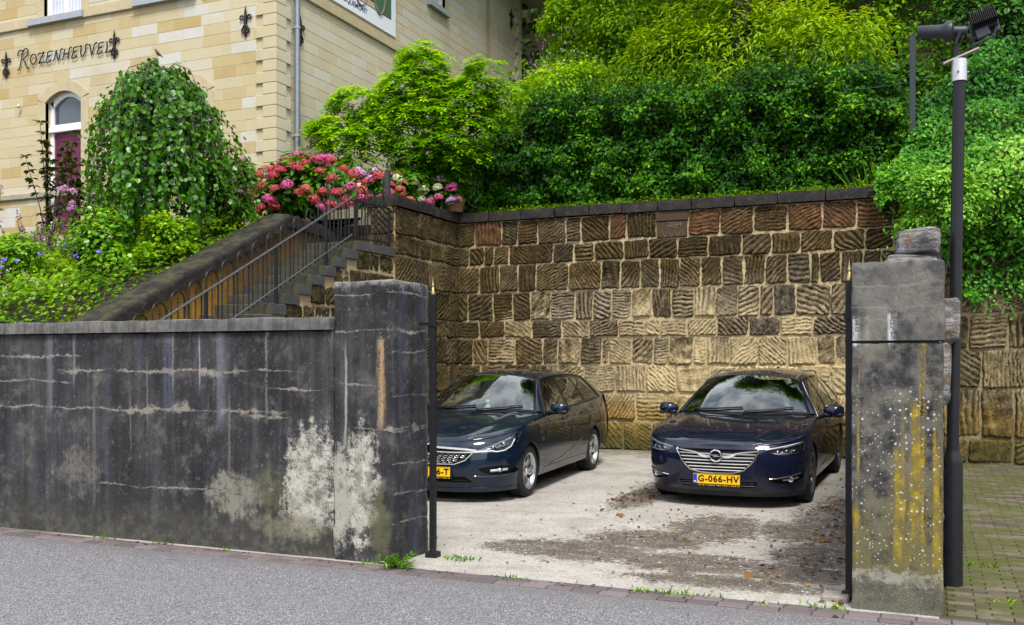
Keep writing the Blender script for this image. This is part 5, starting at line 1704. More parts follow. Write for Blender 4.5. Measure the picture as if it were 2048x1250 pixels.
    rd = [(d2 + G_, float(zt(d2)))] + topl(d2 + G_, d3)[1:] + [(d3 - .06, zc + Ra + .02)] + [(wr + (Ra + .03) * math.cos(a), zc + (Ra + .03) * math.sin(a)) for a in np.linspace(math.acos((d3 - .06 - wr) / (Ra + .03)) if abs(d3 - .06 - wr) < Ra else math.pi / 2, math.pi + math.asin(-(sb + .09 - zc) / (Ra + .03)) * -1 * -1 if False else math.pi - math.asin((sb + .09 - zc) / (Ra + .03)), 10)] + [(d2 + G_, sb + .09)]
    FD = panel('front_door', S, fd, paint, root, (), .04, rim=.015, orient=outs, mirror=True)
    RD = panel('rear_door', S, rd, paint, root, (), .04, rim=.015, orient=outs, mirror=True)
    rocker = [(d1 - .045 + G_, sb), (d1 - .045 + G_, sb + .083), (rb + .02, sb + .083)] + [(wr - math.sqrt(Ra ** 2 - (sb - zc) ** 2), sb)]
    panel('sill', S, rocker, paint, root, (), .05, rim=.03, orient=outs, mirror=True)
    qp = [(d3 + G_, float(zt(d3)))] + topl(d3 + G_, L_ - .16)[1:] + [(L_ - .05, .75), (L_ - .04, .45), (L_ - .06, sb + .08)] + [(wr + math.sqrt(Ra ** 2 - (sb + .08 - zc) ** 2), sb + .08)]
    qp += arc(wr, math.asin((sb + .08 - zc) / Ra), math.pi - math.asin((sb - zc) / Ra), 18)
    qp += [(rb + .028, sb + .09)] + [(wr + (Ra + .026) * math.cos(a), zc + (Ra + .026) * math.sin(a)) for a in np.linspace(math.pi - math.asin((sb + .09 - zc) / (Ra + .03)), math.acos((d3 - .054 - wr) / (Ra + .03)) if abs(d3 - .054 - wr) < Ra else math.pi / 2, 10)] + [(d3 - .054 + G_, zc + Ra + .024)]
    panel('rear_quarter', S, qp, paint, root, (), .04, rim=.015, orient=outs, mirror=True)
    # ---- bonnet
    hc = spl(*P['hood']); pw = 2.5
    def xe(y): return side_x(y, zt(y))
    def ycowl(x): return P['yw'] + P['yws'] * (np.abs(x) / .8) ** 2
    def Hd(a, y):                # a: -1..1 across
        z0 = zt(y); X = xe(y)
        h = hc(y) - z0
        k = np.clip(1 - np.abs(a) ** pw, 0, 1) ** (1 / pw)
        crease = P['crease'] * np.exp(-((np.abs(a) - .62) / .09) ** 2) * np.clip((y - .12) * 3, 0, 1)
        return np.stack([a * X, y, z0 + h * k + crease], -1)
    # bonnet: rows at constant a, so that the edge follows the wing
    def Hn(a, u):
        yf = np.full_like(a, .3)
        for _ in range(12):
            z = zt(yf); X = np.abs(a) * xe(yf)
            W = Wz(z); q = np.clip(X / W, 0, .9999)
            yf = .5 * yf + .5 * (yc - (yc - y0(z)) * (1 - q ** n) ** (1 / n))
        return yf
    ynose = float(Bt(np.array([0.]), np.array([ztop_t(0)]))[0][1])
    def Hu(a, u):
        # u 0 at the nose, 1 at the cowl; the nose line follows the plan curve
        y_c = ycowl(a * .8)
        yy = ynose + .003 + (y_c - ynose - .003) * np.clip(u, 0, 1) ** 1.6
        return Hd(a, yy)
    up = lambda V: np.stack([0 * V[:, 0], 0 * V[:, 0] - .35, 1 + 0 * V[:, 0]], 1)
    aB = .865
    panel('bonnet', Hu, [(-aB, .0), (aB, .0), (aB, 1), (-aB, 1)], paint, root, (), .022, (1, 1.3), rim=.012, orient=up)
    for sg in (1, -1):
        panel('wing_top', Hu, [(sg * (aB + .006), .0), (sg * .9985, .0), (sg * .9985, 1), (sg * (aB + .006), 1)], paint, root, (), .012, (.5, 1.3), orient=lambda V: np.stack([sg * 1.2 + 0 * V[:, 0], 0 * V[:, 0] - .2, 1 + 0 * V[:, 0]], 1))
    # ---- glasshouse
    hr = spl(*P['roof']); xct = spl(*P['roofw']); zct = spl(*P['cant'])
    def Gs(y, v):                # side glass surface
        zb_, xb = zt(y), xe(y)
        zz = zb_ + v * (zct(y) - zb_)
        vv = np.clip(v, 0, 1.2)
        x = xb - .015 - (xb - .015 - xct(y)) * (.72 * vv + .28 * vv ** 2)
        return np.stack([x, y, zz], -1)
    def v_of(y, z): return (z - float(zt(y))) / (float(zct(y)) - float(zt(y)))
    yA0, yA1 = P['pillarA']           # A-pillar foot and head (y) on the side glass surface
    yE0, yE1 = P['pillarD']
    band = [(yA0, .0)] + [(yA0 + (yA1 - yA0) * v, v) for v in np.linspace(0.1, 1, 6)] + [(y, 1) for y in np.linspace(yA1, yE1, 16)[1:]] + [(yE1 + (yE0 - yE1) * s, 1 - s) for s in np.linspace(0, 1, 6)[1:]] + [(y, 0) for y in np.linspace(yE0, yA0, 20)[1:-1]]
    panes = P['panes']
    panel('window_surround', Gs, band, GLOSSB, root, panes, .045, (1, .42), rim=.01, orient=outs, mirror=True)
    for p_ in panes:
        panel('side_window', Gs, p_, SIDEGL, root, (), .05, (1, .42), off=-.004, orient=outs, mirror=True)
    # rear flank above the belt behind the glass
    tail = [(yE0 + .004, 0.0)] + [(yE0 + (yE1 - yE0) * s + .004, s) for s in np.linspace(0.1, 1, 6)] + [(P['yroofend'], 1)] + [(P['yroofend'] + (L_ - .16 - P['yroofend']) * s, 1 - s) for s in np.linspace(0, 1, 6)[1:]]
    panel('rear_pillar', Gs, tail, paint, root, (), .045, (1, .42), rim=.01, orient=outs, mirror=True)
    # bright trim line
    if P['trim'] is not None:
        for sg in (1, -1):
            q = np.array([(yA0 + (yA1 - yA0) * v, v) for v in np.linspace(0.0, 1, 10)] + [(y, 1.0) for y in np.linspace(yA1, yE1, 16)[1:]] + [(yE1 + (yE0 - yE1) * s, 1 - s) for s in np.linspace(0, 1, 8)[1:]])
            V, N = surf(Gs, q, outs); V = (V + N * .004) * [sg, 1, 1]
            m = MB(); m.tube(V, .007, 6); m.build('window_trim', P['trim'], root, True)
            q = np.array([(y, 0.015) for y in np.linspace(yA0 + .1, yE0, 24)]); V, N = surf(Gs, q, outs); V = (V + N * .006) * [sg, 1, 1]
            m = MB(); m.tube(V, .006, 6); m.build('window_trim', P['trim'], root, True)
    # roof
    def Rf(a, y):
        X = xct(y); z0 = zct(y)
        return np.stack([a * X, y, z0 + (hr(y) - z0) * (1 - np.abs(a) ** 2.5)], -1)
    def yrf(x): return P['yr0'] + P['yrs'] * (np.abs(x) / .6) ** 2
    rf = [(a, float(yrf(a * .6))) for a in np.linspace(-1, 1, 17)] + [(a, P['yroofend']) for a in np.linspace(1, -1, 9)]
    panel('roof', Rf, rf, paint, root, (), .06, rim=.015, orient=lambda V: np.stack([0 * V[:, 0], 0 * V[:, 0], 1 + 0 * V[:, 0]], 1))
    # windscreen
    xb, xt = P['wsb'], float(xct(P['yr0'] + P['yrs']))
    def Ws(a, v):
        x0 = a * xb; x1 = a * xt * .985
        ya = ycowl(x0) ; za = Hd(np.clip(x0 / xe(ya), -1, 1), ya)[..., 2] + .012
        yb_ = yrf(x1) ; zb_ = Rf(np.clip(x1 / xct(yb_), -1, 1), yb_)[..., 2] - .004
        bl = 4 * v * (1 - v)
        return np.stack([x0 + (x1 - x0) * v, ya + (yb_ - ya) * v - bl * .012, za + (zb_ - za) * v + bl * .028 * (1 - .4 * a * a)], -1)
    wsn = lambda V: np.stack([0 * V[:, 0], -.5 + 0 * V[:, 0], .8 + 0 * V[:, 0]], 1)
    aw = .955
    ws = panel('windscreen', Ws, [(-aw, .02), (aw, .02), (aw, .985), (-aw, .985)], WSCREEN, root, (), .06, (.8, .9), orient=wsn)
    fr_ = [(-1, -.015), (1, -.015), (1, 1), (-1, 1)]
    panel('screen_band', Ws, [(-1, -.02), (1, -.02), (1, 1.), (-1, 1.)], GLOSSB, root, [[(-aw + .01, .05), (aw - .01, .05), (aw - .015, .965), (-aw + .015, .965)]], .05, (.8, .9), off=-.004, orient=wsn)
    # A-pillars: ruled between screen edge and side glass edge
    for sg in (1, -1):
        vs = np.linspace(0, 1, 20); m = MB(); ring = []
        A_ = Ws(np.full(20, 1.0), vs); B_ = Gs(yA0 + (yA1 - yA0) * vs, vs)
        k = 6; V = []
        for i in range(20):
            for j in range(k + 1):
                s = j / k; b = 4 * s * (1 - s)
                p = A_[i] * (1 - s) + B_[i] * s + np.array([.012, -.010, .012]) * b
                V.append(p * [sg, 1, 1])
        F = grid_faces(k + 1, 20)
        if sg > 0: F = F[:, ::-1]
        me = np_mesh('pillar', np.array(V), F.ravel(), np.full(len(F), 4), True); link('front_pillar', me, paint, root)
    # tailgate (simple closed back) and rear lamps
    vs = np.linspace(0, 1, 8)
    T_ = Gs(P['yroofend'] + (L_ - .16 - P['yroofend']) * (1 - vs), vs)
    V = np.array([[x * k, y + .05 * (1 - k * k) * .6, z] for (x, y, z) in T_ for k in np.linspace(-1, 1, 9)])
    F = grid_faces(9, 8); link('tailgate_window', np_mesh('tailgate', V, F.ravel(), np.full(len(F), 4), True), GLOSSB, root)
    zz = np.linspace(sb + .08, float(zt(L_ - .16)), 8)
    V = np.array([[float(side_x(np.array(min(L_ - .05, L_ - .16 + .12 * (float(zt(L_ - .16)) - z))), np.array(z))) * k, min(L_ - .045, L_ - .16 + .12) + .06 * (1 - k * k), z] for z in zz for k in np.linspace(-1, 1, 9)])
    link('tailgate', np_mesh('tailgate', V, F.ravel(), np.full(len(F), 4), True), paint, root)
    tl = [(L_ - .32, .86), (L_ - .14, .93), (L_ - .08, .86), (L_ - .09, .74), (L_ - .22, .78)]
    panel('tail_light', S, tl, REDL, root, (), .04, off=.006, rim=.01, orient=outs, mirror=True)
    # mirrors
    for sg in (1, -1):
        c = np.array(P['mirror']) * [sg, 1, 1]
        V, Fc = [], []
        nu, nv = 20, 12
        for j in range(nv + 1):
            la = math.pi * (j / nv - .5)
            for i in range(nu):
                lo = 2 * math.pi * i / nu
                d = np.array([math.cos(la) * math.cos(lo), math.cos(la) * math.sin(lo), math.sin(la)])
                d = np.sign(d) * np.abs(d) ** .75
                p = d * np.array([.125, .075, .085])
                p[1] = p[1] * (1.2 if p[1] < 0 else .55)           # rounded in front, flat behind
                p[2] -= .018 * (1 - (p[0] * sg + .12) / .24) * (1 if p[2] > 0 else -.6)
                V.append(c + p + [sg * 0.0, .03 * abs(p[0]) / .12, 0])
        for j in range(nv):
            for i in range(nu):
                a = j * nu + i; b = j * nu + (i + 1) % nu; Fc.append((a, b, b + nu, a + nu))
        V = np.array(V); Fc = np.array(Fc)
        mi = link('wing_mirror', np_mesh('mirror', V, Fc.ravel(), np.full(len(Fc), 4), True), paint, root)
        m = MB(); m.obox(c + [0, -.005, -.045], (.118, .062, .03), Matrix.Identity(3), .025); m.build('mirror_base', BLKPL, mi, 60)
        m = MB(); m.tube([c + [-sg * .09, .0, -.05], c + [-sg * .15, .02, -.075], c + [-sg * .215, .05, -.10]], [.028, .024, .03], 8); m.build('mirror_arm', BLKPL, mi, True)
        m = MB(); m.obox(c + [0, .038, .0], (.10, .006, .062), Matrix.Identity(3), .01); m.build('mirror_glass', CHROME, mi)
    # door handles
    for yy in (d2 - .22, d3 - .30):
        for sg in (1, -1):
            z = float(zt(yy)) - .115; x = float(side_x(np.array(yy), np.array(z)))
            m = MB(); m.tube([(sg * (x - .005), yy - .11, z), (sg * (x + .03), yy - .085, z + .003), (sg * (x + .034), yy, z + .006), (sg * (x + .03), yy + .085, z + .008), (sg * (x - .005), yy + .11, z + .01)], [.014, .017, .017, .017, .014], 8)
            m.build('door_handle', P['handle'], root, True)
    # flank crease and lower blade as raised mouldings catching light
    for (pts, r_, mat) in P['creases']:
        for sg in (1, -1):
            q = np.array(dens(pts, .06, False)); V, N = surf(S, q, outs); V = (V + N * -r_ * .55) * [sg, 1, 1]
            m = MB(); m.tube(V, [r_ * min(1, 6 * i / len(V) + .1, 6 * (len(V) - 1 - i) / len(V) + .1) for i in range(len(V))], 8); m.build('flank_moulding', mat, root, True)
    # roof rails, aerial fin
    if P['rails']:
        for sg in (1, -1):
            ys = np.linspace(P['yr0'] + .16, P['yroofend'] - .25, 24)
            pts = []
            for i, y in enumerate(ys):
                p = Rf(np.array([.93]), np.array([y]))[0]; lift = .045 * min(1, 5 * i / 23, 5 * (23 - i) / 23)
                pts.append((p[0] * sg, y, p[2] + lift))
            m = MB(); m.tube(pts, .014, 8)
            m.build('roof_rail', P['rails'], root, True)
    yF = P['yroofend'] - .55; zF = float(hr(yF))
    m = MB(); m.prism([(yF - .09, zF - .005), (yF + .02, zF + .06), (yF + .045, zF + .055), (yF + .06, zF - .005)], lambda p: (-.012, p[0], p[1]), lambda p: (.012, p[0], p[1])); m.build('aerial_fin', GLOSSB, root)
    # wipers
    for (x0, x1, v1) in ((-.62, .02, .10), (.05, .62, .09)):
        q = np.stack([np.linspace(x0, x1, 8) / xb, np.linspace(.015, v1, 8)], 1); V, N = surf(Ws, q, wsn); V = V + N * .018
        m = MB(); m.tube(V, .011, 6); m.tube([V[0], V[0] + [0, -.06, -.03]], .013, 6); m.build('wiper', BLKPL, root, True)
    # cowl
    def Cw(a, u):
        V = Ws(a, np.zeros_like(u)); V[:, 1] += -.09 + .12 * u; V[:, 2] += -.03 + .0 * u; return V
    panel('cowl', Cw, [(-.98, 0), (.98, 0), (.98, 1), (-.98, 1)], BLKPL, root, (), .06, (.8, .3), orient=(0, 0, 1))
    # underbody, arch linings
    m = MB(); m.box(-.70, .70, .30, L_ - .25, .19, .48); m.box(-.60, .60, .5, L_ - .4, .45, .62)
    m.build('underbody', BLKPL, root)
    for yy in (wf, wr):
        for sg in (1, -1):
            m = MB(); an = np.linspace(-.35, math.pi + .35, 22); k = len(an)
            for x in (.905, .60):
                for a in an: m.v.append((sg * x * 1.0, yy + (Ra + .012) * math.cos(a), zc + (Ra + .012) * math.sin(a)))
            m.f += [(i, i + 1, k + i + 1, k + i) for i in range(k - 1)]; m.f.append(tuple(range(k, 2 * k)))
            # keep the outer lip just inside the panel
            for i in range(k):
                v = m.v[i]; xx = float(side_x(np.array(v[1]), np.array(max(v[2], .2)))) - .012; m.v[i] = (sg * xx, v[1], v[2])
            m.build('arch_lining', BLKPL, root)
    # wheels
    for yy in (wf, wr):
        for sg in (1, -1):
            wheel(root, sg * P['track'], yy, P['wr_'], P['tw'], sg, P['rim'])
    # cabin
    cabin(root, P, hr, zt)
    P['extras'](locals())
    # plate
    zp = P['plate_z']; yp = float(Bt(np.array([0.]), np.array([zp]))[0][1])
    pt = MB(); pt.box(-.26, .26, yp - .022, yp - .012, zp - .056, zp + .056, .004); pl_ = pt.build('number_plate', PLATE_Y, root)
    m = MB(); m.box(-.275, .275, yp - .013, yp + .02, zp - .082, zp + .064, .006); m.build('plate_holder', BLKPL, root)
    m = MB(); m.box(-.257, -.215, yp - .0235, yp - .0215, zp - .052, zp + .052); m.build('plate_band', PLATE_B, pl_)
    m = MB(); m.box(-.255, .255, yp - .0245, yp - .0235, zp - .0535, zp - .051); m.box(-.255, .255, yp - .0245, yp - .0235, zp + .051, zp + .0535); m.build('plate_border', INK, pl_)
    o = link('plate_number', text_mesh(P['reg'][0], .098, .0012, .0028, P['reg'][1], 0, 1.12), INK, pl_); o.location = (P['reg'][2], yp - .0235, zp + .0); o.rotation_euler = (rad(90), 0, 0)
    o = link('plate_country', text_mesh('NL', .026, .001, .0006), WHITE, pl_); o.location = (-.236, yp - .0245, zp - .032); o.rotation_euler = (rad(90), 0, 0)
    m = MB(); 
    rr = random.Random(8); x = -.2
    while x < .24:
        w = rr.uniform(.008, .02); m.box(x, x + w, yp - .0142, yp - .0132, zp - .073, zp - .064); x += w + rr.choice((.004, .004, .016))
    m.build('dealer_line', PLATE_Y, pl_)
    return root

def wheel(root, x, y, R, w, sg, kind):
    RY = Matrix.Rotation(rad(90) * sg, 3, 'Y')
    zc = R
    c = (x, y, zc)
    m = MB()
    rr = kind['rr']
    prof = [(rr - .008, -w / 2 + .02), (rr + .012, -w / 2 + .004), (R - .045, -w / 2), (R - .016, -w / 2 + .012), (R, -w / 2 + .035)]
    for g in range(4):
        a = -w / 2 + .05 + g * (w - .1) / 3.6
        prof += [(R, a), (R - .007, a + .004), (R - .007, a + .010), (R, a + .014)]
    prof += [(R, w / 2 - .035), (R - .016, w / 2 - .012), (R - .045, w / 2), (rr + .012, w / 2 - .004), (rr - .008, w / 2 - .02)]
    m.lathe(prof, c, 48, RY)
    wh = thing_part('wheel', root)
    t_ = m.build('tyre', RUBBER, wh, 50)
    m = MB()
    m.lathe([(rr + .004, -w / 2 + .01), (rr - .012, -w / 2 + .02), (rr - .02, 0), (rr - .022, w / 2 - .05), (rr - .008, w / 2 - .022), (rr + .006, w / 2 - .008), (rr + .008, w / 2 - .002), (rr - .004, w / 2 - .004), (rr - .016, w / 2 - .02)], c, 48, RY)
    N_ = kind['n']
    def pt(r, a, h): return Vector(c) + RY @ Vector((r * math.cos(a), r * math.sin(a), h))
    hf = w / 2 - .02
    for k in range(N_):
        a0 = 2 * math.pi * k / N_ + kind.get('ph', 0)
        if kind.get('pair'):
            sp = kind['pair']; arms = [(-sp, -sp * .35), (sp, sp * .35)]
        else: arms = [(0, 0)]
        for (ao, ai) in arms:
            tw = kind.get('twist', 0)
            rows = []
            for r_, f_ in ((.045, 0), (.075, .12), (rr * .55, .5), (rr * .85, .85), (rr - .008, 1)):
                a = a0 + ai * (1 - f_) * 2.2 + ao * f_ + tw * f_
                hw = (kind['w0'] * (1 - f_) + kind['w1'] * f_)
                h = hf - .035 * (1 - f_) ** 2 - .004 - (.012 if f_ == 1 else 0)
                t = Vector((-math.sin(a), math.cos(a)))
                p = (r_ * math.cos(a), r_ * math.sin(a))
                rows.append([(p[0] - t.x * hw, p[1] - t.y * hw, h - .006), (p[0], p[1], h + .004), (p[0] + t.x * hw, p[1] + t.y * hw, h - .006), (p[0] + t.x * hw * .8, p[1] + t.y * hw * .8, h - .04), (p[0] - t.x * hw * .8, p[1] - t.y * hw * .8, h - .04)])
            b = len(m.v)
            for row in rows: m.v += [tuple(Vector(c) + RY @ Vector(q)) for q in row]
            for i in range(len(rows) - 1):
                for j in range(5):
                    a = b + i * 5 + j; a2 = b + i * 5 + (j + 1) % 5
                    m.f.append((a, a2, a2 + 5, a + 5))
    m.lathe([(.072, hf - .05), (.072, hf - .03), (.055, hf - .022), (.03, hf - .018), (0, hf - .018)], c, 20, RY)
    rm = m.build('rim', kind['mat'], wh, 35)
    m = MB(); m.lathe([(.034, hf - .02), (.03, hf - .012), (0, hf - .010)], c, 16, RY); m.build('hub_cap', kind.get('cap', SATIN), wh, True)
    m = MB(); m.lathe([(0, -.02), (rr * .72, -.02), (rr * .72, .0), (rr * .3, .0), (.06, .03), (0, .03)], c, 28, RY); m.build('brake_disc', STEEL, wh, 30)

def thing_part(name, parent):
    o = bpy.data.objects.new(name, None); COL.objects.link(o); o.parent = parent; o.empty_display_size = .1
    return o

def cabin(root, P, hr, zt):
    yw = P['yw']; bz = float(zt(yw + .4))
    m = MB()
    # dashboard
    prof = [(yw + .14, bz - .32), (yw + .14, bz - .01), (yw + .32, bz + .035), (yw + .62, bz + .045), (yw + .78, bz - .02), (yw + .80, bz - .32)]
    m.prism(prof, lambda p: (-.70, p[0], p[1]), lambda p: (.70, p[0], p[1]))
    m.box(-.74, .74, yw + .5, P['L'] - .7, .40, .62)
    m.build('dashboard', SEAT, root)
    for sx in (-.36, .36):
        for yb, isf in ((yw + 1.42, 1), (yw + 2.28, 0)):
            m = MB(); R = Matrix.Rotation(rad(-16), 3, 'X')
            m.obox((sx, yb, .86), (.24, .06, .33), R, .05)
            m.obox((sx, yb - .26, .60), (.24, .26, .08), Matrix.Identity(3), .04)
            s = m.build('seat', SEAT, root, 40)
            m = MB(); m.obox((sx, yb + .12, 1.245), (.13, .045, .085), R, .04); m.tube([(sx - .05, yb + .10, 1.14), (sx - .05, yb + .12, 1.22)], .008, 6); m.tube([(sx + .05, yb + .10, 1.14), (sx + .05, yb + .12, 1.22)], .008, 6)
            m.build('headrest', SEAT, s, 40)
    # steering wheel on the driver's side
    m = MB(); c = Vector((.37, yw + .92, bz - .0)); R = Matrix.Rotation(rad(65), 3, 'X')
    m.tube([c + R @ Vector((.185 * math.cos(a), .185 * math.sin(a), 0)) for a in np.linspace(0, 6.2832, 25)], .017, 8)
    m.obox(c, (.07, .05, .02), R, .015); m.obox(c, (.18, .02, .012), R)
    m.build('steering_wheel', BLKPL, root, True)
    m = MB(); zz = float(hr(P['yr0'])) - .09; yy = P['yr0'] - .06
    m.obox((0, yy, zz), (.12, .015, .035), Matrix.Identity(3), .012); m.tube([(0, yy, zz + .03), (0, yy - .02, zz + .07)], .01, 6); m.build('rear_view_mirror', BLKPL, root)
# ------------------------------------------------------------------ the two estate cars
BARS = plain('brushed_bar', (0.74, 0.75, 0.77), 0.38, 0.45, 0.06, 30)
def badge(e, x, z, r, parent, bolt=True):
    Bt = e['Bt']; tf = e['tf']
    t_, z_ = tf(x, z); p = Bt(np.array([t_]), np.array([z_]))[0]
    c = Vector((p[0], p[1] - .022, p[2]))
    m = MB()
    m.tube([c + Vector((r * math.cos(a), 0, r * math.sin(a))) for a in np.linspace(0, 6.2832, 33)], .0085, 8)
    # the horizontal flash through the ring
    z1 = [(-1.32, .10), (-.25, .10), (.42, .10), (.30, -.02), (1.32, -.10), (.25, -.10), (-.42, -.10), (-.30, .02)]
    poly = [(-1.35, .20), (.50, .20), (.12, -.02), (1.35, -.02), (1.35, -.06), (-.50, -.24), (-.12, .04), (-1.35, .14)]
    m.prism([(q[0] * r, q[1] * r) for q in poly], lambda q: (c.x + q[0], c.y - .008, c.z + q[1]), lambda q: (c.x + q[0], c.y + .004, c.z + q[1]))
    m.build('badge', CHROME, parent, 40)
    m = MB(); m.lathe([(0, 0), (r * .98, 0)], c + Vector((0, .012, 0)), 28, Matrix.Rotation(rad(90), 3, 'X')); m.build('badge_disc', GLOSSB, parent)

def bars(e, rows, mat, parent, off, rx, rz, n=24):
    """horizontal bars following the nose: rows (x0, x1, z0, z1)"""
    Bt, tf, outw = e['Bt'], e['tf'], e['outw']
    for (x0, x1, za, zb) in rows:
        xs = np.linspace(x0, x1, n); zz = np.linspace(za, zb, n)
        q = np.array([tf(x, z) for x, z in zip(xs, zz)]); V, N = surf(Bt, q, outw); V = V + N * off
        m = MB()
        k = 4
        for p, nn in zip(V, N):
            u = np.array([0, 0, 1.0])
            m.v += [tuple(p + u * rz), tuple(p + nn * rx), tuple(p - u * rz), tuple(p - nn * rx)]
        for i in range(n - 1):
            for j in range(4):
                a = i * 4 + j; b = i * 4 + (j + 1) % 4
                m.f.append((a, b, b + 4, a + 4))
        m.f.append((0, 1, 2, 3)); m.f.append(tuple((n - 1) * 4 + j for j in (3, 2, 1, 0)))
        m.build('grille_bar', mat, parent)

def grille_B(e):
    g = e['g']
    e['ribbon']('grille_surround', e['fm'](dens([(-.445, .668), (-.46, .652), (-.40, .54), (-.30, .44), (-.18, .41), (0, .402), (.18, .41), (.30, .44), (.40, .54), (.46, .652), (.445, .668)], .03, False)), .008, CHROME, g, .004, False)
    rows = []
    for z in (.622, .585, .548, .511, .474, .440):
        # half width of the opening at this height
        w = float(np.interp(z, [.402, .41, .44, .54, .655], [.02, .18, .30, .40, .46])) - .015
        rows.append((-w, w, z - .004, z - .004))
    bars(e, rows, BARS, g, -.010, .012, .0062)
    # the wing-shaped bar either side of the badge
    for sg in (1, -1):
        Bt, tf, outw = e['Bt'], e['tf'], e['outw']
        xs = np.array([.07, .10, .15, .19, .22, .28, .36, .445]) * sg
        lo = np.array([.575, .572, .574, .592, .616, .630, .640, .650]); hi = np.array([.600, .598, .606, .620, .630, .641, .649, .657])
        q0 = np.array([tf(x, z) for x, z in zip(xs, lo)]); q1 = np.array([tf(x, z) for x, z in zip(xs, hi)])
        A, NA = surf(Bt, q0, outw); B, NB = surf(Bt, q1, outw)
        m = MB(); k = len(xs)
        m.v = [tuple(v) for v in A + NA * .004] + [tuple(v) for v in B + NB * .012] + [tuple(v) for v in A - NA * .02] + [tuple(v) for v in B - NB * .02]
        for i in range(k - 1):
            m.f += [(i, i + 1, k + i + 1, k + i), (2 * k + i, 3 * k + i, 3 * k + i + 1, 2 * k + i + 1), (i, 2 * k + i, 2 * k + i + 1, i + 1), (k + i, k + i + 1, 3 * k + i + 1, 3 * k + i)]
        m.build('grille_wing', BARS, g)
    badge(e, 0, .598, .062, g)
    bars(e, [(-.42, .42, .285, .285), (-.41, .41, .258, .258)], SATIN, e['root'], -.02, .01, .004)

def led(e, pts, r, parent, off, mat):
    Bt, tf, outw = e['Bt'], e['tf'], e['outw']
    q = np.array([tf(*p) for p in dens(pts, .03, False)]); V, N = surf(Bt, q, outw); V = V + N * off
    m = MB(); m.tube(V, r, 6); m.build('light_strip', mat, parent, True)
def proj(e, x, z, r, parent, off):
    Bt, tf, outw = e['Bt'], e['tf'], e['outw']
    q = np.array([tf(x, z)]); V, N = surf(Bt, q, outw); c = V[0] + N[0] * off
    m = MB(); m.lathe([(0, .012), (r * .5, .010), (r * .8, .002), (r, -.012), (r * 1.25, .0), (r * 1.3, -.02)], c, 18, Matrix.Rotation(rad(90), 3, 'X')); m.build('lamp_reflector', CHROME, parent, 50)
STRIP = plain("light_guide", (0.86, 0.88, 0.92), 0.15, 0, 0.03, 20)
LAMPBACK = plain("lamp_housing", (0.16, 0.165, 0.175), 0.25, 0.6, 0.35, 40)
def lamp_B(e, sg, hl, lp):
    led(e, [(.52 * sg, .676), (.66 * sg, .700), (.78 * sg, .722), (.885 * sg, .742), (.893 * sg, .70), (.885 * sg, .64)], .0115, hl, -.014, STRIP)
    led(e, [(.70 * sg, .695), (.80 * sg, .715), (.86 * sg, .725), (.867 * sg, .65)], .006, hl, -.02, STRIP)
    for x, w in ((.655, .045), (.745, .045), (.82, .035)):
        led(e, [((x - w) * sg, .628), ((x + w * .7) * sg, .626), ((x + w) * sg, .650)], .0095, hl, -.02, STRIP)
        proj(e, x * sg, .655, .020, hl, -.042)
def fog_B(e, sg, fl):
    led(e, [(.56 * sg, .352), (.66 * sg, .362), (.76 * sg, .380), (.85 * sg, .400)], .007, fl, .006, CHROME)
    proj(e, .775 * sg, .333, .024, fl, -.018); led(e, [(.70 * sg, .33), (.84 * sg, .345)], .014, fl, -.02, SATIN)
def sticker(e, a, v, w, h, mat, name, parent=None):
    Ws, wsn = e['Ws'], e['wsn']
    q = np.array([(a - w, v - h), (a + w, v - h), (a + w, v + h), (a - w, v + h)]); V, N = surf(Ws, q, wsn); V = V - N * .004
    m = MB(); m.add(V, [(0, 1, 2, 3)]); m.build(name, mat, parent or e['ws'])
def extras_B(e):
    sticker(e, .80, .91, .055, .030, plain('sticker_red', (.55, .03, .02), .5), 'sticker'); sticker(e, .80, .91, .022, .022, WHITE, 'sticker')
    sticker(e, .12, .93, .04, .035, plain('sticker_pale', (.5, .75, .72), .5), 'sticker')
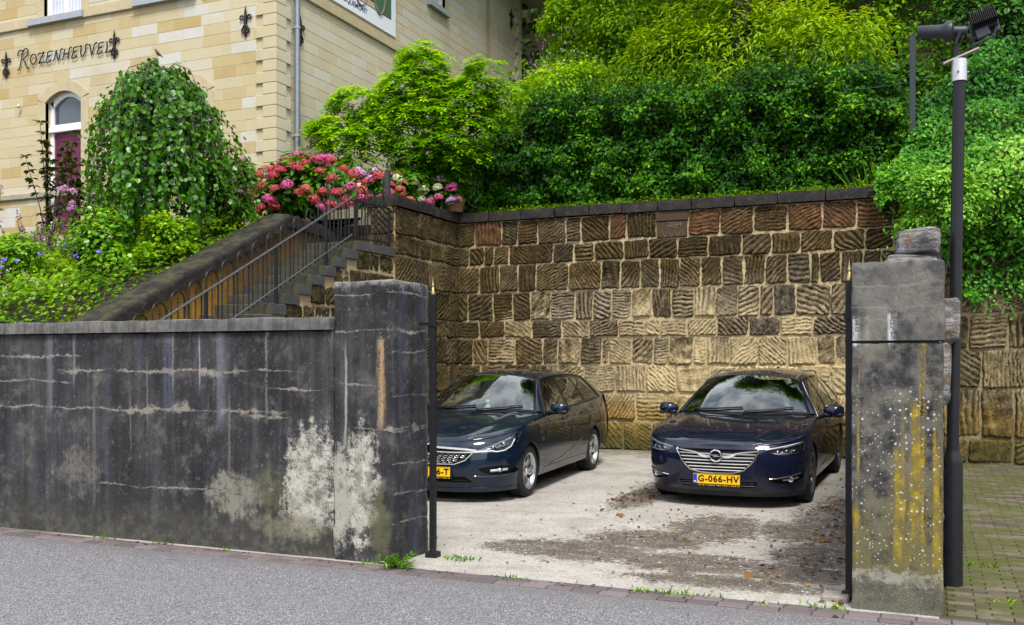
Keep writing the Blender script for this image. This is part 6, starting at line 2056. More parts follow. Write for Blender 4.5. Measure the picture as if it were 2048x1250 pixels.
    # bonnet leading edge bright line, blue fins by the fog lamps
car_B = dict(name='estate_car', label='midnight blue estate car with a wide chrome-framed grille and yellow plate G-066-HV', loc=(-2.19, 10.82, -.010), rz=rad(-1.2),
    paint=PAINT_B, lipmat=BLKPL, L=4.986, yc=.86, n=2.75, yr=3.85,
    nose=([.10, .2, .3, .42, .55, .64, .70, .74, .8, .9, 1.0], [.17, .08, .035, .010, 0, .018, .05, .085, .17, .36, .6]),
    sect=([.10, .2, .35, .5, .66, .8, .9, .96, 1.05, 1.2], [.85, .885, .91, .925, .9315, .925, .905, .885, .86, .80]),
    belt=([0, .12, .3, .6, 1.0, 1.5, 2.0, 3.0, 4.0, 4.98], [.70, .715, .745, .80, .865, .925, .950, .975, 1.01, 1.03]),
    hood=([0, .07, .12, .25, .5, .9, 1.3, 1.7], [.70, .715, .745, .79, .85, .92, .97, 1.00]),
    roof=([2.0, 2.08, 2.4, 2.9, 3.6, 4.2, 4.8], [1.43, 1.448, 1.485, 1.50, 1.485, 1.44, 1.37]),
    roofw=([2.0, 2.22, 2.6, 3.2, 3.8, 4.3, 4.9], [.56, .585, .615, .63, .615, .575, .50]),
    cant=([2.0, 2.22, 2.6, 3.2, 3.8, 4.3, 4.9], [1.345, 1.375, 1.405, 1.41, 1.385, 1.335, 1.26]),
    yroofend=4.70, wf=.96, wr=3.79, zc=.34, Ra=.372, yb=.66, zb=.20, sill=.24, doors=(1.60, 2.68, 3.62),
    yw=1.36, yws=.26, wsb=.80, yr0=2.08, yrs=.14, pillarA=(1.67, 2.27), pillarD=(4.42, 4.20),
    panes=[[(1.83, .07), (2.31, .93), (2.60, .93), (2.62, .06)], [(2.72, .06), (2.70, .93), (3.36, .92), (3.50, .06)], [(3.60, .06), (3.46, .92), (4.10, .88), (4.30, .08)]],
    trim=CHROME, crease=.012, lamp=[(.50, .675), (.62, .698), (.76, .725), (.87, .752), (.907, .745), (.907, .66), (.87, .607), (.74, .602), (.60, .63)],
    grille=[(-.46, .655), (-.445, .672), (0, .675), (.445, .672), (.46, .655), (.40, .54), (.30, .44), (.18, .41), (0, .402), (-.18, .41), (-.30, .44), (-.40, .54)],
    intake=[(-.45, .315), (.45, .315), (.40, .235), (-.40, .235)], fog=[(.57, .335), (.70, .355), (.86, .39), (.875, .34), (.80, .295), (.66, .295)],
    lampback=LAMPBACK, grille_fn=grille_B, lamp_fn=lamp_B, fog_fn=fog_B, mirror=(1.045, 1.86, 1.00), handle=CHROME,
    creases=[([(1.7, .80), (2.6, .785), (3.5, .80), (4.6, .86)], .010, PAINT_B), ([(1.5, .33), (2.2, .36), (2.9, .40), (3.35, .48)], .012, PAINT_B)],
    rails=SATIN, track=.795, wr_=.34, tw=.235, rim=dict(n=10, mat=DARKRIM, rr=.232, w0=.018, w1=.024, pair=0, ph=.1), plate_z=.335, reg=('G-066-HV', 'CENTER', .022), extras=extras_B)

def grille_A(e):
    g = e['g']; root = e['root']
    Bt, tf, outw = e['Bt'], e['tf'], e['outw']
    # bright wing bar from the badge out to the lamps
    for sg in (1, -1):
        xs = np.array([.07, .12, .2, .3, .42, .54]) * sg
        for (lo, hi) in (([.655, .652, .648, .642, .634, .622], [.672, .670, .667, .662, .655, .640]), ([.612, .608, .606, .604, .604, .606], [.622, .619, .617, .616, .618, .624])):
            q0 = np.array([tf(x, z) for x, z in zip(xs, lo)]); q1 = np.array([tf(x, z) for x, z in zip(xs, hi)])
            A, NA = surf(Bt, q0, outw); B, NB = surf(Bt, q1, outw); m = MB(); k = len(xs)
            m.v = [tuple(v) for v in A + NA * .008] + [tuple(v) for v in B + NB * .012] + [tuple(v) for v in A - NA * .02] + [tuple(v) for v in B - NB * .02]
            for i in range(k - 1):
                m.f += [(i, i + 1, k + i + 1, k + i), (i, 2 * k + i, 2 * k + i + 1, i + 1), (k + i, k + i + 1, 3 * k + i + 1, 3 * k + i)]
            m.build('grille_wing', BARS, g)
    # mesh of small bright dashes
    m = MB()
    for r, z in enumerate((.592, .572, .552, .532, .512, .492)):
        w = float(np.interp(z, [.475, .52, .60], [.30, .42, .50])) - .03
        x = -w + (.035 if r % 2 else 0)
        while x < w - .05:
            q = np.array([tf(x + k, z) for k in (0, .0175, .035, .05)]); V, N = surf(Bt, q, outw); V = V - N * .02
            V[0][2] += .006; V[3][2] += .006
            m.tube(V, .0028, 5); x += .072
    m.build('grille_mesh', SATIN, g, True)
    e['ribbon']('grille_surround', [tf(*p) for p in dens([(-.50, .60), (-.42, .52), (-.30, .475), (.30, .475), (.42, .52), (.50, .60)], .05, False)], .007, SATIN, g, .003, False)
    badge(e, 0, .645, .060, g)
    bars(e, [(-.44, .44, .305, .305), (-.46, .46, .28, .28)], BLKPL, root, -.02, .01, .006)
def lamp_A(e, sg, hl, lp):
    led(e, [(.50 * sg, .618), (.60 * sg, .622), (.70 * sg, .625), (.735 * sg, .612), (.80 * sg, .622), (.845 * sg, .665), (.862 * sg, .74)], .016, hl, -.014, STRIP)
    led(e, [(.60 * sg, .655), (.72 * sg, .705), (.84 * sg, .765)], .008, hl, -.02, STRIP)
    proj(e, .70 * sg, .665, .030, hl, -.03); proj(e, .79 * sg, .70, .034, hl, -.03)
    led(e, [(.64 * sg, .645), (.76 * sg, .655), (.82 * sg, .70)], .016, hl, -.045, SATIN)
def fog_A(e, sg, fl):
    proj(e, .76 * sg, .395, .026, fl, -.012); led(e, [(.68 * sg, .39), (.82 * sg, .395)], .017, fl, -.02, SATIN)
    led(e, [(.52 * sg, .335), (.62 * sg, .325), (.76 * sg, .325), (.855 * sg, .345)], .012, e['root'], .0, PAINT_A)
DUCK = plain("pale_figure", (0.60, 0.75, 0.58), 0.45)
def extras_A(e):
    root, P = e['root'], e['P']
    c = Vector((.06, P['yw'] + .34, float(e['zt'](P['yw'] + .4)) + .04))
    m = MB(); m.lathe([(0, 0), (.035, .005), (.042, .03), (.03, .06), (.02, .075), (.028, .09), (.03, .11), (.018, .13), (0, .135)], c, 12); m.obox(c + Vector((0, -.04, .10)), (.012, .018, .006), Matrix.Identity(3), .004)
    o = m.build('dashboard_figure', DUCK, root, 60)
    sticker(e, .72, .09, .05, .02, plain('sticker_blue', (.25, .55, .75), .5), 'sticker')
    m = MB(); x = float(e['side_x'](np.array(1.36), np.array(.66)))
    for sg in (1, -1): m.obox((sg * (x + .004), 1.36, .67), (.004, .035, .020), Matrix.Identity(3), .003)
    m.build('wing_badge', CHROME, root)
car_A = dict(name='estate_car', label='petrol blue estate car half hidden by the gate pillar, its plate ending 6-T', loc=(-5.33, 9.98, -.024), rz=rad(1.5),
    paint=PAINT_A, lipmat=PAINT_A, L=4.70, yc=.84, n=2.65, yr=3.6,
    nose=([.10, .2, .32, .45, .58, .66, .72, .76, .85, .95, 1.05], [.16, .07, .02, 0, .01, .032, .065, .11, .28, .5, .75]),
    sect=([.10, .2, .35, .5, .66, .8, .9, 1.0, 1.1, 1.2], [.83, .86, .885, .9, .905, .9, .885, .86, .835, .80]),
    belt=([0, .12, .3, .6, 1.0, 1.4, 1.9, 2.8, 3.8, 4.7], [.715, .735, .775, .835, .905, .950, .975, 1.0, 1.045, 1.07]),
    hood=([0, .07, .12, .25, .5, .9, 1.25, 1.6], [.715, .735, .77, .82, .885, .955, 1.0, 1.03]),
    roof=([1.85, 1.92, 2.3, 2.8, 3.4, 3.9, 4.5], [1.44, 1.455, 1.495, 1.51, 1.495, 1.455, 1.385]),
    roofw=([1.85, 2.05, 2.5, 3.0, 3.6, 4.1, 4.6], [.545, .57, .60, .61, .595, .555, .49]),
    cant=([1.85, 2.05, 2.5, 3.0, 3.6, 4.1, 4.6], [1.35, 1.38, 1.42, 1.425, 1.395, 1.345, 1.28]),
    yroofend=4.42, wf=.93, wr=3.592, zc=.317, Ra=.350, yb=.66, zb=.20, sill=.22, doors=(1.48, 2.53, 3.42),
    yw=1.22, yws=.26, wsb=.775, yr0=1.92, yrs=.13, pillarA=(1.53, 2.09), pillarD=(4.12, 3.92),
    panes=[[(1.69, .07), (2.13, .92), (2.46, .92), (2.48, .06)], [(2.58, .06), (2.55, .92), (3.12, .92), (3.28, .07)], [(3.37, .07), (3.22, .92), (3.84, .88), (4.02, .09)]],
    trim=BLKPL, crease=.014, lamp=[(.50, .617), (.62, .667), (.74, .722), (.85, .788), (.883, .775), (.88, .70), (.82, .63), (.72, .602), (.60, .60)],
    grille=[(-.50, .648), (0, .682), (.50, .648), (.51, .61), (.42, .52), (.30, .475), (-.30, .475), (-.42, .52), (-.51, .61)],
    intake=[(-.42, .33), (.42, .33), (.50, .255), (-.50, .255)], fog=[(.56, .42), (.70, .447), (.85, .44), (.875, .37), (.80, .345), (.66, .352)],
    lampback=plain('bright_lamp_housing', (0.50, 0.52, 0.54), 0.3, 0.5, 0.15, 30), grille_fn=grille_A, lamp_fn=lamp_A, fog_fn=fog_A, mirror=(1.00, 1.70, 1.03), handle=PAINT_A,
    creases=[([(1.6, .83), (2.6, .845), (3.4, .875), (4.4, .93)], .012, PAINT_A), ([(1.45, .30), (2.1, .36), (2.7, .46), (3.15, .60)], .016, PAINT_A)],
    rails=None, track=.775, wr_=.317, tw=.215, rim=dict(n=5, mat=SATIN, rr=.212, w0=.020, w1=.030, pair=.20, twist=.28, cap=CHROME), plate_z=.385, reg=('46-T', 'RIGHT', .245), extras=extras_A)
for P in (car_A, car_B):
    c = car(P)
    c.rotation_euler = (0.0148, 0, P['rz'])

# ------------------------------------------------------------------ lamp post with two floodlights
PAINTBLK = plain("black_post_paint", (0.012, 0.013, 0.016), 0.36, 0.0, 0.35, 18, 0.1)
FINS = plain('matt_black', (0.008, 0.008, 0.010), 0.6, 0, 0.3, 30)
DKGREY = plain("dark_grey_casting", (0.035, 0.042, 0.05), 0.42, 0.3, 0.2, 25)
lpz = thing('lamp_post', 'black floodlight post with a white collar standing behind the lichen-spotted pillar', 'lamp post', (0.146, 7.80, 0.0))
m = MB(); m.lathe([(.070, -.05), (.070, .90), (.068, .93), (.050, .97), (.048, 1.0)], (0, 0, 0), 20); m.build('post_base', PAINTBLK, lpz, 35)
m = MB(); m.tube([(0, 0, .98), (.045, 0, 3.70)], .042, 20); m.build('post', PAINTBLK, lpz, 40)
m = MB(); m.lathe([(.046, 0), (.052, 0), (.052, .155), (.046, .16)], (.045, 0, 3.68), 20); m.build('collar', GALV, lpz, 40)
m = MB(); m.lathe([(0, 0), (.008, 0), (.008, .012), (0, .012)], (0.035, -.052, 3.74), 8, Matrix.Rotation(rad(90), 3, 'X')); m.build('collar_bolt', STEEL, lpz); m = MB(); m.lathe([(0, 0), (.008, 0), (.008, .016), (0, .016)], (.096, 0, 3.74), 8, Matrix.Rotation(rad(90), 3, 'Y')); m.build('collar_bolt', STEEL, lpz)
RB = Matrix.Rotation(rad(-20), 3, 'Y')
m = MB(); m.obox((.055, 0, 3.86), (.125, .03, .007), RB, .002); m.build('mounting_plate', plain('plate_beige', (.33, .31, .28), .5, .4), lpz)
# cylindrical spotlight, pointing left
sp = thing_part('spotlight', lpz); sp.location = (.035, 0, .385)
m = MB(); RS = Matrix.Rotation(rad(-84), 3, 'Y')
m.lathe([(0, .0), (.030, .0), (.034, .01), (.036, .09), (.072, .105), (.076, .13), (.070, .15), (.052, .165), (.047, .19), (.044, .33), (.040, .335), (.038, .30), (0, .29)], (.062, -.01, 3.655), 22, RS); m.build('spot_housing', DKGREY, sp, 40)
m = MB(); m.obox((.0, -.06, 3.60), (.010, .004, .055), Matrix.Rotation(rad(18), 3, 'Y'), .002); m.obox((.0, .05, 3.60), (.010, .004, .055), Matrix.Rotation(rad(18), 3, 'Y'), .002); m.tube([(-.012, -.005, 3.47), (-.012, -.005, 3.56)], .020, 10); m.build('spot_bracket', PAINTBLK, sp, 40)
# ribbed floodlight, pointing away to the right
fl = thing_part('floodlight', lpz); fl.location = (.062, 0, 1.07); fl.scale = (.82, .82, .82)
RF = Matrix.Rotation(rad(-14), 3, 'Y') @ Matrix.Rotation(rad(-24), 3, 'X')
cF = Vector((.175, .02, 3.69))
m = MB()
for k in range(13):
    u = -.095 + k * .0158
    m.obox(cF + RF @ Vector((u, -.045, .01)), (.0032, .055, .075), RF, .001)
m.obox(cF + RF @ Vector((0, .0, 0)), (.10, .03, .085), RF, .01)
m.build('heat_sink', FINS, fl)
m = MB(); m.obox(cF + RF @ Vector((0, .055, .0)), (.115, .018, .105), RF, .008); m.build('flood_front', DKGREY, fl)
m = MB()
for u in (-.105, .105):
    a = cF + RF @ Vector((u, -.02, -.03)); b = Vector((.175 + u * .75, -.01, 3.485 + (u * .34)))
    d = (b - a); mid = (a + b) / 2
    m.tube([a, mid, b], .009, 6)
m.obox((.165, -.015, 3.515), (.085, .016, .008), RB, .002)
m.build('flood_bracket', DKGREY, fl)
m = MB(); m.obox((.165, -.02, 3.585), (.058, .022, .042), RB, .006); m.build('driver_box', DKGREY, fl)
m = MB(); m.tube([(.05, -.03, 3.50), (.075, -.04, 3.53), (.11, -.035, 3.545), (.12, -.03, 3.56)], .006, 6); m.build('cable', BLKPL, fl, True)
# ------------------------------------------------------------------ foliage
def leaf_mat(name, stops, trans=0.35, rough=0.5, vary=0.25, spec=0.22):
    t = T(name)
    a = t.attr('tone'); n = t.noise(1.3, 4, .6); n2 = t.noise(25, 3, .6)
    f = t.add(t.mul(a, 0.85), t.add(t.mul(t.sub(n, .5), vary), t.mul(t.sub(n2, .5), .25)))
    c = t.ramp(f, stops)
    hv = t.n('ShaderNodeHueSaturation'); hv.inputs['Saturation'].default_value = 1.12; hv.inputs['Value'].default_value = (1.12 if 'hedge' in name else 1.0 if 'bed' in name else 1.15) if 'petal' not in name else 1.0
    t.set(hv.inputs['Color'], c); c = hv.outputs[0]
    t.col(c); t.p(Roughness=rough); t.b.inputs['Specular IOR Level'].default_value = spec
    tr = t.n('ShaderNodeBsdfTranslucent')
    hs_ = t.n('ShaderNodeHueSaturation'); hs_.inputs['Value'].default_value = 1.35; hs_.inputs['Saturation'].default_value = 1.1; hs_.inputs['Hue'].default_value = 0.485
    t.set(hs_.inputs['Color'], c); t.t.links.new(hs_.outputs[0], tr.inputs[0])
    ms = t.n('ShaderNodeMixShader'); ms.inputs[0].default_value = trans
    t.t.links.new(t.b.outputs[0], ms.inputs[1]); t.t.links.new(tr.outputs[0], ms.inputs[2]); t.t.links.new(ms.outputs[0], t.out.inputs['Surface'])
    return t.m
TPL = {
 'oval': (np.array([(0, 0, 0), (.28, .27, .07), (.68, .22, .04), (1, 0, -.08), (.68, -.22, .04), (.28, -.27, .07)]), [(0, 3, 2, 1), (0, 5, 4, 3)]),
 'slim': (np.array([(0, 0, 0), (.4, .13, .03), (1, 0, -.12), (.4, -.13, .03)]), [(0, 2, 1), (0, 3, 2)]),
 'leaflet': (np.array([(0, 0, 0), (.4, .19, .03), (1, 0, -.12), (.4, -.19, .03)]), [(0, 2, 1), (0, 3, 2)]),
 'blade': (np.array([(0, .03, 0), (.5, .025, .0), (1, 0, -.22), (.5, -.025, 0), (0, -.03, 0)]), [(0, 4, 3, 1), (1, 3, 2)]),
 'diamond': (np.array([(0, 0, 0), (.45, .33, .06), (1, 0, -.06), (.45, -.33, .06)]), [(0, 2, 1), (0, 3, 2)]),
 'round': (np.array([(0, 0, 0), (.2, .36, .06), (.62, .38, .05), (1, 0, -.05), (.62, -.38, .05), (.2, -.36, .06)]), [(0, 3, 2, 1), (0, 5, 4, 3)]),
 'lobed': (np.array([(0, 0, 0), (.05, .35, .03), (.35, .22, .05), (.55, .5, .0), (.62, .2, .04), (1, 0, -.08), (.62, -.2, .04), (.55, -.5, .0), (.35, -.22, .05), (.05, -.35, .03)]), [(0, 2, 1), (0, 4, 2), (2, 4, 3), (0, 5, 4), (0, 6, 5), (0, 8, 6), (8, 7, 6), (0, 9, 8)]),
}
def unit(a): return a / np.maximum(np.linalg.norm(a, axis=-1, keepdims=True), 1e-9)
def leaf_arrays(P, N, D, size, kind):
    """leaf blades: base at P, face normal about N, tip pointing about D"""
    tv, tf_ = TPL[kind]
    N = unit(N); D = unit(D - N * (D * N).sum(1, keepdims=True)); W = np.cross(N, D)
    size = np.asarray(size)[:, None, None]
    V = P[:, None, :] + size * (tv[None, :, 0:1] * D[:, None] + tv[None, :, 1:2] * W[:, None] + tv[None, :, 2:3] * N[:, None])
    k = len(tv); n = len(P)
    fl = np.concatenate([np.array(f) for f in tf_]); lt = np.array([len(f) for f in tf_])
    F = (np.arange(n)[:, None] * k + fl[None]).ravel()
    return V.reshape(-1, 3), F, np.tile(lt, n), k
class Fol:
    """collects leaf clouds into one mesh"""
    def __init__(s): s.V, s.F, s.L, s.A, s.n = [], [], [], [], 0
    def put(s, P, N, D, size, kind, tone):
        V, F, L_, k = leaf_arrays(np.asarray(P, float), np.asarray(N, float), np.asarray(D, float), size, kind)
        s.V.append(V); s.F.append(F + s.n); s.L.append(L_); s.A.append(np.repeat(tone, k)); s.n += len(V)
        return s
    def build(s, name, mat, parent=None):
        me = np_mesh(name, np.concatenate(s.V), np.concatenate(s.F), np.concatenate(s.L), False, {'tone': np.concatenate(s.A)})
        return link(name, me, mat, parent)
def rn(n, k=3): return rng.normal(size=(n, k))
UPV = np.array([0, 0, 1.0])

def blob_points(c, r, n, seed, shell=.5, clumps=14, front=True):
    """leaf positions in a lumpy crown: clumps spread over an uneven ellipsoid. returns P, outward dir, depth 0 deep..1 outer"""
    c = np.array(c, float); r = np.array(r, float)
    g = np.random.default_rng(seed)
    d = unit(g.normal(size=(clumps, 3)))
    if front: d[:, 1] = -np.abs(d[:, 1]) * .9 + .25 * g.random(clumps)
    d[:, 2] = d[:, 2] * .9 + .1
    cc = d * r * g.uniform(.45, .82, (clumps, 1))
    rad_ = np.mean(r) * g.uniform(.30, .55, clumps)
    k = g.integers(0, clumps, n)
    u = unit(g.normal(size=(n, 3)))
    u[:, 2] = np.where(u[:, 2] < -.3, -u[:, 2], u[:, 2])
    q = 1 - shell * g.random(n) ** 1.8
    lum = 1 + .25 * wav(u * 1.0 + k[:, None] * 1.7, .45, seed % 11)
    off = u * (rad_[k] * q * lum)[:, None] * (r / np.mean(r)) ** .5
    P = c + cc[k] + off
    out = unit((P - c) / r)
    return P, out, u, q
def bush(name, label, cat, c, r, n, kind, size, mat, seed, group=None, tone=(.1, .9), droop=.3, stems=5, parent=None, shell=.55, clumps=16, base=None, front=True):
    root = thing(name, label, cat, (c[0], c[1], base if base is not None else c[2] - r[2]), 0, group) if parent is None else parent
    o = np.array(root.location)
    P, out, u, q = blob_points(c, r, n, seed, shell, clumps, front)
    N = out * .55 + UPV * .55 + u * .3 + rn(n) * .42
    D = out * .6 + u * .4 - UPV * droop + rn(n) * .45
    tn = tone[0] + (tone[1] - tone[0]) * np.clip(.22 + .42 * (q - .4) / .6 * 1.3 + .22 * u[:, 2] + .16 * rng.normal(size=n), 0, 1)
    Fol().put(P - o, N, D, size[0] + (size[1] - size[0]) * rng.random(n), kind, tn).build('foliage', mat, root)
    if stems:
        m = MB(); g = random.Random(seed)
        z0 = (base if base is not None else c[2] - r[2]) - .1
        for k in range(stems):
            a = np.array([c[0] + g.uniform(-.15, .15) * r[0], c[1] + g.uniform(-.15, .15) * r[1], z0]) - o
            b = np.array(c) + np.array([g.uniform(-.6, .6) * r[0], g.uniform(-.5, .5) * r[1], g.uniform(.1, .6) * r[2]]) - o
            mid = (a + b) / 2 + np.array([g.uniform(-.1, .1) * r[0], g.uniform(-.1, .1), .1 * r[2]])
            w = max(.008, .02 * np.mean(r))
            m.tube([a, mid, b], [w, w * .7, w * .25], 6)
        m.build('stem', BARK, root, True)
    return root
def m_bark():
    t = T("bark"); n = t.noise(30, 5, .7); b = t.noise(1, 4, .6, vec=t.scl((20, 20, 4)))
    t.col(t.ramp(t.add(t.mul(n, .5), t.mul(b, .5)), [(.35, (.018, .013, .01)), (.65, (.075, .058, .045))])); t.p(Roughness=.9); t.bump(b, .7, .02)
    return t.m
BARK = m_bark()
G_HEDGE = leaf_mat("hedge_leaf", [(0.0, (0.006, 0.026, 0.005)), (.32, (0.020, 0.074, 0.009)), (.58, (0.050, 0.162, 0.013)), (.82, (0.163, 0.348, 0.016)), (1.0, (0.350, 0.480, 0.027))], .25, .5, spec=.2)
G_HILL = leaf_mat("hill_leaf", [(0.0, (0.021, 0.061, 0.010)), (.35, (0.060, 0.155, 0.014)), (.65, (0.150, 0.297, 0.022)), (.88, (0.330, 0.486, 0.040)), (1.0, (0.540, 0.594, 0.060))], .35, .5)
G_GOLD = leaf_mat("golden_leaf", [(0.0, (.022, .070, .008)), (.35, (.075, .18, .012)), (.65, (.19, .33, .016)), (.9, (.36, .49, .03)), (1.0, (.52, .56, .06))], .4, .5)
G_WIST = leaf_mat("wisteria_leaf", [(0.0, (0.018, 0.065, 0.008)), (.3, (0.053, 0.169, 0.012)), (.6, (0.173, 0.377, 0.022)), (.88, (0.360, 0.559, 0.035)), (1.0, (0.510, 0.546, 0.060))], .4, .45)
G_WEEP = leaf_mat("weeping_leaf", [(0.0, (0.019, 0.067, 0.008)), (.35, (0.045, 0.140, 0.012)), (.62, (0.099, 0.252, 0.020)), (.85, (0.224, 0.392, 0.030)), (1.0, (0.352, 0.448, 0.050))], .32, .36, spec=.5)
G_CREEP = leaf_mat("creeper_leaf", [(0.0, (0.020, 0.072, 0.018)), (.35, (0.051, 0.167, 0.029)), (.62, (0.128, 0.304, 0.050)), (.85, (0.340, 0.522, 0.121)), (1.0, (0.620, 0.620, 0.396))], .3, .42)
G_HYD = leaf_mat("hydrangea_leaf", [(0.0, (0.012, 0.040, 0.008)), (.45, (0.034, 0.098, 0.014)), (.75, (0.084, 0.207, 0.022)), (1.0, (0.204, 0.345, 0.035))], .25, .42)
G_BED = leaf_mat("bed_leaf", [(0.0, (0.034, 0.090, 0.010)), (.35, (0.101, 0.228, 0.020)), (.65, (0.230, 0.396, 0.035)), (.9, (0.405, 0.528, 0.070)), (1.0, (0.540, 0.540, 0.140))], .35, .5)
G_DARKR = leaf_mat("bronze_leaf", [(0.0, (.020, .035, .010)), (.4, (.050, .080, .018)), (.7, (.110, .075, .026)), (1.0, (.20, .11, .045))], .15, .3, spec=.6)
G_DARK = leaf_mat("dark_ivy_leaf", [(0.0, (0.006, 0.021, 0.006)), (.4, (0.019, 0.060, 0.012)), (.75, (0.048, 0.135, 0.019)), (1.0, (0.144, 0.285, 0.036))], .2, .4)
def petal_mat(name, a, b): return leaf_mat(name, [(0, a), (.5, tuple((x + y) / 2 for x, y in zip(a, b))), (1, b)], .3, .6, .1, .2)
PET = dict(red=petal_mat('rose_red_petal', (.36, .040, .058), (.72, .24, .26)), pink=petal_mat('pink_petal', (.50, .075, .22), (.80, .32, .52)), cream=petal_mat('cream_petal', (.48, .50, .26), (.78, .77, .56)),
           mauve=petal_mat('mauve_petal', (.42, .22, .46), (.74, .56, .74)), rust=petal_mat('rusty_petal', (.38, .10, .08), (.66, .32, .25)), violet=petal_mat('violet_petal', (.16, .10, .50), (.42, .34, .80)), yellow=petal_mat('yellow_petal', (.55, .36, .01), (.80, .60, .03)),
           phlox=petal_mat('phlox_petal', (.46, .20, .42), (.78, .50, .70)))

# ---- the trained hedge behind the wall
hg = thing('hedge', 'tall dark green clipped beech hedge trained on wires above the retaining wall', 'hedge', (-4.6, 17.2, 4.25))
o_ = np.array(hg.location)
def hedge_top(x): return 6.62 + .20 * wav(np.stack([x, x * 0, x * 0], -1), .28, 4) - 1.1 * np.clip((-7.0 - x) / 1.6, 0, 1) - .5 * np.clip((x + 1.0) / .6, 0, 1)
n = 52000
x = rng.uniform(-8.7, -0.35, n); zf = rng.random(n) ** .95
z = 4.28 + zf * (hedge_top(x) - 4.28)
q3 = np.stack([x, x * 0, z], 1)
bump_ = wav(q3, .42, 6) * .20 + wav(q3, 1.1, 9) * .19 + wav(q3, 2.6, 2) * .07
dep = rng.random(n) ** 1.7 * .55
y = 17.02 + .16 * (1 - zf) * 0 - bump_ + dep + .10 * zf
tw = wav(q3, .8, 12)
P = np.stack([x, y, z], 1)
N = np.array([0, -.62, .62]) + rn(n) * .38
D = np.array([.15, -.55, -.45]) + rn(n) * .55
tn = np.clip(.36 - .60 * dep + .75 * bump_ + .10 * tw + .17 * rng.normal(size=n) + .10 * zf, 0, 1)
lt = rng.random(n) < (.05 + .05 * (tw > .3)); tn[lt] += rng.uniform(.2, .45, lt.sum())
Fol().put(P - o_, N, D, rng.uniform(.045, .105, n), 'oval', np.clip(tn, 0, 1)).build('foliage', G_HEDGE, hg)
# loose shoots above the top
ns = 1300; sx = rng.uniform(-7.6, -0.5, 130); f = Fol(); m = MB()
for s in range(130):
    h = rng.uniform(.1, .5); zz = hedge_top(np.array([sx[s]]))[0] - .1; yy = 17.1 + rng.uniform(-.1, .3); lean = rng.uniform(-.4, .4, 2)
    k = int(8 + h * 26); tt = np.linspace(0, 1, k)
    P = np.stack([sx[s] + lean[0] * tt * h, yy + (lean[1] * .5 - .2) * tt * h, zz + tt * h], 1)
    f.put(P - o_, rn(k) * .6 + [0, -.4, .7], rn(k) * .8 + [0, -.3, -.1], rng.uniform(.045, .075, k), 'oval', np.clip(.45 + .3 * rng.normal(size=k) * .5 + .2 * tt, 0, 1))
    m.tube([tuple(p) for p in (P - o_)[[0, k // 2, -1]]], .004, 4)
f.build('shoot', G_HEDGE, hg)
for k in range(40):
    xx = -8.4 + k * .2
    zt_ = float(hedge_top(np.array([xx]))[0]) - .2
    m.tube([(xx - o_[0], 17.35 - o_[1], 0), (xx + .1 - o_[0], 17.3 - o_[1], (zt_ - 4.25) * .5), (xx - .05 - o_[0], 17.4 - o_[1], zt_ - 4.25)], [.02, .016, .006], 5)
m.build('stem', BARK, hg)
m = MB()
xs = np.linspace(-8.6, -.5, 28)
for i in range(27):
    zt0, zt1 = float(hedge_top(xs[i:i + 1])[0]) - .25, float(hedge_top(xs[i + 1:i + 2])[0]) - .25
    m.add([(xs[i] - o_[0], .36, 0), (xs[i + 1] - o_[0], .36, 0), (xs[i + 1] - o_[0], .42, zt1 - 4.25), (xs[i] - o_[0], .42, zt0 - 4.25), (xs[i] - o_[0], .8, 0), (xs[i + 1] - o_[0], .8, 0), (xs[i + 1] - o_[0], .8, zt1 - 4.25), (xs[i] - o_[0], .8, zt0 - 4.25)], [(0, 1, 2, 3), (3, 2, 6, 7), (5, 4, 7, 6)])
m.build('inner_sheet', plain('hedge_heart', (.012, .013, .008), .95, 0, .5, 30, .8), hg)  # solid near-black sheet filling the inside of the hedge behind the leaves
hp = thing('hedge_post', 'dark grey square steel post at the right end of the hedge', 'post', (-0.27, 16.95, 4.2))
m = MB(); m.box(-.045, .045, -.045, .045, 0, 2.68, .004); m.build('post', DKGREY, hp)
m = MB()
for k, (zz, ln) in enumerate(((1.62, .8), (1.93, 1.15), (2.25, 1.0))): m.tube([(-ln, .05, zz - .03), (-.05, 0, zz)], .0032, 5)
m.build('wire', STEEL, hp)

# ---- low ivy and weeds on the coping, moss
f = Fol(); n = 5200
x = rng.uniform(-8.0, -0.3, n); y = rng.uniform(16.55, 16.95, n); z = 4.39 + rng.random(n) ** 2 * .12
f.put(np.stack([x, y, z], 1), rn(n) * .5 + UPV, rn(n) + [0, -.5, 0], rng.uniform(.03, .055, n), 'diamond', np.clip(.5 + .22 * rng.normal(size=n), 0, 1))
stuff(tag(f.build('wall_top_weeds', G_BED), 'low weeds creeping over the back of the dark coping', 'weeds'))

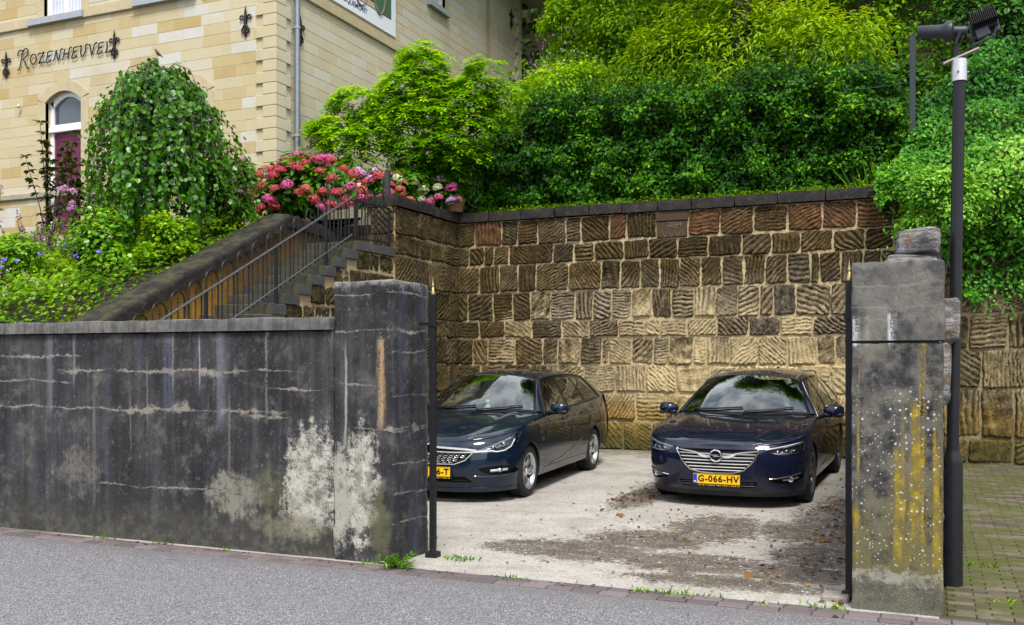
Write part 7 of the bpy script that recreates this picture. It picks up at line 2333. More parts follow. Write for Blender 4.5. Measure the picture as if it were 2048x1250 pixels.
# ---- wisteria on its post, in front of the house side
wi = thing('wisteria', 'bright yellow-green wisteria sprawling from a black post before the house side', 'climbing shrub', (-8.6, 16.35, 4.1))
o_ = np.array(wi.location)
m = MB(); m.box(-.06, .06, -.06, .06, 0, 2.95, .005); m.build('support_post', PAINTBLK, wi)
CL = [(-8.60, 15.9, 7.02, .42), (-8.95, 15.8, 6.72, .42), (-8.45, 15.9, 6.62, .36), (-9.25, 15.8, 6.42, .36), (-9.85, 15.5, 6.40, .40), (-9.55, 15.6, 6.02, .38), (-10.25, 15.4, 5.92, .36), (-9.95, 15.3, 5.66, .36), (-9.45, 15.5, 5.72, .34), (-9.72, 15.4, 5.36, .24),
      (-9.05, 15.7, 6.02, .38), (-8.75, 15.7, 6.25, .34), (-8.85, 15.7, 5.55, .36), (-8.3, 15.8, 6.1, .40), (-8.2, 15.8, 5.55, .40), (-7.85, 15.95, 6.35, .40), (-7.55, 16.0, 6.55, .34), (-7.2, 16.2, 6.40, .30), (-7.75, 16.0, 5.95, .38), (-7.4, 16.2, 6.0, .30), (-8.9, 15.9, 5.1, .34), (-8.45, 16.1, 5.05, .36), (-7.9, 16.1, 5.45, .36), (-10.45, 15.4, 6.02, .22), (-8.7, 15.85, 7.3, .25), (-7.45, 16.05, 6.9, .26)]
f = Fol(); br = MB(); g = random.Random(4)
for (cx, cy, cz, cr) in CL:
    nl = int(100 * (cr / .38) ** 2 * 1.15)
    for k in range(nl):
        u = unit(rng.normal(size=3)); u[1] = -abs(u[1]) * .9 + .2; u[2] = u[2] * .7 + .25
        q = .45 + .55 * rng.random() ** .6
        b = np.array([cx, cy, cz]) + u * cr * q * [1.15, 1, .85]
        out = unit(u * [1, 1, .4] + rng.normal(size=3) * .35)
        Lr = rng.uniform(.20, .30)
        nlf = 6
        tt = np.repeat(np.linspace(.12, .95, nlf), 2); sg = np.tile([1, -1], nlf)
        tt = np.append(tt, 1.0); sg = np.append(sg, 0)
        side = unit(np.cross(out, UPV) + 1e-6)
        R_ = b + out * Lr * tt[:, None] - UPV * (Lr * .55 * tt[:, None] ** 2)
        tang = unit(out - UPV * 1.1 * tt[:, None])
        Dd = tang * .5 + side * sg[:, None] * 1.0 - UPV * .25 + rng.normal(size=(len(tt), 3)) * .12
        Nn = UPV * .9 + out * .3 + rng.normal(size=(len(tt), 3)) * .2
        low = np.clip((6.05 - cz) / 1.2, 0, 1) * (1 if cx > -9.2 else .3) + .35 * np.clip((cx + 8.1) / .6, 0, 1)
        tone = np.clip(.38 + .45 * (q - .45) / .55 + .15 * u[2] + .14 * rng.normal() - .42 * low, 0, 1) + rng.normal(size=len(tt)) * .04
        f.put(R_ - o_, Nn, Dd, np.full(len(tt), rng.uniform(.085, .12)), 'leaflet', tone)
    a = np.array([-8.6, 16.3, 4.1 + min(2.8, max(.6, cz - 4.4))]); b = np.array([cx, cy + .1, cz])
    mid = (a + b) / 2 + np.array([g.uniform(-.15, .15), g.uniform(-.1, .1), g.uniform(-.25, .05)])
    br.tube([a - o_, mid - o_, b - o_], [.028, .018, .007], 6)
f.build('foliage', G_WIST, wi)
br.build('branch', BARK, wi, True)

# ---- shrubs filling the gap between hedge and house
bush('shrub', 'dark glossy shrub below the wisteria beside the hedge end', 'shrub', (-8.15, 16.7, 5.0), (.85, .6, .85), 5200, 'oval', (.05, .085), G_DARK, 31, None, (.2, 1), base=4.12)
bush('shrub', 'dark shrub filling the gap under the wisteria against the house', 'shrub', (-9.2, 17.2, 5.1), (.9, .6, .75), 3200, 'oval', (.06, .09), G_DARK, 32, None, (.1, .8), base=4.12)

# ---- hillside growth
HB = [  # x, y, rx, ry, rz, n, kind, size, mat, label
 (-7.2, 19.6, 1.1, .8, 1.0, 4200, 'oval', (.07, .11), G_HILL, 'fresh green rounded bush on the slope nearest the far corner of the house'),
 (-7.9, 22.4, 1.0, 1.0, 1.0, 3600, 'oval', (.08, .13), G_HILL, 'green bush high on the slope behind the house corner'),
 (-6.2, 21.6, 1.4, 1.0, 1.5, 5200, 'oval', (.08, .12), G_HILL, 'broad dense green bush in the middle of the slope left of the golden shrub'),
 (-6.0, 18.6, .9, .6, .75, 3000, 'slim', (.12, .20), G_HILL, 'loose weedy clump rising just behind the hedge at its lower end'),
 (-4.6, 18.4, .9, .5, .55, 2500, 'oval', (.08, .12), G_HEDGE, 'dark leafy bush just behind the hedge, below the golden shrub'),
 (-4.9, 20.2, 1.2, .8, 1.15, 4600, 'slim', (.12, .18), G_GOLD, 'yellow-green shrub at the left of the golden thicket'),
 (-3.6, 20.0, 1.5, .9, 1.35, 6800, 'slim', (.12, .19), G_GOLD, 'largest golden-leaved shrub in the middle of the thicket above the hedge'),
 (-2.0, 19.6, 1.3, .9, 1.3, 6000, 'slim', (.12, .18), G_GOLD, 'golden-leaved shrub at the right of the thicket, near the hedge post'),
 (-3.0, 18.4, 1.1, .5, .6, 3400, 'slim', (.11, .17), G_GOLD, 'low golden shrub touching the top of the hedge'),
 (-1.1, 20.8, 1.2, .9, 1.4, 4600, 'oval', (.08, .13), G_HILL, 'mid green shrub on the slope behind the hedge post'),
 (-4.4, 22.6, 1.6, 1.0, 1.6, 5200, 'slim', (.13, .2), G_GOLD, 'tall golden shrub at the top edge of the slope'),
 (-2.3, 22.6, 1.6, 1.0, 1.6, 4600, 'oval', (.09, .14), G_HILL, 'green tree-like shrub at the top of the slope over the golden thicket'),
 (-.2, 23.0, 1.6, 1.2, 1.7, 4600, 'oval', (.09, .14), G_DARK, 'dark shrub at the top of the slope towards the right'),
 (.9, 19.6, 1.2, 1.0, 1.5, 5200, 'oval', (.07, .12), G_DARK, 'dark ivy-hung bush right of the lamp post head'),
 (2.1, 21.5, 1.5, 1.2, 1.9, 5200, 'oval', (.08, .13), G_DARK, 'tall dark ivy-hung tree at the top right'),
 (-.45, 18.5, .7, .6, 1.1, 3600, 'oval', (.07, .12), G_DARK, 'dark bush in the hollow right behind the hedge post'),
 (-8.9, 26.6, 1.4, 1.2, 1.4, 3600, 'oval', (.09, .14), G_HILL, 'green bush high up beside the far corner of the house'),
 (-7.6, 24.6, 1.6, 1.2, 1.7, 4200, 'oval', (.09, .14), G_HILL, 'rounded green bush high on the slope in the upper middle'),
]
for i, (x, y, rx, ry, rz_, n, kind, size, mat, lab) in enumerate(HB):
    zb_ = float(hill_z(np.array(x), np.array(y)))
    bush('shrub', lab, 'shrub', (x, y, zb_ + rz_ * .75), (rx, ry, rz_), n, kind, size, mat, 100 + i, 'shrubs on the slope', (.30 if x < -5.5 else .1, 1) if mat is not G_DARK else (.05, .9), stems=5, base=zb_, clumps=20)
# two tall trees on the slope: their crowns are above the picture, but the car windows mirror them
for (x, y, zc_, lab) in ((-3.6, 20.6, 13.2, 'tall tree on the slope whose crown hangs over the yard, seen in the windscreens'), (.6, 21.2, 13.4, 'second tall tree on the slope, further right, its crown over the lamp post')):
    zb_ = float(hill_z(np.array(x), np.array(y)))
    r_ = bush('tall_tree', lab, 'tree', (x, y - .6, zc_), (3.3, 2.8, 2.2), 9000, 'oval', (.16, .26), G_HILL, int(500 + x * 10), 'tall trees on the slope', (.05, .8), base=zb_, stems=0, clumps=26, front=False)
    m = MB(); m.tube([(0, 0, -.2), (.1, -.1, 2.5), (0, -.4, zc_ - zb_ - 1), (.1, -.6, zc_ - zb_ + .8)], [.24, .2, .15, .05], 10)
    for k in range(6): m.tube([(0, -.4, zc_ - zb_ - 1.4 + .15 * k), (1.3 * math.cos(k * 1.05), -.6 + 1.1 * math.sin(k * 1.05), zc_ - zb_ - .2 + .1 * k)], [.09, .03], 6)
    m.build('trunk', BARK, r_, True)
# tall rough grass, nettles and flowers between the bushes: nobody could count them
f = Fol(); n = 30000
x = rng.uniform(-13, 4.5, n); y = 17.5 + rng.random(n) ** .8 * 9.5
z = hill_z(x, y) + .35 * wav(np.stack([x, y, hill_z(x, y)], 1), .12, 4) * np.clip((y - 18) / 3, 0, 1) - .05
hgt = np.clip(wav(np.stack([x, y, x * 0], 1), .25, 3) + .6, 0.1, 1.4) * .55 * rng.random(n)
P = np.stack([x, y, z + hgt], 1)
f.put(P, np.array([0, -.5, .7]) + rn(n) * .5, np.array([0, -.4, .2]) + rn(n) * .7, rng.uniform(.09, .17, n), 'slim', np.clip(.48 + .20 * wav(P, .3, 8) + .2 * rng.normal(size=n) + .2 * hgt, 0, 1))
n = 16000; x = rng.uniform(-9, .5, n); y = 17.4 + rng.random(n) * 3.2; z = hill_z(x, y) + rng.random(n) * 1.5
P = np.stack([x, y, z], 1)
f.put(P, np.array([0, -.5, .7]) + rn(n) * .5, np.array([0, -.4, -.1]) + rn(n) * .7, rng.uniform(.06, .13, n), 'oval', np.clip(.55 + .25 * wav(P, .4, 8) + .2 * rng.normal(size=n), 0, 1))
n = 9000; x = rng.uniform(-12, -4, n); y = rng.uniform(17.5, 26, n); z = hill_z(x, y)
f.put(np.stack([x, y, z], 1), np.array([0, -1, .1]) + rn(n) * .4, UPV + rn(n) * .25, rng.uniform(.3, .7, n), 'blade', np.clip(.6 + .2 * rng.normal(size=n), 0, 1))
stuff(tag(f.build('hillside_growth', G_HILL), 'rough grass and nettles covering the slope between the shrubs', 'grass'))
f = Fol(); n = 260; x = rng.uniform(-11, -5.5, n); y = rng.uniform(18.5, 25, n); z = hill_z(x, y) + rng.uniform(.4, .95, n)
P = np.repeat(np.stack([x, y, z], 1), 7, 0) + rng.normal(size=(n * 7, 3)) * .035
f.put(P, rn(n * 7) + [0, -1, .6], rn(n * 7), rng.uniform(.03, .05, n * 7), 'diamond', rng.random(n * 7))
stuff(tag(f.build('wildflowers', PET['mauve']), 'pale mauve wildflowers dotted over the slope near the house', 'flowers'))
# far wood behind everything
f = Fol(); n = 26000; x = rng.uniform(-34, 26, n); y = rng.uniform(27, 36, n)
z = hill_z(x, y) + rng.random(n) ** .7 * (4.5 + 1.5 * wav(np.stack([x, y * 0, x * 0], 1), .06, 5))
f.put(np.stack([x, y, z], 1), np.array([0, -.6, .6]) + rn(n) * .5, rn(n) + [0, 0, -.4], rng.uniform(.25, .42, n), 'oval', np.clip(.42 + .3 * wav(np.stack([x, y, z], 1), .12, 2) + .16 * rng.normal(size=n), 0, 1))
stuff(tag(f.build('far_wood', G_HILL), 'leafy wood along the top of the slope behind the house', 'wood'))

# ---- creeper mass right of the lamp post, pouring over the wall
cr = thing('creeper', 'mass of green creeper with pale flower clusters pouring over the wall on the right', 'climbing plant', (1.2, 16.6, 4.3))
o_ = np.array(cr.location); n = 30000
x = rng.uniform(-.75, 3.6, n); s = rng.random(n)
lim = 2.55 + .75 * np.clip((.55 - x) / .6, 0, 1) + 1.05 * np.clip((-.1 - x) / .35, 0, 1) + .3 * wav(np.stack([x, x * 0, x * 0], 1), .6, 3)
top = 6.0 + 1.2 * np.clip((x + .2) / 1.2, 0, 1) - 1.3 * np.clip((-.1 - x) / .4, 0, 1)
z = lim + s * (top - lim)
yb = np.where(z < 4.4, 16.28, 16.28 + (z - 4.4) * .85)
q3 = np.stack([x, x * 0, z], 1)
bl = .30 * wav(q3, .35, 5) + .16 * wav(q3, .9, 7) + .28 * np.exp(-((z - 4.2) / .9) ** 2)
dep = rng.random(n) ** 1.6 * .45
y = yb - np.maximum(bl, -.1) + dep - .10
P = np.stack([x, y, z], 1)
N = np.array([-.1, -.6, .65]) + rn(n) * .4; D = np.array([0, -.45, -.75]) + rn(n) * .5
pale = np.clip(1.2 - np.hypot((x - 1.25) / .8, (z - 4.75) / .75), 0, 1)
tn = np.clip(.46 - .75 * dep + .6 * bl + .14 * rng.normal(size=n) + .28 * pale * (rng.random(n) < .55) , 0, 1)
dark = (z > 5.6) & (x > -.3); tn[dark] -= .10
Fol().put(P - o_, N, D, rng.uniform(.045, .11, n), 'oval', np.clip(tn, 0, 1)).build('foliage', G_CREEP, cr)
m = MB(); g = random.Random(9)
for k in range(26):
    xx = g.uniform(-.4, 3.2); zz = g.uniform(5, 6.2)
    pts = [(xx + g.uniform(-.2, .2) * j - o_[0], 16.38 + max(0, (zz - j * .55 - 4.4) * .85) - .05 - o_[1], zz - j * .55 - o_[2]) for j in range(5)]
    m.tube(pts, [.02, .018, .014, .01, .005], 5)
m.build('stem', BARK, cr)
# trailing tips below the mass
f = Fol()
for k in range(46):
    xx = rng.uniform(.3, 3.2); L_ = rng.uniform(.3, .75); k_ = int(L_ * 34); tt = np.linspace(0, 1, k_)
    P = np.stack([xx + .12 * np.sin(tt * 4 + k), 16.17 + .04 * np.sin(tt * 7), 2.95 - L_ * tt + .2 * np.sin(k)], 1)
    f.put(P - o_, rn(k_) * .4 + [0, -.8, .5], rn(k_) * .6 + [0, -.2, -.8], rng.uniform(.04, .075, k_), 'oval', np.clip(.5 + .18 * rng.normal(size=k_), 0, 1))
for (x0, z0, n_) in ((-.62, 4.35, 120), (-.35, 3.95, 190), (-.45, 3.6, 120), (-.3, 4.2, 150)):
    P = np.array([x0, 16.18, z0]) + rng.normal(size=(n_, 3)) * [.13, .07, .13]
    f.put(P - o_, rn(n_) * .4 + [0, -.8, .5], rn(n_) * .6 + [0, -.2, -.6], rng.uniform(.035, .065, n_), 'oval', np.clip(.62 + .2 * rng.normal(size=n_), 0, 1))
f.build('trailing_shoot', G_CREEP, cr)
bush('shrub', 'light green weedy bush tumbling over the divider wall end beside the lamp post', 'shrub', (.15, 15.6, 3.75), (.55, .5, .85), 4200, 'oval', (.045, .075), G_CREEP, 61, None, (.2, .95), base=2.7, clumps=14)
f = Fol(); n = 900; x = rng.normal(-.35, .28, n); y = rng.uniform(16.85, 17.3, n)
f.put(np.stack([x, y, 4.3 + 0 * x], 1), np.array([0, -1, .1]) + rn(n) * .5, UPV + rn(n) * .35, rng.uniform(.25, .75, n), 'blade', np.clip(.6 + .2 * rng.normal(size=n), 0, 1))
stuff(tag(f.build('grass', G_HILL), 'arching long grass on the wall top by the hedge post', 'grass'))
# ------------------------------------------------------------------ garden left of the stairs
# weeping tree
wt = thing('weeping_tree', 'weeping tree with curtains of rounded green leaves before the house', 'tree', (-10.9, 11.6, 3.0))
o_ = np.array(wt.location)
m = MB()
m.tube([(0, 0, -.1), (.05, .03, .9), (-.04, 0, 1.9), (.02, .02, 2.75), (.0, 0, 3.12)], [.085, .07, .062, .055, .035], 10)
m.build('trunk', BARK, wt, True)
f = Fol(); br = MB(); g = random.Random(21)
NST = 160
for k in range(NST):
    an = 2 * math.pi * k / NST * 7.3 + g.uniform(-.2, .2)
    lob = 1 + .16 * math.sin(an * 2 + 1.1) + .12 * math.sin(an * 5 + .4) + .14 * math.cos(an + .35)
    if math.sin(an * 3 + .7) > .72 and g.random() < .6: continue
    R_ = g.uniform(.15, 1.0) ** .8 * 1.02 * lob
    # an arm arches up and out from the head, then hangs
    zt_ = 3.22 - .84 * (R_ / 1.05) ** 1.9 + g.uniform(-.25, .12)
    L_ = g.uniform(.9, 2.75) if R_ < .85 else g.uniform(.5, 2.0)
    ex = g.uniform(1.0, 1.25)
    ca, sa = math.cos(an), math.sin(an) * .9
    arm = [(ca * R_ * t, sa * R_ * t, 2.85 + (zt_ - 2.85) * math.sin(t * 1.5) ) for t in np.linspace(.05, 1, 6)]
    hang = [(ca * R_ * (1 + (ex - 1) * min(1, t * 2.2)) + .05 * math.sin(t * 5 + k), sa * R_ * (1 + (ex - 1) * min(1, t * 2.2)) + .05 * math.cos(t * 4 + k), zt_ - .06 - L_ * t) for t in np.linspace(.02, 1, 9)]
    pts = np.array(arm + hang)
    pts = pts[pts[:, 2] > .05 + max(0, 0)]
    br.tube(pts[::2], [max(.003, .012 * (1 - i / len(pts[::2]))) for i in range(len(pts[::2]))], 4)
    # leaves along the strand
    seg = np.linalg.norm(np.diff(pts, axis=0), axis=1); s = np.concatenate([[0], np.cumsum(seg)])
    tot = s[-1]; nl = int(tot / .026)
    q = np.sort(g.random() * .02 + np.linspace(.12, tot, nl))
    P = np.stack([np.interp(q, s, pts[:, i]) for i in range(3)], 1) + rng.normal(size=(nl, 3)) * .034
    outd = np.array([ca, sa, 0.0])
    N = outd * .75 + UPV * .45 + rn(nl) * .42
    D = -UPV * .9 + outd * .25 + rn(nl) * .5
    inner = 1 - R_ / 1.1
    tn = np.clip(.52 - .25 * inner + .13 * rng.normal(size=nl) + .10 * math.sin(k * 1.7) + .08 * outd[0] * -1, 0, 1)
    f.put(P, N, D, rng.uniform(.055, .10, nl), 'round', tn)
# a few bare grey twigs show at the crown
br.tube([(0, 0, 3.0), (.05, -.09, 3.27)], [.012, .006], 5)
for k in range(5):
    a = g.uniform(0, 6.28); br.tube([(0, 0, 3.0), (.25 * math.cos(a), .2 * math.sin(a), 3.20), (.5 * math.cos(a), .4 * math.sin(a), 3.10), (.62 * math.cos(a), .5 * math.sin(a), 2.85)], [.014, .011, .008, .005], 5)
f.build('foliage', G_WEEP, wt)
br.build('branch', plain('grey_twig', (.12, .105, .09), .8, 0, .3, 20), wt)
# the sparrow on top: one continuous body from tail to beak
m = MB()
pts = [(.075, .0, -.035), (.05, 0, -.012), (.028, 0, .005), (.0, 0, .028), (-.018, 0, .052), (-.024, 0, .072), (-.034, 0, .082), (-.046, 0, .080), (-.056, 0, .077)]
m.tube(pts, [.006, .010, .020, .028, .024, .0185, .017, .010, .001], 10)
for s in (-.012, .012): m.tube([(.004, s, .01), (.002, s, -.018), (-.008, s, -.028)], .0025, 4)
sp_ = thing('sparrow', 'small brown sparrow perched on the crown of the weeping tree', 'bird', (-10.85, 11.51, 6.31), rad(30))
m.build('body', plain('sparrow_feathers', (.13, .095, .07), .9, 0, .45, 60), sp_, True)
m = MB()
for s in (-1, 1): m.prism([(.055, -.012), (.02, .03), (-.012, .045), (-.008, .02), (.02, -.002)], lambda p: (p[0], s * .021, p[1]), lambda p: (p[0], s * .029, p[1]))
m.build('wing', plain('sparrow_wing', (.06, .042, .03), .9, 0, .4, 80), sp_)

# ground cover of cranesbill
f = Fol(); n = 36000
x = rng.uniform(-17, -9.62, n); y = 7.16 + rng.random(n) ** 1.25 * 6.2
hump = np.clip(.32 + .34 * wav(np.stack([x, y, x * 0], 1), .45, 6) + .12 * wav(np.stack([x, y, x * 0], 1), 1.4, 2), .04, .9)
u_ = rng.random(n)
z = bed_z(x, y) + hump * (1 - .45 * u_ ** 2) - .02 + .10 * np.clip(8.2 - y, 0, 1)
edge = np.clip((-9.62 - x) / .5, .12, 1); z = bed_z(x, y) + (z - bed_z(x, y)) * edge
P = np.stack([x, y, z], 1)
f.put(P, UPV * .8 + np.array([0, -.35, 0]) + rn(n) * .4, rn(n) + [0, -.5, -.2], rng.uniform(.035, .085, n), 'lobed', np.clip(.60 - .45 * u_ ** 2 + .28 * wav(P, .6, 3) + .17 * rng.normal(size=n), 0, 1))
stuff(tag(f.build('ground_cover', G_BED), 'light green cranesbill leaves carpeting the bed behind the front wall', 'ground cover'))
def florets(name, label, mat, pts, k, spread, size):
    f = Fol(); P = np.repeat(np.array(pts), k, 0); d = rn(len(P)); P = P + d * spread
    f.put(P, rn(len(P)) * .4 + [0, -.7, .7], rn(len(P)), np.full(len(P), size), 'round', rng.random(len(P)))
    return stuff(tag(f.build(name, mat), label, 'flowers'))
q = []
for k in range(34):
    xx, yy = rng.uniform(-12.8, -10.2), rng.uniform(7.6, 10.2); q.append((xx, yy, float(bed_z(np.array(xx), np.array(yy))) + .50 + rng.uniform(0, .12)))
florets('cranesbill_flowers', 'violet-blue cranesbill flowers scattered over the bed below the weeping tree', PET['violet'], q, 6, .016, .04)
q = []
for k in range(60):
    xx, yy = rng.uniform(-14.5, -9.8), rng.uniform(7.3, 9.0); q.append((xx, yy, float(bed_z(np.array(xx), np.array(yy))) + .42 + rng.uniform(0, .12)))
florets('pale_flowers', 'tiny pale pink flowers among the leaves along the top of the front wall', PET['phlox'], q, 5, .012, .026)

# shrubs and perennials of the bed
def bz(x, y): return float(bed_z(np.array(x), np.array(y)))
GB = [(-12.2, 10.2, .7, .6, .42, 3000, 'oval', (.06, .10), G_WEEP, 'green leafy bush left of the weeping tree trunk', 0),
      (-13.9, 10.2, .8, .6, .42, 3200, 'slim', (.08, .13), G_BED, 'yellow-green bush at the left edge below the wall of the house', 0),
      (-13.1, 9.3, .7, .5, .45, 2600, 'slim', (.07, .12), G_HILL, 'feathery green clump in the middle of the bed', 0),
      (-10.2, 12.4, .70, .5, .75, 3400, 'slim', (.10, .16), G_HYD, 'narrow-leaved dark green bush right of the weeping tree, topping the black coping', 0),
      (-10.9, 10.5, .55, .45, .5, 2200, 'round', (.05, .085), G_WEEP, 'low trailing leafy mound at the foot of the weeping tree', 0),
      (-15.2, 9.6, .8, .6, .42, 2400, 'oval', (.07, .11), G_BED, 'bright green bush at the far left of the bed', 0),
      (-12.4, 12.6, .8, .6, .8, 2600, 'oval', (.06, .10), G_WEEP, 'green shrub behind the weeping tree towards the door', 0),
      (-10.1, 11.0, .45, .4, .40, 1900, 'lobed', (.045, .07), G_HILL, 'small light green plant spilling onto the black coping', 0)]
for i, (x, y, rx, ry, rz_, n, kind, size, mat, lab, _) in enumerate(GB):
    bush('garden_bush', lab, 'bush', (x, y, bz(x, y) + rz_ * .8), (rx, ry, rz_), n, kind, size, mat, 200 + i, 'bushes in the garden bed', (.05, .95), base=bz(x, y), clumps=14, stems=4)
# dark bronze-leaved young magnolias
def bronze(x, y, h, lab, seed):
    t_ = thing('bronze_shrub', lab, 'shrub', (x, y, bz(x, y)), 0, 'bronze-leaved shrubs by the house')
    g = random.Random(seed); m = MB(); f = Fol()
    for k in range(7):
        a = g.uniform(0, 6.28); r = g.uniform(.1, .5); hh = h * g.uniform(.7, 1)
        p = np.array([[0, 0, 0], [r * .4 * math.cos(a), r * .4 * math.sin(a), hh * .5], [r * math.cos(a), r * math.sin(a), hh]])
        m.tube(p, [.014, .010, .004], 5)
        for tt in np.linspace(.35, 1, 8):
            c = p[1] + (p[2] - p[1]) * (tt - .35) / .65 * 1.0 if tt > .5 else p[0] + (p[1] - p[0]) * tt * 2
            n = 8; P = np.repeat([c], n, 0)
            ang = rng.uniform(0, 6.28, n); D = np.stack([np.cos(ang), np.sin(ang), rng.uniform(-.2, .6, n)], 1)
            f.put(P, UPV + D * .3 + rn(n) * .3, D, rng.uniform(.10, .17, n), 'oval', np.clip(.45 + .25 * rng.normal(size=n), 0, 1))
    f.build('foliage', G_DARKR, t_); m.build('stem', BARK, t_)
bronze(-15.15, 13.3, 2.55, 'bronze-leaved shrub standing before the maroon door', 1)
bronze(-14.25, 13.2, 2.0, 'bronze-leaved shrub between the maroon door and the weeping tree', 2)
bronze(-16.6, 12.6, 2.1, 'bronze-leaved shrub at the left edge of the picture', 3)
# phlox: stems, narrow leaves, one domed head each
def head_mesh(r, n, size, seed, flat=1.0):
    g = np.random.default_rng(seed); u = unit(g.normal(size=(n, 3))); u[:, 2] = np.abs(u[:, 2]) * 1.3 - .35; u = unit(u)
    P = u * r * [1, 1, flat] * g.uniform(.88, 1.06, (n, 1))
    t1 = unit(np.cross(u, g.normal(size=(n, 3)))); t2 = np.cross(u, t1)
    f = Fol(); tn = np.clip(.5 + .22 * g.normal(size=n) + .15 * u[:, 2], 0, 1)
    for a in range(4):
        d = t1 * math.cos(a * 1.5708) + t2 * math.sin(a * 1.5708)
        f.put(P, u + g.normal(size=(n, 3)) * .22, d, np.full(n, size), 'round', tn)
    return np_mesh('flower_head', np.concatenate(f.V), np.concatenate(f.F), np.concatenate(f.L), False, {'tone': np.concatenate(f.A)})
HM = {}
for ck in ('red', 'pink', 'cream', 'mauve', 'rust', 'phlox', 'yellow'):
    for v in range(2):
        me = head_mesh(1.0, 140 if ck not in ('phlox', 'yellow') else 44, .19 if ck not in ('phlox', 'yellow') else .26, 40 + v + len(HM), .85); me.materials.append(PET[ck]); HM[(ck, v)] = me
def heads(parent, lst):
    """lst: (x, y, z, r, colour) in the parent's frame"""
    for i, (x, y, z, r, ck) in enumerate(lst):
        o = link('flower_head', HM[(ck, i % 2)], None, parent)
        o.location = (x, y, z); o.scale = (r, r, r * random.uniform(.85, 1.0)); o.rotation_euler = (random.uniform(-.5, .3), random.uniform(-.4, .4), random.uniform(0, 6.28))
def phlox(x, y, w, h, n, lab, seed, ck='phlox'):
    t_ = thing('phlox', lab, 'flowering plant', (x, y, bz(x, y)), 0, 'phlox in the garden bed')
    g = random.Random(seed); m = MB(); f = Fol(); L_ = []
    for k in range(n):
        dx, dy = g.uniform(-w, w), g.uniform(-.25, .25); hh = h * g.uniform(.72, 1.0)
        p = np.array([[dx * .5, dy * .5, 0], [dx * .8, dy, hh * .5], [dx, dy, hh]]); m.tube(p, [.006, .005, .004], 5)
        L_.append((dx, dy - .02, hh + .02, g.uniform(.045, .08), ck))
        k_ = 26; tt = rng.uniform(.1, .95, k_); P = np.stack([np.interp(tt, [0, .5, 1], p[:, i]) for i in range(3)], 1)
        ang = rng.uniform(0, 6.28, k_); D = np.stack([np.cos(ang), np.sin(ang), rng.uniform(-.3, .3, k_)], 1)
        f.put(P, UPV + rn(k_) * .3, D, rng.uniform(.08, .13, k_), 'slim', np.clip(.35 + .2 * rng.normal(size=k_), 0, 1))
    f.build('foliage', G_HYD, t_); m.build('stem', plain('green_stem', (.04, .06, .02), .7) if 'green_stem' not in bpy.data.materials else bpy.data.materials['green_stem'], t_)
    heads(t_, L_)
phlox(-10.15, 12.7, .45, 1.28, 9, 'mauve phlox between the weeping tree and the corner of the house', 1)
phlox(-9.95, 11.9, .2, 1.05, 3, 'three mauve phlox heads above the black coping', 2)
phlox(-12.55, 11.6, .35, 1.3, 8, 'pink phlox in front of the maroon door, left of the weeping tree', 3)
phlox(-14.3, 11.2, .4, 1.6, 8, 'tall thin pink phlox at the left against the house wall', 4)
# purple spires (salvia) before the door
t_ = thing('purple_sage', 'dusky purple flower spikes in front of the maroon door', 'flowering plant', (-13.1, 11.2, bz(-13.1, 11.2)))
f = Fol(); m = MB()
for k in range(16):
    a = rng.uniform(-.45, .45); b = rng.uniform(-.3, .3); h = rng.uniform(.7, 1.25)
    m.tube([(a * .4, b * .4, 0), (a, b, h)], [.006, .003], 4)
    k_ = 46; tt = rng.uniform(.4, 1, k_); P = np.stack([a * (.4 + .6 * tt), b * (.4 + .6 * tt), h * tt], 1)
    f.put(P, rn(k_) + [0, -.5, .3], rn(k_) * [1, 1, .5], rng.uniform(.02, .045, k_), 'diamond', rng.random(k_))
stuff_spike = f.build('flower_spikes', petal_mat('dusky_petal', (.10, .03, .10), (.34, .16, .32)), t_); stuff(stuff_spike); m.build('stem', BARK, t_)

# ------------------------------------------------------------------ hydrangeas on the terrace
def hydrangea(c, r, lab, n_leaf, n_head, colours, seed, rr=(.085, .125), base=None):
    root = bush('hydrangea', lab, 'flowering shrub', c, r, n_leaf, 'oval', (.09, .15), G_HYD, seed, 'hydrangeas on the terrace', (.05, .85), stems=6, base=base, clumps=16)
    o = np.array(root.location); g = np.random.default_rng(seed); L_ = []; tries = 0
    while len(L_) < n_head and tries < 4000:
        tries += 1
        u = unit(g.normal(size=3)); u[1] = -abs(u[1]); 
        if u[2] < -.45: continue
        p = np.array(c) + u * np.array(r) * g.uniform(.92, 1.08) - o
        if any(np.linalg.norm(p - np.array(q[:3])) < .135 for q in L_): continue
        L_.append((p[0], p[1], p[2], g.uniform(*rr), colours[int(g.integers(0, len(colours)))]))
    heads(root, L_)
    return root
hydrangea((-9.72, 13.75, 4.42), (1.12, .55, .62), 'large hydrangea crowded with rose-red and pink heads at the top of the stairs', 2600, 48, ['red', 'red', 'red', 'rust', 'pink', 'red'], 301, base=3.9)
hydrangea((-9.85, 13.9, 4.85), (.55, .4, .28), 'upper tuft of hydrangea with bright pink heads against the rain pipe', 900, 9, ['pink', 'red', 'pink'], 302, base=4.1)
hydrangea((-8.95, 14.95, 4.58), (.42, .4, .34), 'hydrangea with rusty pink heads beside the thick grey railing post', 900, 13, ['red', 'rust', 'red', 'pink'], 303, base=4.12)
hydrangea((-9.25, 15.0, 4.75), (.40, .4, .30), 'cream-headed hydrangea behind the railing arches', 700, 9, ['cream', 'cream', 'mauve'], 304, base=4.12)
hydrangea((-8.72, 15.2, 4.60), (.48, .4, .36), 'hydrangea with carmine heads on the corner of the return wall', 1000, 12, ['red', 'pink', 'cream', 'rust'], 305, base=4.2)
hydrangea((-8.36, 16.05, 4.66), (.40, .35, .34), 'cream and mauve hydrangea in the terracotta tub at the wall corner', 700, 14, ['cream', 'mauve', 'mauve', 'cream', 'pink'], 306, (.075, .115), base=4.35)
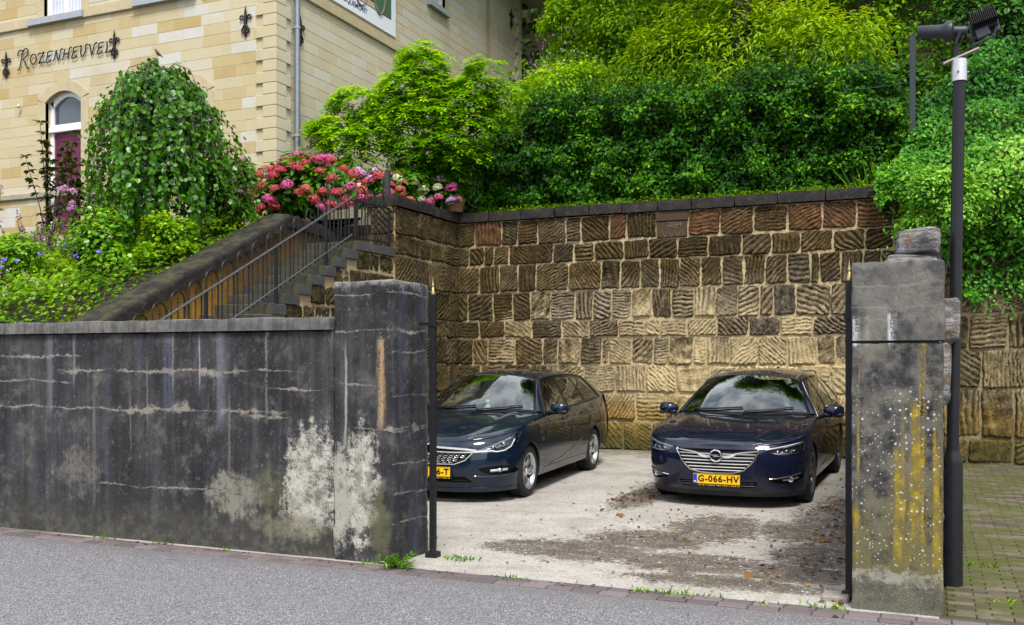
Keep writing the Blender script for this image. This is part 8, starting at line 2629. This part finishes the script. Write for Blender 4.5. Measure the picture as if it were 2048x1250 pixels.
t_ = thing('yellow_flower', 'yellow-flowered plant rising behind the cream hydrangea', 'flowering plant', (-8.25, 16.45, 4.2))
f = Fol(); P = np.array([0, 0, .55]) + rng.normal(size=(160, 3)) * [.2, .12, .22]; f.put(P, UPV + rn(160) * .4, rn(160), rng.uniform(.08, .14, 160), 'slim', rng.uniform(.5, 1, 160)); f.build('foliage', G_BED, t_)
heads(t_, [(-.1, -.12, .86, .05, 'yellow'), (0, -.1, .90, .055, 'yellow'), (.08, -.12, .85, .045, 'yellow'), (-.03, -.15, .80, .04, 'yellow')])
m = MB(); m.lathe([(0, 0), (.16, 0), (.20, .16), (.215, .20), (.225, .20), (.225, .235), (.20, .235), (.185, .17), (0, .15)], (0, 0, 0), 24)
pt = m.build('terracotta_tub', plain('mossy_terracotta', (.17, .10, .045), .9, 0, .45, 14, .4), None, 40); pt.location = (-7.82, 16.15, 4.395); pt.location = (-8.16, 16.2, 4.396)
tag(pt, 'mossy terracotta tub on the corner of the wall coping', 'flower pot')

# ------------------------------------------------------------------ weeds, leaves and litter on the ground
t_ = thing('thistle', 'green thistle growing at the foot of the rust-streaked pillar', 'weed', (-3.86, 6.70, 0.0))
f = Fol()
for k in range(22):
    a = rng.uniform(0, 6.28); el = rng.uniform(.35, 1.25); L_ = rng.uniform(.10, .24); k_ = 9
    tt = np.linspace(.15, 1, k_); d = np.array([math.cos(a) * math.cos(el), math.sin(a) * math.cos(el), math.sin(el)])
    P = d * L_ * tt[:, None] - UPV * (.10 * L_ * tt[:, None] ** 2 * 2); P = np.repeat(P, 2, 0)
    side = unit(np.cross(d, UPV)); sg = np.tile([1, -1], k_)[:, None]
    f.put(P, UPV + d * -.3 + rn(2 * k_) * .25, side * sg + d * .7, rng.uniform(.03, .06, 2 * k_), 'slim', np.clip(.42 + .2 * rng.normal(size=2 * k_), 0, 1))
f.build('foliage', G_HILL, t_)
TUFT = []
def tuft(x, y, s, n, z=0.0, mat=G_HILL):
    n = int(n * .6); f = Fol(); P = np.stack([rng.normal(0, s, n), rng.normal(0, s * .5, n), np.zeros(n)], 1)
    f.put(P, rn(n) * .6 + [0, -1, .3], rn(n) * .8 + [0, 0, .45], rng.uniform(.02, .055, n), 'slim', np.clip(.48 + .28 * rng.normal(size=n), 0, 1))
    o = f.build('grass_tuft', mat); o.location = (x, y, z); TUFT.append(o); return o
TL = [(-3.56, 7.2, .10, 160, 'mossy tuft between the rust-streaked pillar and its post'), (-1.85, 6.70, .05, 90, 'small bright grass tuft at the edge of the yard threshold'), (-1.62, 6.72, .14, 200, 'longest strip of grass in the gutter across the gateway'), (-2.9, 6.72, .07, 60, 'thin tuft in the gutter near the thistle'),
      (-1.0, 6.68, .06, 40, 'sparse grass in the gutter bricks mid gateway'), (-.62, 6.74, .07, 70, 'tuft by the stone at the foot of the right gate post'), (-7.0, 6.74, .06, 70, 'weed at the wall foot on the far left'), (-6.3, 6.74, .05, 60, 'second weed at the foot of the front wall'), (-5.6, 6.72, .03, 30, 'tiny sprout at the middle of the wall foot'), (-4.15, 6.73, .06, 50, 'yellowing tuft at the foot of the rust-streaked pillar'),
      (.35, 8.6, .08, 110, 'leafy weed in the paving just beyond the lamp post foot'), (.42, 7.35, .07, 60, 'weed in the paving at the near right'), (.75, 7.9, .06, 60, 'weed in the joints of the paved passage'), (1.2, 9.4, .06, 50, 'small weed further up the paved passage'), (1.6, 13.0, .12, 120, 'grassy patch far up the paved passage')]
for (x, y, s, n, lab) in TL:
    o = tuft(x, y, s, n, float(lot_z(y)) if x < 0 else max(0, (y - 11.7) / 4.9 * .081)); stuff(tag(o, lab, 'weed'))
G_DEAD = leaf_mat("dead_leaf", [(0, (.035, .018, .010)), (.45, (.10, .052, .024)), (.75, (.21, .115, .045)), (1, (.40, .28, .10))], .1, .7, .1, .2)
f = Fol()
def litter(n, cx, cy, sx, sy, size):
    x = rng.normal(cx, sx, n); y = rng.normal(cy, sy, n)
    k = ~((x > -.56) & (x < .15) & (y < 7.5)) & (y > 5.5) & (y < 16.2) & (x < .05)
    x, y = x[k], y[k]; m_ = len(x)
    z = np.where(y > 6.85, lot_z(y), 0) + .012
    f.put(np.stack([x, y, z], 1), UPV + rn(m_) * .28, rn(m_) * [1, 1, .15], rng.uniform(size[0], size[1], m_), 'oval', rng.random(m_))
litter(170, -.75, 10.6, .28, 1.6, (.03, .075)); litter(130, -3.25, 11.5, .16, .6, (.03, .07)); litter(110, -2.0, 9.3, .6, .7, (.02, .06)); litter(130, -.8, 8.6, .3, .9, (.02, .06)); litter(45, -2.2, 7.6, 1.0, .5, (.02, .05))
litter(24, -3.5, 9.5, .9, 1.6, (.04, .07)); litter(36, -5.8, 6.66, 1.6, .05, (.02, .05)); litter(30, -1.8, 6.70, 1.1, .06, (.02, .05)); litter(90, -.75, 13.2, .25, 1.4, (.03, .07)); litter(30, -.58, 6.9, .05, .1, (.03, .06))
stuff(tag(f.build('fallen_leaves', G_DEAD), 'brown fallen leaves scattered over the yard and along the gutter', 'leaves'))
f = Fol()
for (x, y) in ((-3.08, 9.95), (-.93, 9.2), (-.78, 9.55), (-1.25, 7.55), (-2.9, 13.2)):
    f.put([(x, y, float(lot_z(y)) + .02)], [(.2, -.3, 1)], [(rng.normal(), rng.normal(), .1)], np.array([.12]), 'lobed', np.array([.75]))
stuff(tag(f.build('plane_leaves', G_DEAD), 'a few large tan leaves lying singly on the pale yard', 'leaves'))
# loose crumbs of stone on the yard
V, Fc = [], []; g = np.random.default_rng(3); m = MB()
for k in range(420):
    x, y = g.uniform(-6.5, -.5), g.uniform(6.9, 12.5); r = g.uniform(.004, .014); z = float(lot_z(y)) + r * .4
    m.add([(x + r, y, z), (x - r, y + r * .3, z), (x, y + r, z), (x, y - r, z + r * .2), (x, y, z + r * .8), (x, y, z - r)], [(0, 2, 4), (2, 1, 4), (1, 3, 4), (3, 0, 4), (2, 0, 5), (1, 2, 5), (3, 1, 5), (0, 3, 5)])
stuff(tag(m.build('grit', plain('pale_grit', (.42, .40, .37), .9, 0, .3, 60)), 'pale grit and pebbles loose on the yard floor', 'grit'))
